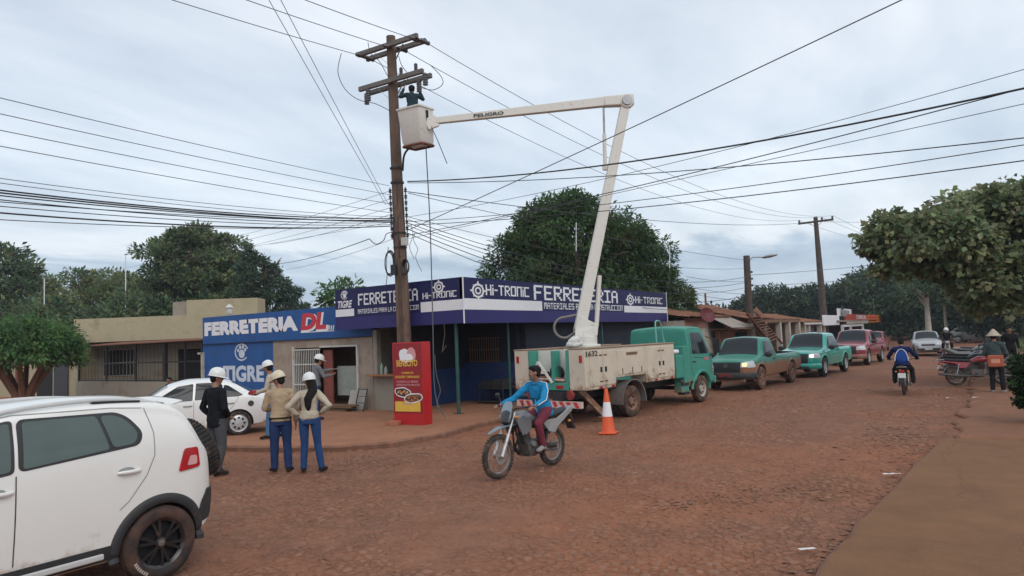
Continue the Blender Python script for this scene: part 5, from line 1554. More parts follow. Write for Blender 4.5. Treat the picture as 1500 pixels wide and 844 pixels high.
M['lamp_on'] = lamp_mat('lit_headlight', (1.0, 0.66, 0.25), 1.3)
M['lamp_on_w'] = lamp_mat('lit_white_headlight', (1.0, 0.97, 0.85), 2.0)
M['amber'] = pm('amber', (0.6, 0.2, 0.02), 0.2, coat=.5)
M['chrome'] = pm('chrome', (0.36, 0.35, 0.34), 0.3, metal=0.9, var=0.2, dirt=(.2, .12, .08), damt=.3, dscale=9)
M['plate'] = pm('plate', (0.6, 0.6, 0.58), 0.5, var=0.15, scale=20)
M['tyre_mud'] = pm('tyre_mud', (0.05, 0.035, 0.028), 0.9, var=0.3, scale=10, dirt=(0.22, 0.11, 0.065), damt=0.5, dscale=5, bump=.2)
M['tyre_dusty'] = pm('tyre_dusty', (0.028, 0.022, 0.02), 0.9, var=0.3, scale=10, dirt=(0.12, 0.055, 0.036), damt=0.5, dscale=2.5, bump=.15)

def pchip(pts):
    xs_ = [p[0] for p in pts]; ys_ = [p[1] for p in pts]; n = len(xs_)
    h = [xs_[i + 1] - xs_[i] for i in range(n - 1)]; dl = [(ys_[i + 1] - ys_[i]) / h[i] for i in range(n - 1)]
    m_ = [0.0] * n; m_[0], m_[-1] = dl[0], dl[-1]
    for i in range(1, n - 1):
        if dl[i - 1] * dl[i] > 0:
            w1, w2 = 2 * h[i] + h[i - 1], h[i] + 2 * h[i - 1]; m_[i] = (w1 + w2) / (w1 / dl[i - 1] + w2 / dl[i])
    def f(x):
        if x <= xs_[0]: return ys_[0]
        if x >= xs_[-1]: return ys_[-1]
        i = 0
        while x > xs_[i + 1]: i += 1
        t_ = (x - xs_[i]) / h[i]
        return ys_[i] * (2 * t_ ** 3 - 3 * t_ ** 2 + 1) + h[i] * m_[i] * (t_ ** 3 - 2 * t_ ** 2 + t_) + ys_[i + 1] * (-2 * t_ ** 3 + 3 * t_ ** 2) + h[i] * m_[i + 1] * (t_ ** 3 - t_ ** 2)
    return f

class Skin:
    """car body skin lofted along x (forward); keeps a BVH so that glass, seams and lamps can be laid onto it"""
    def __init__(s, top, bot, hw, belt, tw, arches=(), cut=None, step=0.05, rc=0.11, rocker=0.93, lin=False):
        T, B, H, Be, W = pchip(top), pchip(bot), pchip(hw), pchip(belt), pchip(tw)
        x0, x1 = top[0][0], top[-1][0]
        xs_ = set()
        n = int((x1 - x0) / step)
        for i in range(n + 1): xs_.add(round(x0 + (x1 - x0) * i / n, 4))
        for k in (0.004, 0.012, 0.025): xs_.add(x0 + k); xs_.add(x1 - k)
        for p in top: xs_.add(p[0])
        xs_ = sorted(xs_)
        vs, fs = [], []
        half_n = None
        for x in xs_:
            zt, zb, hw_, be, tw_ = T(x), B(x), H(x), Be(x), W(x)
            be = min(be, zt - 0.05)
            pts = [(0, zb), (hw_ * 0.6, zb), (hw_ * rocker - 0.05, zb), (hw_ * rocker, zb + 0.04)]
            for k in range(1, 9):
                t_ = k / 8
                z = zb + 0.04 + (be - zb - 0.04) * t_
                w = hw_ * (rocker + (1 - rocker) * min(1, math.sin(min(1, t_ * 1.7) * PI / 2)) - 0.018 * max(0, (t_ - .62) / .38) ** 2)
                pts.append((w, z))
            wb = pts[-1][0]
            hgt = zt - be
            wt = wb + (hw_ * tw_ - wb) * min(1, hgt / 0.45) if hgt > 0.12 else wb * (1 - 0.35 * hgt)
            r_ = min(rc, hgt * 0.85)
            for k in range(1, 9):
                t_ = k / 8
                pts.append((wb + (wt - wb) * t_ + 0.02 * math.sin(PI * t_) * min(1, hgt / .3), be + (hgt - r_) * t_))
            for k in range(1, 7):
                a = PI / 2 * k / 6
                pts.append((wt - (r_ * 1.2) * (1 - math.cos(a)), zt - r_ + r_ * math.sin(a) * .85))
            we = pts[-1][0]; ze = pts[-1][1]
            crown = 0.035 if hgt > .2 else 0.03
            for k in range(1, 6):
                t_ = k / 5
                pts.append((we * (1 - t_), ze + (zt + crown - ze) * math.sin(t_ * PI / 2)))
            half_n = len(pts)
            ring = [(x, y, z) for y, z in pts] + [(x, -y, z) for y, z in reversed(pts[1:-1])]
            vs += ring
        k = len(ring)
        for i in range(len(xs_) - 1):
            for j in range(k):
                j2 = (j + 1) % k
                fs.append((i * k + j, (i + 1) * k + j, (i + 1) * k + j2, i * k + j2))
        fs.append(tuple(range(k))); fs.append(tuple(reversed(range((len(xs_) - 1) * k, len(xs_) * k))))
        me = bpy.data.meshes.new('skin'); me.from_pydata(vs, [], fs)
        b = bmesh.new(); b.from_mesh(me); bmesh.ops.recalc_face_normals(b, faces=b.faces); b.to_mesh(me); b.free()
        o = bpy.data.objects.new('skin', me); TCOL.objects.link(o)
        s.bvh0 = BVHTree.FromPolygons([V(q) for q in vs], fs)
        tmp = []
        def cutter(m_):
            me2 = bpy.data.meshes.new('c'); me2.from_pydata(m_.v, [], m_.f)
            b = bmesh.new(); b.from_mesh(me2); bmesh.ops.recalc_face_normals(b, faces=b.faces); b.to_mesh(me2); b.free()
            c = bpy.data.objects.new('c', me2); TCOL.objects.link(c); tmp.append(c)
            md = o.modifiers.new('b', 'BOOLEAN'); md.operation = 'DIFFERENCE'; md.object = c; md.solver = 'EXACT'
        for (ax, az, ar) in arches:
            for sg in (-1, 1):
                m_ = MB(); m_.cyl((ax, sg * 0.45, az), (ax, sg * 1.4, az), ar, n=40); cutter(m_)
        if cut:
            for c in cut: m_ = MB(); m_.bx(*c); cutter(m_)
        out = evaluated(o)
        bpy.data.objects.remove(o)
        for c in tmp: bpy.data.objects.remove(c)
        s.me = out
        s.arches = arches; s.cut = cut or []
        s.bvh = BVHTree.FromPolygons([v.co for v in out.vertices], [tuple(p.vertices) for p in out.polygons])
    def body(s, name, mats, parent, zdark=None):
        me = s.me
        me.materials.clear()
        for m_ in mats: me.materials.append(m_)
        for p in me.polygons:
            c = p.center
            p.material_index = 0
            for (ax, az, ar) in s.arches:
                if math.hypot(c.x - ax, c.z - az) < ar * 0.998: p.material_index = 1
            if p.normal.z < -0.8: p.material_index = 1
            for q in s.cut:
                if len(mats) > 2 and q[0] - .01 < c.x < q[1] + .01 and q[2] - .01 < c.y < q[3] + .01 and c.z > q[4] - .01 and abs(c.z - q[4]) < .5: p.material_index = 2
        return link(name, me, parent, 28)
    def hit(s, plane, a, b, sg):
        if plane == 'side': o, d_ = V((a, 3 * sg, b)), V((0, -sg, 0))
        elif plane == 'front': o, d_ = V((9 * sg, a, b)), V((-sg, 0, 0))
        else: o, d_ = V((a, b, 5)), V((0, 0, -1))
        loc, nr, i, ds = s.bvh0.ray_cast(o, d_)
        if loc is None:
            q = {'side': V((a, sg, b)), 'front': V((3 * sg, a, b)), 'top': V((a, b, 1.5))}[plane]
            loc, nr, i, ds = s.bvh0.find_nearest(q)
        if nr.dot(d_) > 0: nr = -nr
        return loc, nr
    def patch(s, mb, poly, plane='side', sg=1, off=0.005, res=0.06, m=0, thick=0.0):
        b = bmesh.new()
        b.faces.new([b.verts.new((q[0], q[1], 0)) for q in poly])
        for ax in (0, 1):
            lo, hi = min(q[ax] for q in poly), max(q[ax] for q in poly)
            k = math.ceil(lo / res)
            while k * res < hi:
                co = [0, 0, 0]; no = [0, 0, 0]; co[ax] = k * res; no[ax] = 1
                bmesh.ops.bisect_plane(b, geom=b.verts[:] + b.edges[:] + b.faces[:], plane_co=co, plane_no=no)
                k += 1
        b.verts.index_update()
        vs = []
        for v_ in b.verts:
            loc, nr = s.hit(plane, v_.co.x, v_.co.y, sg)
            vs.append(loc + nr * off)
        mb.add(vs, [tuple(q.index for q in f.verts) for f in b.faces], m)
        b.free()
        if thick:
            n = len(poly); e = []
            for i in range(n):
                p, q = V(poly[i]), V(poly[(i + 1) % n]); k = max(1, int((q - p).length / res))
                e += [p.lerp(q, j / k) for j in range(k)]
            A_ = [s.hit(plane, q[0], q[1], sg) for q in e]
            o1 = [l + n_ * off for l, n_ in A_]; o2 = [l + n_ * (off - thick) for l, n_ in A_]; k = len(e)
            mb.add(o1 + o2, [(i, (i + 1) % k, k + (i + 1) % k, k + i) for i in range(k)], m)
    def seam(s, mb, line, plane='side', sg=1, w=0.008, off=0.003, m=0, closed=False, res=0.05):
        pts = []
        L_ = list(line) + ([line[0]] if closed else [])
        for i in range(len(L_) - 1):
            p, q = V(L_[i]), V(L_[i + 1]); k = max(1, int((q - p).length / res))
            pts += [p.lerp(q, j / k) for j in range(k)]
        pts.append(V(L_[-1]))
        A_ = []
        for i, p in enumerate(pts):
            d_ = (pts[min(i + 1, len(pts) - 1)] - pts[max(0, i - 1)]).normalized(); nn = V((-d_.y, d_.x))
            for e in (-1, 1):
                q = p + nn * (w / 2 * e); loc, nr = s.hit(plane, q[0], q[1], sg); A_.append(loc + nr * off)
        mb.add(A_, [(2 * i, 2 * i + 1, 2 * i + 3, 2 * i + 2) for i in range(len(pts) - 1)], m)

def rounded(poly, r=0.05, k=4):
    out = []
    n = len(poly)
    for i in range(n):
        p, a, b = V(poly[i]), V(poly[i - 1]), V(poly[(i + 1) % n])
        ra = min(r, (a - p).length * .45); rb = min(r, (b - p).length * .45)
        s_, e = p + (a - p).normalized() * ra, p + (b - p).normalized() * rb
        for j in range(k + 1):
            t_ = j / k
            out.append(tuple(s_ * (1 - t_) ** 2 + p * 2 * t_ * (1 - t_) + e * t_ ** 2))
    return out

def wheel(parent, x, y, r, w, sg, rim_m, tyre_m, style='spoke', n=5, cap_m=None, hub_r=0.62, letters=None):
    """tyre mesh named wheel with its rim (and hub cap) as children; sg = +1 outer face towards +y"""
    c = V((x, y, r)); ax = V((0, sg, 0))
    m_ = MB()
    hw_ = w / 2; q = hub_r * r
    pr = [(q, -hw_ * .8), (q * 1.05, -hw_ * .92), (r * .82, -hw_), (r * .955, -hw_ * .86), (r * .985, -hw_ * .72)]
    for k in range(7):
        z = -hw_ * .66 + hw_ * 1.32 * k / 6
        pr += [(r, z), (r * (0.972 if k < 6 else 1), z + .006)]
    pr += [(r * .985, hw_ * .72), (r * .955, hw_ * .86), (r * .82, hw_), (q * 1.05, hw_ * .92), (q, hw_ * .8)]
    m_.lathe(pr, c, ax, 48)
    t_ = m_.build('wheel', [tyre_m], parent, 40)
    m_ = MB()
    m_.lathe([(q * 1.02, -hw_ * .7), (q * .97, -hw_ * .6), (q * .9, 0), (q * .94, hw_ * .72), (q * 1.03, hw_ * .86), (q * 1.03, hw_ * .80), (q * .9, hw_ * .62)], c, ax, 40)
    m_.lathe([(q * .95, hw_ * .02), (0.001, hw_ * .05)], c, ax, 28, m=1)
    fz = hw_ * .62
    if style == 'spoke':
        for i in range(n):
            a = 2 * PI * i / n + .3
            for da in (-.16, .16):
                d_ = V((math.cos(a), 0, math.sin(a))); e = V((math.cos(a + da), 0, math.sin(a + da)))
                m_.beam(c + ax * (fz * 1.02) + d_ * (q * .16), c + ax * (fz * 1.0) + e * (q * .95), r * .075, r * .07, 0, up=ax)
        m_.lathe([(q * .24, fz * .5), (q * .24, fz * 1.15), (q * .18, fz * 1.25), (.001, fz * 1.25)], c, ax, 20)
    elif style == 'cover':
        m_.lathe([(q * .94, fz * .9), (q * .78, fz * 1.25), (q * .3, fz * 1.35), (.001, fz * 1.42)], c, ax, 32)
        for i in range(n):
            a = 2 * PI * i / n; cc = c + ax * (fz * 1.29) + V((math.cos(a), 0, math.sin(a))) * (q * .62)
            m_.cyl(cc - ax * .02, cc + ax * .018, q * .13, n=12, m=1)
        m_.lathe([(q * .2, fz * 1.3), (q * .18, fz * 1.5), (.001, fz * 1.52)], c, ax, 16)
    else:   # steel disc with holes (truck)
        m_.lathe([(q * .95, fz * 1.1), (q * .8, fz * .5), (q * .45, fz * .3), (q * .40, fz * 1.0), (.001, fz * 1.1)], c, ax, 32)
        for i in range(8):
            a = 2 * PI * i / 8; cc = c + ax * (fz * .42) + V((math.cos(a), 0, math.sin(a))) * (q * .64)
            m_.cyl(cc - ax * .02, cc + ax * .03, q * .11, n=10, m=1)
    m_.build('rim', [rim_m, M['dark_gap']], t_, 35)
    if cap_m:
        m_ = MB(); m_.lathe([(q * .15, fz * 1.2), (q * .13, fz * 1.34), (.001, fz * 1.38)], c, ax, 16); m_.build('hub_cap', [cap_m], t_, 40)
    if letters:
        m_ = MB()
        for i in range(7):
            a = letters + i * .09
            d_ = V((math.cos(a), 0, math.sin(a))); tt = V((-d_.z, 0, d_.x))
            m_.box(c + ax * (hw_ * 1.0) + d_ * r * .83, (r * .085, .004, r * .05), 0, Matrix((d_, ax, tt)).transposed())
        m_.build('tyre_lettering', [pm('tyre_letter', (.4, .33, .27), .8, var=.2)], t_, None)
    return t_

def arch_trim(mb, sk, x, z, r, sg, w=0.075, a0=-8, a1=188, out=0.02, m=0, zmin=None):
    prev = None; n = 36
    for i in range(n + 1):
        a = R(a0 + (a1 - a0) * i / n); d_ = (math.cos(a), math.sin(a))
        def P(rr, off):
            loc, nr = sk.hit('side', x + d_[0] * rr, z + d_[1] * rr, sg); return V((x + d_[0] * rr, loc.y + sg * off, z + d_[1] * rr))
        ring = [P(r + w, .001), P(r + w * .8, out * .8), P(r + w * .4, out), P(r, out * .9), P(r - .012, out * .5)]
        q = ring[-1].copy(); q.y -= sg * .12; ring.append(q)
        if prev: mb.add(prev + ring, [(k, k + 1, 6 + k + 1, 6 + k) for k in range(5)], m)
        prev = ring

# ------------------------------------------------------------------ white crossover hatchback close to the camera
hb = thing('hatchback_car', 'white crossover hatchback with black arches and a rear mounted spare wheel, nearest to the camera', 'car', (3.58, 7.22, 0), R(180))
sk = Skin(top=[(-.62, .60), (-.61, .80), (-.55, 1.06), (-.44, 1.30), (-.30, 1.52), (-.18, 1.60), (.10, 1.655), (.6, 1.68), (1.1, 1.66), (1.5, 1.58), (2.15, 1.12), (2.7, 1.0), (3.0, .86), (3.06, .6)],
          bot=[(-.62, .48), (-.55, .38), (-.3, .30), (0, .28), (2.8, .28), (3.06, .4)],
          hw=[(-.62, .58), (-.57, .68), (-.46, .765), (-.28, .81), (.2, .825), (2.0, .825), (2.6, .79), (2.95, .66), (3.06, .5)],
          belt=[(-.7, 1.0), (-.2, 1.20), (.2, 1.22), (1.2, 1.16), (2.1, 1.02), (3.06, .8)],
          tw=[(-.7, .84), (0, .845), (1.2, .85), (3, .9)], arches=((0, .325, .385), (2.46, .325, .385)), rc=.10, rocker=.955)
sk.body('body', [M['car_white'], M['trim']], hb)
rear_door = rounded([(1.125, 1.205), (1.10, 1.575), (.535, 1.558), (.455, 1.262)], .03)
quarter = rounded([(.425, 1.268), (.505, 1.556), (.38, 1.548), (.29, 1.50), (.195, 1.37), (.235, 1.282)], .05)
front_gl = rounded([(1.21, 1.20), (1.19, 1.575), (1.5, 1.52), (2.02, 1.13)], .03)
for sg in (1, -1):
    mb = MB()
    sk.patch(mb, rounded([(1.16, 1.185), (1.14, 1.597), (.36, 1.575), (.26, 1.52), (.15, 1.37), (.19, 1.26)], .06), 'side', sg, .003)
    sk.patch(mb, rounded([(1.185, 1.18), (1.165, 1.597), (1.52, 1.545), (2.10, 1.09)], .04), 'side', sg, .003)
    mb.build('window_frame', [M['trim']], hb, 60)
    for poly in (rear_door, quarter, front_gl):
        mb = MB(); sk.patch(mb, poly, 'side', sg, .006); mb.build('window', [M['tint_glass']], hb, 60)
    for ln_, w_, q_ in (([(1.175, 1.16), (1.19, .55), (1.19, .46)], .009, 'seam'), ([(.10, 1.585), (.055, 1.35), (.06, 1.15), (.14, .98), (.30, .78), (.38, .72)], .008, 'seam_soft'), ([(.12, 1.585), (.4, 1.613), (1.15, 1.63), (1.55, 1.575)], .007, 'seam_soft'), ([(2.12, 1.0), (2.12, .5)], .008, 'seam')):
        mb = MB(); sk.seam(mb, ln_, 'side', sg, w_); mb.build('door_seam', [M[q_]], hb, None)
    for ax_ in (0, 2.46): mb = MB(); arch_trim(mb, sk, ax_, .325, .385, sg, .075); mb.build('arch_trim', [M['trim']], hb, 50)
    mb = MB(); sk.patch(mb, [(.43, .315), (.43, .43), (2.05, .43), (2.05, .315)], 'side', sg, .012, thick=.02); mb.build('sill_trim', [M['trim']], hb, 40)
    mb = MB(); mb.beam((.52, sg * .83, .36), (2.0, sg * .83, .36), .035, .05); mb.build('sill_bar', [pm('sill_silver', (.5, .5, .48), .4, var=.1)], hb, None, bev=.012)
    mb = MB(); sk.patch(mb, rounded([(-.36, .42), (-.56, .44), (-.585, .72), (-.50, .74), (-.42, .62)], .03), 'side', sg, .012, thick=.02); mb.build('bumper_trim', [M['trim']], hb, 40)
    # handle with its recess
    for hx in (.30, 1.30):
        mb = MB(); loc, nr = sk.hit('side', hx, 1.04, sg)
        mb.ell(loc + V((0.02, 0, .012)), (.075, .010, .032), 18, 8); mb.build('handle_recess', [M['seam_soft']], hb, 60)
        mb = MB(); mb.tube([loc + V((-.10, sg * .005, 0)), loc + V((-.06, sg * .03, 0)), loc + V((.06, sg * .032, .003)), loc + V((.10, sg * .01, .003))], [(.012, .016), (.012, .018), (.012, .018), (.01, .012)], 10, up=(0, 0, 1)); mb.build('door_handle', [M['car_white']], hb, 60)
    # tail lamp wraps the corner
    mb = MB()
    sk.patch(mb, rounded([(-.165, .955), (-.235, 1.165), (-.38, 1.16), (-.40, .97)], .03), 'side', sg, .012, .03, thick=.02)
    t_ = mb.build('tail_lamp', [M['lamp_red']], hb, 50)
    mb = MB(); sk.patch(mb, rounded([(-.25, 1.00), (-.285, 1.09), (-.36, 1.085), (-.36, 1.0)], .02), 'side', sg, .016, .03); mb.build('lens', [pm('lens_pale', (.65, .35, .35), .15, coat=.6)], t_, 50)
    # roof rail with dark gap
    mb = MB(); rl = []
    for k in range(13):
        x = .02 + 1.55 * k / 12; loc, nr = sk.hit('top', x, sg * .60, 1); rl.append(loc + V((0, 0, -.002 + .032 * math.sin(PI * k / 12) ** .4)))
    mb.tube(rl, [(.018, .02)] * 13, 8, up=(0, 0, 1)); mb.build('roof_rail', [pm('rail_silver', (.55, .55, .54), .35, var=.05)], hb, 60)
    mb = MB(); sk.patch(mb, [(.10, sg * .575), (.52, sg * .575), (.52, sg * .625), (.10, sg * .625)], 'top', 1, .02, thick=.02); mb.build('rail_foot', [M['trim']], hb, 40)
    for wx in (0, 2.46):
        wheel(hb, wx, sg * .735, .335, .205, sg, M['rim_black'], M['tyre_dusty'], 'spoke', 6, M['chrome'], hub_r=.66, letters=(-1.0 if sg > 0 else 4.3))
    mb = MB(); mb.ell((2.0, sg * .93, 1.12), (.06, .12, .08)); mb.build('mirror', [M['car_white']], hb, 60)
mb = MB(); sk.patch(mb, rounded([(1.56, -.6), (2.1, -.68), (2.1, .68), (1.56, .6)], .05), 'top', 1, .006); mb.build('windshield', [M['car_glass']], hb, 60)
mb = MB(); sk.patch(mb, rounded([(-.55, 1.1), (.55, 1.1), (.5, 1.5), (-.5, 1.5)], .06), 'front', -1, .006); mb.build('rear_window', [M['car_glass']], hb, 60)
mb = MB(); mb.tube([(-.22, -.58, 1.585), (-.30, -.5, 1.60), (-.36, 0, 1.62), (-.30, .5, 1.60), (-.22, .58, 1.585)], [(.03, .012), (.09, .02), (.10, .022), (.09, .02), (.03, .012)], 12, up=(0, 0, 1)); mb.build('roof_spoiler', [M['car_white']], hb, 60)
mb = MB(); sk.patch(mb, rounded([(-.62, .42), (.62, .42), (.66, .72), (-.66, .72)], .03), 'front', -1, .02, thick=.03); mb.build('rear_bumper', [M['trim']], hb, 50)
# spare wheel on the tailgate
sp = MB(); c = V((-.80, 0.02, 1.02)); ax = V((-1, 0, .38)).normalized(); r = .335; pr = [(.2, -.1), (.27, -.105), (.31, -.095), (.328, -.075)]
for k in range(6): pr += [(r, -.066 + .0265 * k), (r * .965, -.058 + .0265 * k)]
pr += [(.328, .085), (.31, .1), (.27, .105), (.2, .1)]
sp.lathe(pr, c, ax, 48)
for k in range(44):
    a = 2 * PI * k / 44; d_ = V((0, math.cos(a), 0)) + ax.cross(V((0, 1, 0))) * math.sin(a); sp.box(c + d_ * r * .985, (.17, .022, .016), 0, Matrix((ax, d_.cross(ax), d_)).transposed())
spw = sp.build('spare_wheel', [M['rubber']], hb, 40)
mb = MB(); mb.lathe([(.21, -.09), (.20, .03), (.19, .08), (.21, .095), (.12, .06), (.001, .05)], c, ax, 30); mb.build('rim', [M['rim_black']], spw, 40)
mb = MB(); mb.beam((-.55, 0, .75), (-.78, 0, .98), .1, .06); mb.beam((-.5, .25, .55), (-.7, .05, .8), .06, .06); mb.build('spare_carrier', [M['trim']], hb, None)

# ------------------------------------------------------------------ white sedan on the forecourt
sd = thing('sedan_car', 'white four door sedan parked on the forecourt behind the man in the black jacket', 'car', (9.87 + .67 * math.cos(R(60)), 14.37 + .67 * math.sin(R(60)), 0.11), R(150))
sd.scale = (.89,) * 3
sk2 = Skin(top=[(-.98, .55), (-.97, .95), (-.88, 1.03), (-.45, 1.06), (.15, 1.37), (.6, 1.455), (1.1, 1.46), (1.6, 1.36), (2.35, .98), (2.9, .92), (3.3, .80), (3.42, .6)],
           bot=[(-.98, .42), (-.8, .3), (-.3, .22), (3.0, .22), (3.42, .34)], hw=[(-.98, .62), (-.9, .74), (-.7, .82), (0, .86), (2, .86), (2.9, .80), (3.25, .66), (3.42, .48)],
           belt=[(-.98, .9), (0, .98), (2.2, .90), (3.4, .7)], tw=[(-1, .78), (.6, .76), (1.5, .76), (3, .9)], arches=((0, .31, .365), (2.6, .31, .365)), rc=.1)
sk2.body('body', [M['sedan_white'], M['trim']], sd)
for sg in (1, -1):
    for poly in (rounded([(.0, 1.0), (-.12, 1.03), (.24, 1.295), (.34, 1.31), (.38, 1.0)], .03), rounded([(.40, 1.0), (.37, 1.32), (.62, 1.385), (1.0, 1.39), (1.04, .97)], .03), rounded([(1.09, .965), (1.06, 1.385), (1.42, 1.335), (2.0, .985), (2.0, .95)], .03)):
        mb = MB(); sk2.patch(mb, poly, 'side', sg, .006); mb.build('window', [M['car_glass']], sd, 60)
    for ln_ in ([(1.06, .95), (1.07, .35)], [(.0, .98), (.12, .78), (.36, .5), (.38, .35)], [(2.05, .9), (2.1, .4)]):
        mb = MB(); sk2.seam(mb, ln_, 'side', sg, .010); mb.build('door_seam', [M['seam_soft']], sd, None)
    for hx in (.22, 1.2):
        loc, nr = sk2.hit('side', hx, .84, sg); mb = MB(); mb.tube([loc + V((-.1, 0, 0)), loc + V((-.05, sg * .025, 0)), loc + V((.05, sg * .025, 0)), loc + V((.1, 0, 0))], .014, 8); mb.build('door_handle', [M['chrome']], sd, 60)
    mb = MB(); sk2.patch(mb, rounded([(-.72, .72), (-.98, .74), (-.98, .95), (-.86, .96)], .03), 'side', sg, .01, .04, thick=.02); mb.build('tail_lamp', [M['lamp_red']], sd, 50)
    mb = MB(); sk2.patch(mb, rounded([(2.95, .62), (3.35, .6), (3.3, .76), (3.0, .8)], .03), 'side', sg, .01, .04); mb.build('headlight', [M['lamp_clear']], sd, 50)
    mb = MB(); mb.ell((1.95, sg * .96, .98), (.06, .11, .07)); mb.build('mirror', [M['sedan_white']], sd, 60)
    for wx in (0, 2.6): wheel(sd, wx, sg * .76, .315, .2, sg, M['rim_silver'], M['rubber'], 'cover', 8, hub_r=.7)
loc, nr = sk2.hit('side', -.30, .80, 1)
mb = MB(); mb.cyl(loc - V((0, .02, 0)), loc + V((0, .008, 0)), .075, n=20); mb.build('fuel_cap', [M['seam']], sd, 40)
mb = MB(); sk2.patch(mb, rounded([(1.66, -.55), (2.33, -.68), (2.33, .68), (1.66, .55)], .05), 'top', 1, .006); mb.build('windshield', [M['tint_glass']], sd, 60)
mb = MB(); sk2.patch(mb, rounded([(-.43, -.62), (.13, -.52), (.13, .52), (-.43, .62)], .05), 'top', 1, .006); mb.build('rear_window', [M['car_glass']], sd, 60)

# ------------------------------------------------------------------ pickups facing the camera
def pickup(name, label, loc, rz, paint, cab='single', group='pickups parked along the left kerb', scale=1.0, lamps=True, rim=None, tyre=None, grille='black', mudline=False, load=None, plate=True, bumper_m=None):
    """origin under the rear axle, x forward"""
    pk_ = thing(name, label, 'pickup truck', loc, rz, group); pk_.scale = (scale,) * 3
    WB = 3.15
    xr = 1.62 if cab == 'single' else 0.95          # back of the cab
    top = [(-1.18, .70), (-1.17, 1.10), (-1.0, 1.13), (xr - .12, 1.13), (xr - .06, 1.18), (xr + .0, 1.66), (xr + .10, 1.74), (xr + .5, 1.765), (2.42 if cab == 'single' else 2.0, 1.735), (3.02 if cab == 'single' else 2.78, 1.16), (3.2, 1.12), (3.75, 1.04), (3.98, .96), (4.04, .72)]
    sk_ = Skin(top=top, bot=[(-1.18, .50), (-1.0, .48), (0, .44), (3.2, .40), (3.9, .36), (4.04, .42)], hw=[(-1.18, .86), (-1.0, .89), (3.0, .90), (3.6, .87), (3.9, .78), (4.04, .62)],
               belt=[(-1.2, 1.0), (xr, 1.06), (4.0, .9)], tw=[(-1, .98), (xr - .1, .95), (xr, .80), (2.6, .80), (3.2, .92)], arches=((0, .40, .47), (WB, .40, .47)),
               cut=[(-1.12, xr - .14, -.76, .76, .72, 1.6)], rc=.09, rocker=.96)
    sk_.body('body', [paint, M['trim'], M['trim']], pk_)
    xs1 = top[8][0]; xs2 = top[9][0]
    for sg in (1, -1):
        W_ = [rounded([(xr + .12, 1.12), (xr + .16, 1.60), (xs1 + .02, 1.62), (xs2 - .28, 1.12)], .04)] if cab == 'single' else \
             [rounded([(xr + .12, 1.12), (xr + .2, 1.60), (xr + .86, 1.63), (xr + .9, 1.12)], .04), rounded([(xr + .98, 1.12), (xr + .95, 1.63), (xs1 + .05, 1.60), (xs2 - .28, 1.12)], .04)]
        for poly in W_:
            mb = MB(); sk_.patch(mb, poly, 'side', sg, .007); mb.build('window', [M['car_glass']], pk_, 60)
        for ln_ in ([(xr + .06, 1.55), (xr + .06, .55)], [(xs2 - .18, 1.05), (xs2 - .3, .5)]) + (([(xr + .94, 1.1), (xr + .95, .55)],) if cab != 'single' else ()):
            mb = MB(); sk_.seam(mb, ln_, 'side', sg, .018); mb.build('door_seam', [M['seam']], pk_, None)
        mb = MB(); mb.ell((xs2 - .22, sg * 1.03, 1.17), (.07, .13, .1)); mb.cyl((xs2 - .2, sg * .86, 1.13), (xs2 - .2, sg * 1.0, 1.15), .02); mb.build('mirror', [M['trim']], pk_, 60)
        mb = MB(); sk_.patch(mb, rounded([(3.62, .78), (3.98, .78), (3.94, .97), (3.7, 1.0)], .03), 'side', sg, .012, .05, thick=.02)
        sk_.patch(mb, rounded([(sg * .50, .78), (sg * .80, .80), (sg * .78, .985), (sg * .52, .95)], .03), 'front', 1, .012, .05, thick=.02)
        hl = mb.build('headlight', [M['lamp_clear']], pk_, 50)
        if lamps and sg > 0:
            mb = MB(); sk_.patch(mb, rounded([(.56, .82), (.70, .82), (.70, .93), (.56, .92)], .03), 'front', 1, .018, .05); mb.build('bulb', [M['lamp_on'] if lamps == 'warm' else M['lamp_on_w']], hl, 50)
        for ax_ in (0, WB): mb = MB(); arch_trim(mb, sk_, ax_, .40, .47, sg, .06); mb.build('wheel_arch', [paint], pk_, 50)
        mb = MB(); sk_.patch(mb, [(-1.1, .80), (-1.17, .8), (-1.17, 1.05), (-1.1, 1.05)], 'side', sg, .01); mb.build('tail_lamp', [M['lamp_red']], pk_, 50)
        for wx in (0, WB): wheel(pk_, wx, sg * .79, .385, .25, sg, rim or M['rim_silver'], tyre or M['rubber'], 'spoke', 6, hub_r=.6)
        loc_, nr = sk_.hit('side', xr + .28, 1.0, sg); mb = MB(); mb.tube([loc_ + V((-.1, 0, 0)), loc_ + V((-.05, sg * .03, 0)), loc_ + V((.05, sg * .03, 0)), loc_ + V((.1, 0, 0))], .016, 8); mb.build('door_handle', [M['trim']], pk_, 60)
    mb = MB(); sk_.patch(mb, rounded([(xs1 + .03, -.56), (xs2 - .03, -.72), (xs2 - .03, .72), (xs1 + .03, .56)], .06), 'top', 1, .007); mb.build('windshield', [M['car_glass']], pk_, 60)
    mb = MB(); sk_.patch(mb, rounded([(-.40, .50), (.40, .50), (.50, .64), (.51, .955), (-.51, .955), (-.50, .64)], .05), 'front', 1, .014, thick=.02); g_ = mb.build('grille', [M['trim']], pk_, 50)
    mb = MB()
    for z in (.70, .78, .86): sk_.seam(mb, [(-.44, z), (.44, z)], 'front', 1, .02, .024)
    sk_.seam(mb, [(-.06, .84), (0, .78), (.06, .84), (0, .9)], 'front', 1, .018, .028, closed=True, m=1)
    mb.build('grille_bars', [M['black_metal'], M['chrome']], g_, None)
    bz = .50 if bumper_m is None else .46
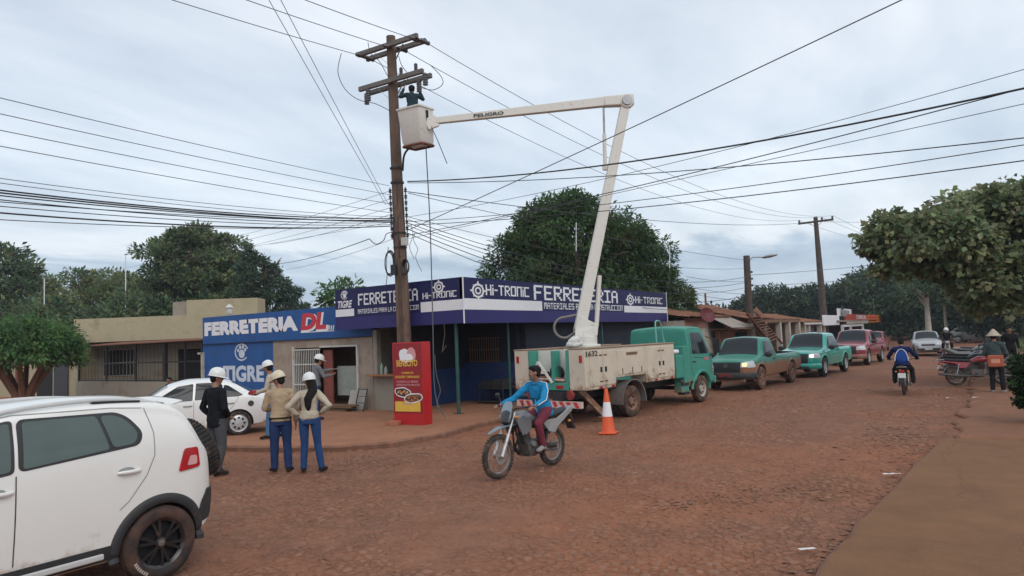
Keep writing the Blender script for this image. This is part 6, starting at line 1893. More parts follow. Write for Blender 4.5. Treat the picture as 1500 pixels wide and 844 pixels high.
    mb = MB(); mb.tube([(3.55, .86, bz), (3.80, .86, bz), (3.98, .74, bz), (4.06, .5, bz), (4.08, 0, bz), (4.06, -.5, bz), (3.98, -.74, bz), (3.80, -.86, bz), (3.55, -.86, bz)], [(.03, .10)] + [(.05, .115)] * 7 + [(.03, .10)], 12, up=(0, 0, 1))
    mb.build('bumper', [bumper_m or M['trim']], pk_, 50)
    if bumper_m:
        mb = MB(); mb.box((4.06, 0, .40), (.14, 1.1, .13)); mb.build('lower_grille', [M['trim']], pk_, None, bev=.03)
        for sg in (1, -1): mb = MB(); mb.lathe([(.001, .02), (.05, .015), (.06, -.02)], (4.0, sg * .70, .48), (1, sg * .4, 0), 14); mb.build('fog_lamp', [M['trim']], pk_, 40)
    if plate: mb = MB(); mb.box((4.11, 0, .53), (.012, .42, .13)); mb.build('number_plate', [M['plate']], pk_, None)
    return pk_, sk_
def place(px, py, heading): 
    g_ = gnd(px, py); return g_
# front axle ground contact pixel -> rear axle origin
def by_front(fx, fy, rz, WB=3.15, side=.9):
    """(fx, fy): where the near front tyre touches the ground; returns the origin of the vehicle"""
    d_ = V((math.cos(rz), math.sin(rz), 0)); n_ = V((-d_.y, d_.x, 0))
    return V((fx, fy, 0)) - d_ * WB - n_ * side
rz1 = R(180 - 6)
o1 = by_front(24.35, 6.15, rz1)
p1_, s1_ = pickup('pickup_truck', 'muddy teal single cab pickup with one lit headlight, nearest the bucket truck cab', o1, rz1, M['teal_muddy'], 'single', lamps='warm', rim=M['rim_muddy'], tyre=M['tyre_mud'], mudline=True, plate=False)
mb = MB(); mb.box((4.12, 0, .53), (.012, .46, .12)); mb.build('number_plate', [pm('plate_red', (.22, .03, .03), .6, var=.2)], p1_, None)
mb = MB(); mb.box((4.0, 0, .36), (.1, 1.3, .1)); mb.build('mud_crust', [M['rim_muddy']], p1_, None, bev=.03)
mb = MB()
for x in (.9, 1.35):
    for y in (-.55, .55): mb.cyl((x, y, .72), (x, y, 1.5), .025, n=6)
    mb.cyl((x, -.55, 1.5), (x, .55, 1.5), .025, n=6)
mb.build('ladder_rack', [M['black_metal']], p1_, None)
TB = pm('teal_bright', (0.03, 0.36, 0.285), 0.25, coat=.6, var=.03)
o2 = by_front(30.6, 5.2, R(174))
pickup('pickup_truck', 'clean bright teal double cab pickup with a lit white headlight behind the muddy one', o2, R(174), TB, 'double', lamps='white', bumper_m=TB)
o3 = by_front(39.0, 4.55, R(175))
pickup('pickup_truck', 'dark red double cab pickup behind the bright teal one', o3, R(175), M['red_paint'], 'double', lamps=False, bumper_m=M['red_paint'])

# ------------------------------------------------------------------ small far cars
def small_car(name, label, loc, rz, paint, group='far cars down the street', wagon=False):
    c_ = thing(name, label, 'car', loc, rz, group)
    s_ = Skin(top=[(-.75, .55), (-.74, .95), (-.55, 1.05), (-.1, 1.38), (.5, 1.45), (1.1, 1.42), (1.75, .98), (2.3, .9), (2.9, .76), (3.0, .5)], bot=[(-.75, .35), (0, .2), (2.8, .2), (3.0, .35)],
              hw=[(-.75, .66), (-.5, .78), (2.2, .80), (2.8, .68), (3.0, .5)], belt=[(-.7, .92), (3, .7)], tw=[(-.7, .78), (1, .78), (3, .9)], arches=((0, .3, .35), (2.4, .3, .35)), step=.08)
    s_.body('body', [paint, M['trim']], c_)
    for sg in (1, -1):
        mb = MB(); s_.patch(mb, rounded([(-.2, .97), (.1, 1.32), (1.0, 1.35), (1.5, .97)], .04), 'side', sg, .008, .1); mb.build('window', [M['car_glass']], c_, 60)
        mb = MB(); s_.patch(mb, rounded([(sg * .36, .62), (sg * .66, .62), (sg * .66, .76), (sg * .38, .74)], .03), 'front', 1, .012, .1); mb.build('headlight', [M['lamp_clear']], c_, 50)
        for wx in (0, 2.4): wheel(c_, wx, sg * .70, .3, .18, sg, M['rim_silver'], M['rubber'], 'cover', 6, hub_r=.7)
    mb = MB(); s_.patch(mb, rounded([(1.15, -.5), (1.72, -.64), (1.72, .64), (1.15, .5)], .05), 'top', 1, .008, .1); mb.build('windshield', [M['car_glass']], c_, 60)
    mb = MB(); s_.patch(mb, rounded([(-.34, .6), (.34, .6), (.36, .7), (-.36, .7)], .03), 'front', 1, .012, .1); mb.build('grille', [M['trim']], c_, 50)
    mb = MB(); mb.box((3.0, 0, .40), (.06, 1.2, .12)); mb.build('bumper', [M['trim']], c_, None, bev=.02)
    mb = MB(); mb.box((3.04, 0, .42), (.012, .4, .11)); mb.build('number_plate', [M['plate']], c_, None)
    return c_
g = gnd(1352, 522)
small_car('parked_car', 'small silver grey car coming down the street beyond the red pickup', g + V((3.2, 0, 0)), R(186), M['silver'])
g = dep(1286, 512, 50)
small_car('parked_car', 'dark red car mostly hidden behind the red pickup', (g.x + 3, 6.3, 0), R(176), M['red_paint'])
g = gnd(1428, 501)
small_car('parked_car', 'dusty pale car parked sideways under the far trees behind the motorcycles', (g.x, g.y + 1, 0), R(250), M['silver'])
# ================================================================== bucket truck (x forward, origin under the rear axle)
tz = R(-8.5)
TO = V((16.24 + 1.08 * math.sin(R(8.5)), 7.28 + 1.08 * math.cos(R(8.5)), 0))
bt = thing('bucket_truck', 'old teal and cream bucket truck with its white boom raised to the utility pole', 'truck', TO, tz)
M['box_cream'] = pm('box_cream', (0.60, 0.53, 0.42), 0.55, var=0.08, scale=2.5, dirt=(0.22, 0.115, 0.065), damt=0.34, dscale=3.5, drange=(0.6, 1.75, 0.22), bump=.08, bscale=8)
M['boom_white'] = pm('boom_white', (0.70, 0.68, 0.62), 0.45, var=0.05, dirt=(0.36, 0.28, 0.2), damt=0.14, dscale=5)
# chassis
mb = MB()
for s in (-1, 1): mb.bx(-2.1, 4.6, s * .42 - .05, s * .42 + .05, .55, .75)
mb.bx(-.9, 1.9, -.8, .8, .72, .8); mb.cyl((0, -.8, .385), (0, .8, .385), .09, n=12); mb.cyl((3.85, -.8, .385), (3.85, .8, .385), .06, n=10); mb.ell((0, 0, .39), (.2, .2, .2))
mb.build('chassis', [M['black_metal']], bt, None)
XB0, XB1 = -2.02, 2.12      # utility body
for s in (-1, 1):
    a, b = s * .62, s * 1.1
    mb = MB(); mb.bx(XB0, -.78, a, b, .80, 1.76); mb.bx(.62, XB1, a, b, .80, 1.76); mb.bx(-.78, .62, a, b, 1.02, 1.76)
    mb.build('side_box', [M['box_cream']], bt, None, bev=.02)
mb = MB(); mb.bx(XB0 - .01, XB1 + .01, -1.12, -.6, 1.762, 1.79); mb.bx(XB0 - .01, XB1 + .01, .6, 1.12, 1.762, 1.79); mb.build('box_lid', [pm('box_lid', (.32, .22, .15), .8, var=.2)], bt, None, bev=.008)
mb = MB(); mb.bx(XB0 + .05, XB1, -.618, .618, .80, .86); mb.bx(XB1 - .05, XB1, -.618, .618, .86, 1.75); mb.build('bed_floor', [M['teal_dusty']], bt, None)
mb = MB(); mb.bx(XB0 - .03, XB0 + .02, -.6, .6, .80, .98); mb.bx(XB0 - .025, XB0 + .3, -.62, -.55, .98, 1.75); mb.bx(XB0 - .025, XB0 + .3, .55, .62, .98, 1.75); mb.bx(XB0 - .02, XB0 + .25, -.18, -.10, .98, 1.74); mb.build('tailgate', [M['teal_dusty']], bt, None, bev=.012)
mb = MB(); mb.bx(XB0 + .28, XB0 + .32, -.54, .54, .88, 1.74); mb.bx(XB0 + .3, XB0 + .5, .1, .54, .98, 1.3); mb.build('bed_bulkhead', [M['boom_white']], bt, None)
# doors of the lockers on both sides
for s in (-1, 1):
    yo = s * 1.105
    for (x0, x1, z0, z1) in ((-1.85, -1.33, .88, 1.70), (-1.30, -.80, .88, 1.70), (-.70, .50, 1.08, 1.68), (.68, 1.36, .88, 1.70), (1.39, 2.06, .88, 1.70)):
        m_ = MB(); m_.bx(x0, x1, yo - .012, yo + .012, z0, z1); dd = m_.build('locker_door', [M['box_cream']], bt, None, bev=.01)
        if x1 - x0 < 1:
            hx = x1 - .08 if abs(x1 + 1.33) < .01 or abs(x1 - 1.36) < .01 else x0 + .08
            m_ = MB(); m_.bx(hx - .035, hx + .035, yo + s * .012, yo + s * .03, 1.20, 1.32); m_.build('latch', [M['black_metal']], dd, None, bev=.006)
            for hz in (.98, 1.6):
                m_ = MB(); m_.bx(hx - .06, hx + .06, yo + s * .012, yo + s * .022, hz - .015, hz + .015); m_.build('hinge', [M['rust']], dd, None)
        else:
            m_ = MB(); m_.bx(-.30, .20, yo + s * .012, yo + s * .02, 1.55, 1.62); m_.build('vent', [M['wood_brown']], dd, None)
            for hx in (-.5, -.05, .38):
                m_ = MB(); m_.bx(hx - .012, hx + .012, yo + s * .012, yo + s * .022, 1.10, 1.24); m_.build('latch', [M['rust']], dd, None)
    for hx in (-1.42, -.92, 1.1, 1.9):
        m_ = MB(); m_.bx(hx - .05, hx + .05, yo, yo + s * .018, .82, .86); m_.build('side_reflector', [M['lamp_red']], bt, None)
    # mudguard over the rear wheel
    m_ = MB(); pr = []
    for k in range(15):
        a = R(-5 + 190 * k / 14); pr.append((.53 * math.cos(a), .385 + .53 * math.sin(a)))
    vs = [(x, s * .66, z) for x, z in pr] + [(x, s * 1.11, z) for x, z in pr] + [(x * 1.06, s * 1.11, .385 + (z - .385) * 1.06) for x, z in pr]
    m_.add(vs, [(i, i + 1, 16 + i, 15 + i) for i in range(14)] + [(15 + i, 16 + i, 31 + i, 30 + i) for i in range(14)])
    m_.build('mudguard', [pm('mudguard_grey', (.16, .15, .14), .8, var=.2, dirt=RED_DIRT, damt=.4)], bt, 50)
    for dy in (0, .25):
        wheel(bt, 0, s * (.95 - dy), .385, .22, s, M['rim_muddy'], M['tyre_mud'], 'steel', hub_r=.58)
    wheel(bt, 3.85, s * .90, .385, .22, s, pm('rim_dusty', (.42, .38, .32), .6, var=.15, dirt=RED_DIRT, damt=.3), M['tyre_mud'], 'steel', hub_r=.6)
    # outrigger leg folded down behind the wheel
    m_ = MB(); m_.beam((-1.75, s * .70, .80), (-1.15, s * 1.0, .12), .13, .13); m_.beam((-1.3, s * 1.0, .12), (-1.0, s * 1.0, .12), .22, .03); m_.build('outrigger', [M['box_cream']], bt, None, bev=.01)
    # corner post face with the number
m_ = MB()
numF = frame((-1.98, -1.122, 0), (1, 0, 0), (0, 0, 1))
font_text(m_, '1632', frame((XB0 + .01, -1.118, 0), (1, 0, 0), (0, 0, 1)), 0.02, 1.585, 0.13, 0.46, .006, bold=.02)
m_.build('fleet_number', [M['black_metal']], bt, None)
m_ = MB()
for s in (-1, 1):
    m_.bx(XB0 - .012, XB0 - .002, s * .98 - .04, s * .98 + .04, 1.45, 1.62)
m_.build('marker_lamp', [M['lamp_red']], bt, None)
# rear underrun bar with red and white stripes, lamps
m_ = MB(); m_.bx(-2.1, -2.02, -1.0, 1.0, .40, .55); rb = m_.build('rear_bumper', [pm('stripe_white', (.6, .45, .38), .6, var=.15)], bt, None)
m_ = MB()
for i in range(9):
    y = -.95 + i * .21
    m_.add([(-2.104, y, .41), (-2.104, y + .11, .41), (-2.104, y + .19, .54), (-2.104, y + .08, .54)], [(0, 1, 2, 3)])
m_.build('red_stripes', [M['letter_red']], rb, None)
for y in (-.62, .62):
    m_ = MB(); m_.lathe([(.001, .02), (.10, .02), (.12, 0), (.12, -.05)], (-2.03, y, .70), (-1, 0, 0), 18); m_.build('tail_lamp', [pm('lamp_dull', (.24, .03, .025), .4, var=.2)], bt, 40)
m_ = MB(); m_.bx(-2.05, -2.0, -.55, .55, .60, .78); m_.build('rear_beam', [M['black_metal']], bt, None)
for y in (-.35, .3):
    m_ = MB(); m_.bx(-2.06, -2.05, y - .1, y + .1, .84, .92); m_.build('rear_reflector', [M['lamp_red']], bt, None)
m_ = MB(); font_text(m_, 'SERVICIO', frame((-2.053, .55, .80), (0, -1, 0), (0, 0, 1)), .05, .1, .05, .38, .004, bold=.03); m_.build('rear_lettering', [M['black_metal']], bt, None)
# side step, tank, toolbox behind the cab
for q_ in ((2.3, 2.72, -1.04, -.68, .78, 1.42), (2.75, 3.1, -1.03, -.70, .62, 1.66), (2.3, 3.05, .62, 1.0, .62, 1.5), (2.62, 3.05, -1.0, -.75, .36, .62)):
    m_ = MB(); m_.bx(*q_); m_.build('cab_locker', [M['teal_dusty']], bt, None, bev=.02)
m_ = MB(); m_.cyl((2.18, -.98, 1.52), (2.5, -.98, 1.52), .06, n=12); m_.build('water_pipe', [M['sign_white']], bt, None)
m_ = MB(); m_.bx(2.62, 3.0, -1.02, -.98, .55, .65); m_.bx(2.64, 2.98, -1.05, -.85, .30, .36); m_.build('cab_step', [M['black_metal']], bt, None)
# cab
ck = Skin(top=[(3.13, 1.20), (3.135, 2.10), (3.17, 2.17), (3.5, 2.215), (4.0, 2.20), (4.22, 2.05), (4.58, 1.46), (4.84, 1.24), (4.93, .9)],
          bot=[(3.13, .62), (4.6, .52), (4.93, .56)], hw=[(3.13, .97), (3.16, 1.0), (4.4, 1.01), (4.7, .95), (4.93, .78)],
          belt=[(3.1, 1.38), (4.3, 1.30), (4.93, 1.1)], tw=[(3.1, .93), (4, .89), (4.93, .9)], arches=((3.85, .385, .49),), rc=.05, rocker=.985)
ck.body('cab', [M['teal_dusty'], M['trim']], bt)
for s in (1, -1):
    m_ = MB(); ck.patch(m_, rounded([(3.34, 1.42), (3.36, 2.04), (3.98, 2.02), (4.36, 1.50), (4.32, 1.40)], .06), 'side', s, .008); m_.build('window', [M['car_glass']], bt, 60)
    for ln_ in ([(3.26, 2.06), (3.25, .9), (3.36, .8)], [(4.42, 1.5), (4.44, .95), (4.36, .8)], [(3.4, 1.32), (4.4, 1.24)]):
        m_ = MB(); ck.seam(m_, ln_, 'side', s, .016); m_.build('door_seam', [M['seam']], bt, None)
    m_ = MB(); m_.box((4.47, s * 1.22, 1.60), (.08, .2, .40)); m_.cyl((4.35, s * .93, 1.9), (4.47, s * 1.22, 1.78), .014); m_.cyl((4.42, s * .98, 1.32), (4.47, s * 1.22, 1.42), .014); m_.build('mirror', [M['trim']], bt, 60)
    m_ = MB(); arch_trim(m_, ck, 3.85, .385, .49, s, .08, -2, 178, out=.05); m_.build('wheel_arch', [M['teal_dusty']], bt, 50)
    m_ = MB(); ck.patch(m_, rounded([(4.02, 1.22), (4.10, 1.30), (4.32, 1.28), (4.32, 1.2)], .02), 'side', s, .008); m_.build('door_badge', [pm('badge', (.5, .14, .16), .5, var=.3, scale=30)], bt, None)
    m_ = MB(); ck.patch(m_, rounded([(4.54, .80), (4.78, .80), (4.74, 1.0), (4.58, 1.02)], .03), 'side', s, .01, .05); m_.build('headlight', [M['lamp_clear']], bt, 50)
    m_ = MB(); ck.patch(m_, [(3.34, 1.17), (3.50, 1.17), (3.50, 1.21), (3.34, 1.21)], 'side', s, .02, thick=.02); m_.build('door_handle', [M['trim']], bt, None)
m_ = MB(); ck.patch(m_, rounded([(4.26, -.78), (4.56, -.84), (4.56, .84), (4.26, .78)], .06), 'top', 1, .008); m_.build('windshield', [M['car_glass']], bt, 60)
m_ = MB(); m_.box((4.92, 0, .58), (.14, 1.8, .22)); m_.build('front_bumper', [M['teal_dusty']], bt, None, bev=.04)
m_ = MB()
m_.tube([(1.42, -.98, 1.79), (1.40, -.98, 2.30), (1.44, -.97, 2.38), (1.56, -.95, 2.40), (1.72, -.94, 2.38), (1.78, -.93, 2.30), (1.92, -.92, 1.79)], .02, 8)
m_.build('grab_rail', [pm('rail_teal', (.16, .42, .40), .45, var=.1)], bt, 60)
# pedestal, turret and booms: world positions
def tl(p):   # world -> truck local
    return Matrix.Rotation(-tz, 3, 'Z') @ (V(p) - TO)
m_ = MB(); b0 = V((16.12, 8.5, 0)); q0 = tl(b0)
m_.box((q0.x, q0.y, 1.30), (.8, .9, .9)); m_.cyl((q0.x, q0.y, 1.75), (q0.x, q0.y, 2.06), .30, n=24); m_.cyl((q0.x, q0.y, 1.78), (q0.x, q0.y, 1.84), .38, n=24); m_.build('pedestal', [M['boom_white']], bt, 40, bev=.015)
EL = dep(917, 149, 18.62); BK = dep(640, 177, 18.35)
LB0 = dep(850, 478, 18.1)
m_ = MB()     # turret: side plates leaning back to the boom hinge
tdir = V((EL.x - LB0.x, EL.y - LB0.y, 0)).normalized(); tn = V((-tdir.y, tdir.x, 0))
c0 = V((b0.x, b0.y, 2.06))
for s in (-1, 1):
    P = [c0 + tdir * .28 + tn * .2 * s, c0 - tdir * .30 + tn * .2 * s, LB0 - tdir * .16 + tn * .17 * s + V((0, 0, -.05)), LB0 + tdir * .02 + tn * .17 * s + V((0, 0, .25)), c0 + tdir * .32 + tn * .2 * s + V((0, 0, .28))]
    P2 = [p - tn * .04 * s for p in P]; n = 5
    m_.add(P + P2, [tuple(range(5)), tuple(range(9, 4, -1))] + [(i, (i + 1) % 5, 5 + (i + 1) % 5, 5 + i) for i in range(5)])
m_.beam(c0 + tdir * .1, LB0.lerp(c0, .2), .34, .3)
m_.build('turret', [M['boom_white']], bt, None, world=True, bev=.01)
ld_ = (EL - LB0).normalized()
m_ = MB(); side = tn
def boxboom(a, b, w0, h0, w1, h1, up):
    d_ = (b - a).normalized(); u_ = (V(up) - d_ * V(up).dot(d_)).normalized(); s_ = d_.cross(u_)
    vs = [a + s_ * (i * w0 / 2) + u_ * (j * h0 / 2) for i, j in ((-1, -1), (1, -1), (1, 1), (-1, 1))] + [b + s_ * (i * w1 / 2) + u_ * (j * h1 / 2) for i, j in ((-1, -1), (1, -1), (1, 1), (-1, 1))]
    m_.add(vs, [(0, 1, 2, 3), (7, 6, 5, 4), (0, 4, 5, 1), (1, 5, 6, 2), (2, 6, 7, 3), (3, 7, 4, 0)])
boxboom(LB0 - ld_ * .1, EL + ld_ * .02, .22, .30, .18, .24, -tdir)
m_.build('lower_boom', [M['boom_white']], bt, None, world=True, bev=.02)
ud = (BK - EL).normalized()
m_ = MB(); boxboom(EL + V((0, 0, .05)) + ud * .5, BK + ud * .02, .18, .25, .14, .17, (0, 0, 1)); m_.build('upper_boom', [M['boom_white']], bt, None, world=True, bev=.015)
m_ = MB(); boxboom(EL + V((0, 0, .02)) - ud * .2, EL + V((0, 0, .05)) + ud * .62, .24, .30, .22, .27, (0, 0, 1)); m_.cyl(EL + V((0, 0, -.01)) - tdir.cross(V((0, 0, 1))).normalized() * .125, EL + V((0, 0, -.01)) + tdir.cross(V((0, 0, 1))).normalized() * .125, .2, n=24); m_.build('elbow', [M['boom_white']], bt, 40, world=True, bev=.03)
m_ = MB()
hn = tdir.cross(V((0, 0, 1))).normalized()
for s in (-1, 1): m_.cyl(EL + hn * .13 * s, EL + hn * .17 * s, .13, n=20)
m_.build('elbow_pin', [M['steel']], bt, 40, world=True)
m_ = MB(); a = EL + ud * .62 + V((0, 0, -.10)); b = LB0.lerp(EL, .70) - tdir * .2; md_ = a.lerp(b, .5); m_.cyl(a, md_, .028, n=10); m_.build('piston_rod', [M['chrome']], bt, 50, world=True)
m_ = MB(); m_.cyl(md_ + (a - b).normalized() * .1, b, .05, n=12); m_.box(b, (.12, .12, .12)); m_.build('boom_cylinder', [M['boom_white']], bt, 50, world=True)
m_ = MB(); m_.cyl(LB0.lerp(EL, .22) + tdir * .24, c0 + tdir * .30 + V((0, 0, .25)), .06, n=12); m_.build('lift_cylinder', [M['boom_white']], bt, 50, world=True)
m_ = MB()
for s in (1,):
    pth = [c0 - tdir * .3 + tn * .2, LB0 - tdir * .45 + V((0, 0, -.25)), LB0 - tdir * .55 + V((0, 0, .05)), LB0 - tdir * .35 + V((0, 0, .25)), LB0 - tdir * .1 + V((0, 0, .2))]
    hc_ = LB0 - tdir * .42 + V((0, 0, -.02))
    m_.tube([c0 - tdir * .25 + tn * .2 + V((0, 0, .1))] + [hc_ + tdir * (-.27 * math.sin(R(a_))) + V((0, 0, -.27 * math.cos(R(a_)))) for a_ in range(-10, 200, 15)] + [LB0 - tdir * .1 + V((0, 0, .3))], .033, 8)
m_.build('hydraulic_hose', [pm('hose_grey', (.2, .18, .16), .7)], bt, 60, world=True)
m_ = MB()
uF = frame(EL.lerp(BK, .62) + hn * 0, ud, (0, 0, 1))
off_ = .085
nn_ = ud.cross(V((0, 0, 1))).normalized(); sg_ = -1 if nn_.dot(CAM - EL) < 0 else 1
fr_ = frame(EL.lerp(BK, .70), -ud if sg_ < 0 else ud, (0, 0, 1).__class__((0, 0, 1)))
nn2 = (fr_(0, 0, 1) - fr_(0, 0, 0)); k_ = 1 if nn2.dot(CAM - EL) > 0 else -1
if k_ < 0: fr_ = frame(EL.lerp(BK, .70), ud, (0, 0, 1)); 
font_text(m_, 'PELIGRO', fr_, -.55, -.04, .09, .8, .10, bold=.03); m_.build('boom_lettering', [M['black_metal']], bt, None, world=True)
# bucket with a slot cut, tilted in the air
bk = thing('work_bucket', 'white fibreglass work bucket hanging at the boom tip beside the pole top', 'bucket', BK)
bc_t, bc_b = dep(608, 160, 18.4), dep(613, 213, 18.4)
bu = (bc_t - bc_b).normalized(); br = (M3 @ V((1, 0, 0))); br = (br - bu * br.dot(bu)).normalized(); br = (Matrix.Rotation(R(-28), 3, bu) @ br); bf = bu.cross(br)
m_ = MB()
def ring(c, a, b, r_=.06):
    q = []
    for (sx, sy, a0) in ((1, 1, 0), (-1, 1, 90), (-1, -1, 180), (1, -1, 270)):
        for k in range(4):
            t_ = R(a0 + 30 * k); q.append(c + br * (sx * (a - r_) + r_ * math.cos(t_)) + bf * (sy * (b - r_) + r_ * math.sin(t_)))
    return q
rings = [ring(bc_b, .29, .27), ring(bc_b + bu * .06, .32, .30), ring(bc_t - bu * .05, .36, .34), ring(bc_t - bu * .04, .39, .37), ring(bc_t, .39, .37), ring(bc_t, .34, .32), ring(bc_b + bu * .08, .30, .28)]
vs = sum(rings, []); n = 16
m_.add(vs, [(i * n + j, i * n + (j + 1) % n, (i + 1) * n + (j + 1) % n, (i + 1) * n + j) for i in range(len(rings) - 1) for j in range(n)] + [tuple(range(n)), tuple((len(rings) - 1) * n + j for j in range(n))])
m_.build('shell', [M['boom_white']], bk, 40, world=True)
m_ = MB(); m_.tube(ring(bc_b - bu * .03, .31, .29) + [ring(bc_b - bu * .03, .31, .29)[0]], .035, 8); m_.build('base_rim', [M['rust']], bk, 50, world=True)
m_ = MB(); fc = bc_t + br * .345 - bu * .1; m_.add([fc + bf * -.06 + br * .03, fc + bf * .06 + br * .03, fc + bf * .07 - bu * .42 + br * .0, fc + bf * -.02 - bu * .42 + br * .0], [(0, 1, 2, 3)])
m_.build('side_slot', [M['dark_gap']], bk, None, world=True)
m_ = MB(); m_.beam(BK, bc_t.lerp(bc_b, .5) + br * .3, .12, .3); m_.build('mount_bracket', [M['boom_white']], bk, None, world=True, bev=.01)

# loads in the bed: separate things
m_ = MB(); m_.ell((0, 0, .12), (.28, .2, .14), cut=-.05)
for k in range(6): m_.ell((.12 * math.cos(k), .1 * math.sin(k * 1.3), .16 + .02 * k), (.13, .1, .09))
me_ = remesh(m_, .02, 3, .03, 6); me_.materials.append(M['cloth_white'])
o = link('plastic_sack', me_, None, 60); w_ = dep(842, 505, 17.2); o.location = (w_.x, w_.y, 1.74)
tag(o, 'crumpled white plastic sack lying on top of the truck bed beside the boom turret', 'sack')
m_ = MB()
for k in range(4): m_.lathe([(.17 + .012 * math.cos(t_ * PI / 4), .03 * k + .012 * math.sin(t_ * PI / 4)) for t_ in range(9)], (0, 0, 0), (0, 0, 1), 24)
o = m_.build('cable_roll', [M['cable']], None, 50); q = Matrix.Rotation(tz, 3, 'Z') @ V((XB0 + .16, -.1, 1.2)) + TO; o.location = q; o.rotation_euler = (0, R(75), tz)
tag(o, 'roll of dark cable hung in the open rear of the bucket truck', 'cable roll')
m_ = MB()
for (a, b) in (((0, -.5, 0), (0, -.08, .5)), ((0, -.08, .5), (0, .15, .12)), ((0, -.3, .24), (0, .02, .24))): m_.beam(a, b, .04, .05)
o = m_.build('folding_trestle', [M['boom_white']], None, None); q = Matrix.Rotation(tz, 3, 'Z') @ V((XB0 - .06, .35, .98)) + TO; o.location = q; o.rotation_euler = (0, 0, tz)
tag(o, 'angled pale trestle frame propped in the open rear of the bucket truck', 'trestle')

m_ = MB(); m_.box((0, 0, .11), (.22, .40, .22)); m_.box((0, 0, .235), (.03, .16, .03))
o = m_.build('tool_case', [M['black_metal']], None, None, bev=.015); q = Matrix.Rotation(tz, 3, 'Z') @ V((XB0 + .16, .18, .98)) + TO; o.location = q; o.rotation_euler = (0, 0, tz + .1)
tag(o, 'dark tool case standing in the open rear of the bucket truck', 'tool case')
m_ = MB()
for k in range(3): m_.tube([(0, -.45 + .03 * k, .02 + .03 * k), (.02, 0, .05 + .03 * k), (0, .5, .02 + .05 * k)], .022, 8, m=k % 2)
o = m_.build('insulating_pole', [M['orange_wood'], M['boom_white']], None, 50); q = Matrix.Rotation(tz, 3, 'Z') @ V((XB0 + .02, -.02, .99)) + TO; o.location = q; o.rotation_euler = (0, 0, tz)
tag(o, 'short bundle of worn poles lying across the open rear of the bucket truck', 'pole bundle')

# traffic cone
cg_ = gnd(891, 635)
cn = thing('traffic_cone', 'orange traffic cone with one white band standing beside the bucket truck', 'traffic cone', cg_, R(12), None)
org = pm('cone_orange', (0.70, 0.10, 0.025), 0.55, var=0.08, dirt=(.3, .14, .08), damt=.2, dscale=5)
m_ = MB(); m_.lathe([(.155, .03), (.145, .045), (.108, .36)], (0, 0, 0), (0, 0, 1), 28); m_.lathe([(.072, .66), (.034, .93), (.028, .945), (.018, .945), (.018, .9)], (0, 0, 0), (0, 0, 1), 28); m_.build('cone_body', [org], cn, 40)
m_ = MB(); m_.lathe([(.108, .36), (.072, .66)], (0, 0, 0), (0, 0, 1), 28); m_.build('white_band', [M['sign_white']], cn, 40)
m_ = MB(); m_.bx(-.18, .18, -.18, .18, 0, .035); m_.build('base', [org], cn, None, bev=.015)
# ================================================================== people
M['skin'] = pm('skin', (0.30, 0.155, 0.10), 0.55, var=0.08, scale=14)
M['skin_d'] = pm('skin_dark', (0.22, 0.11, 0.07), 0.55, var=0.08, scale=14)
M['hair'] = pm('hair_black', (0.010, 0.008, 0.007), 0.7, spec=0.2, var=0.3, scale=40)
M['eye'] = pm('eye_dark', (0.02, 0.015, 0.012), 0.3)
M['lip'] = pm('lip', (0.22, 0.08, 0.065), 0.5)
def cloth(name, col, **k): return pm(name, col, 0.95, spec=0.12, var=k.pop('var', 0.14), scale=5, bump=0.15, bscale=90, **k)
CL = {
 'black': cloth('cloth_black', (0.012, 0.013, 0.017)), 'greyjean': cloth('grey_jeans', (0.075, 0.077, 0.085)), 'tan': cloth('cloth_tan', (0.40, 0.30, 0.195)),
 'cream': cloth('cloth_cream', (0.44, 0.385, 0.30)), 'jean': cloth('blue_jeans', (0.022, 0.042, 0.115)), 'jean_l': cloth('light_jeans', (0.07, 0.15, 0.27)),
 'jean_b': cloth('bright_jeans', (0.025, 0.062, 0.165)), 'grey': cloth('cloth_grey', (0.15, 0.16, 0.17)), 'blue': cloth('cloth_azure', (0.018, 0.21, 0.42)), 'maroon': cloth('cloth_maroon', (0.17, 0.035, 0.055)),
 'navy': cloth('cloth_navy', (0.012, 0.022, 0.085)), 'royal': cloth('cloth_royal', (0.02, 0.055, 0.22)), 'dark': cloth('cloth_dark', (0.018, 0.018, 0.02)), 'slate': cloth('cloth_slate', (0.06, 0.085, 0.085)), 'teal': cloth('cloth_dark_teal', (0.025, 0.045, 0.055)),
 'shoe': cloth('shoe_dark', (0.03, 0.022, 0.018)), 'shoe_l': cloth('shoe_light', (0.28, 0.27, 0.26)), 'red': cloth('cloth_red', (0.3, 0.03, 0.035)),
}
M['helmet_white'] = pm('helmet_white', (0.72, 0.72, 0.70), 0.3, coat=0.3, var=0.03)
M['helmet_cream'] = pm('helmet_cream', (0.62, 0.54, 0.38), 0.4, coat=0.2, var=0.06)

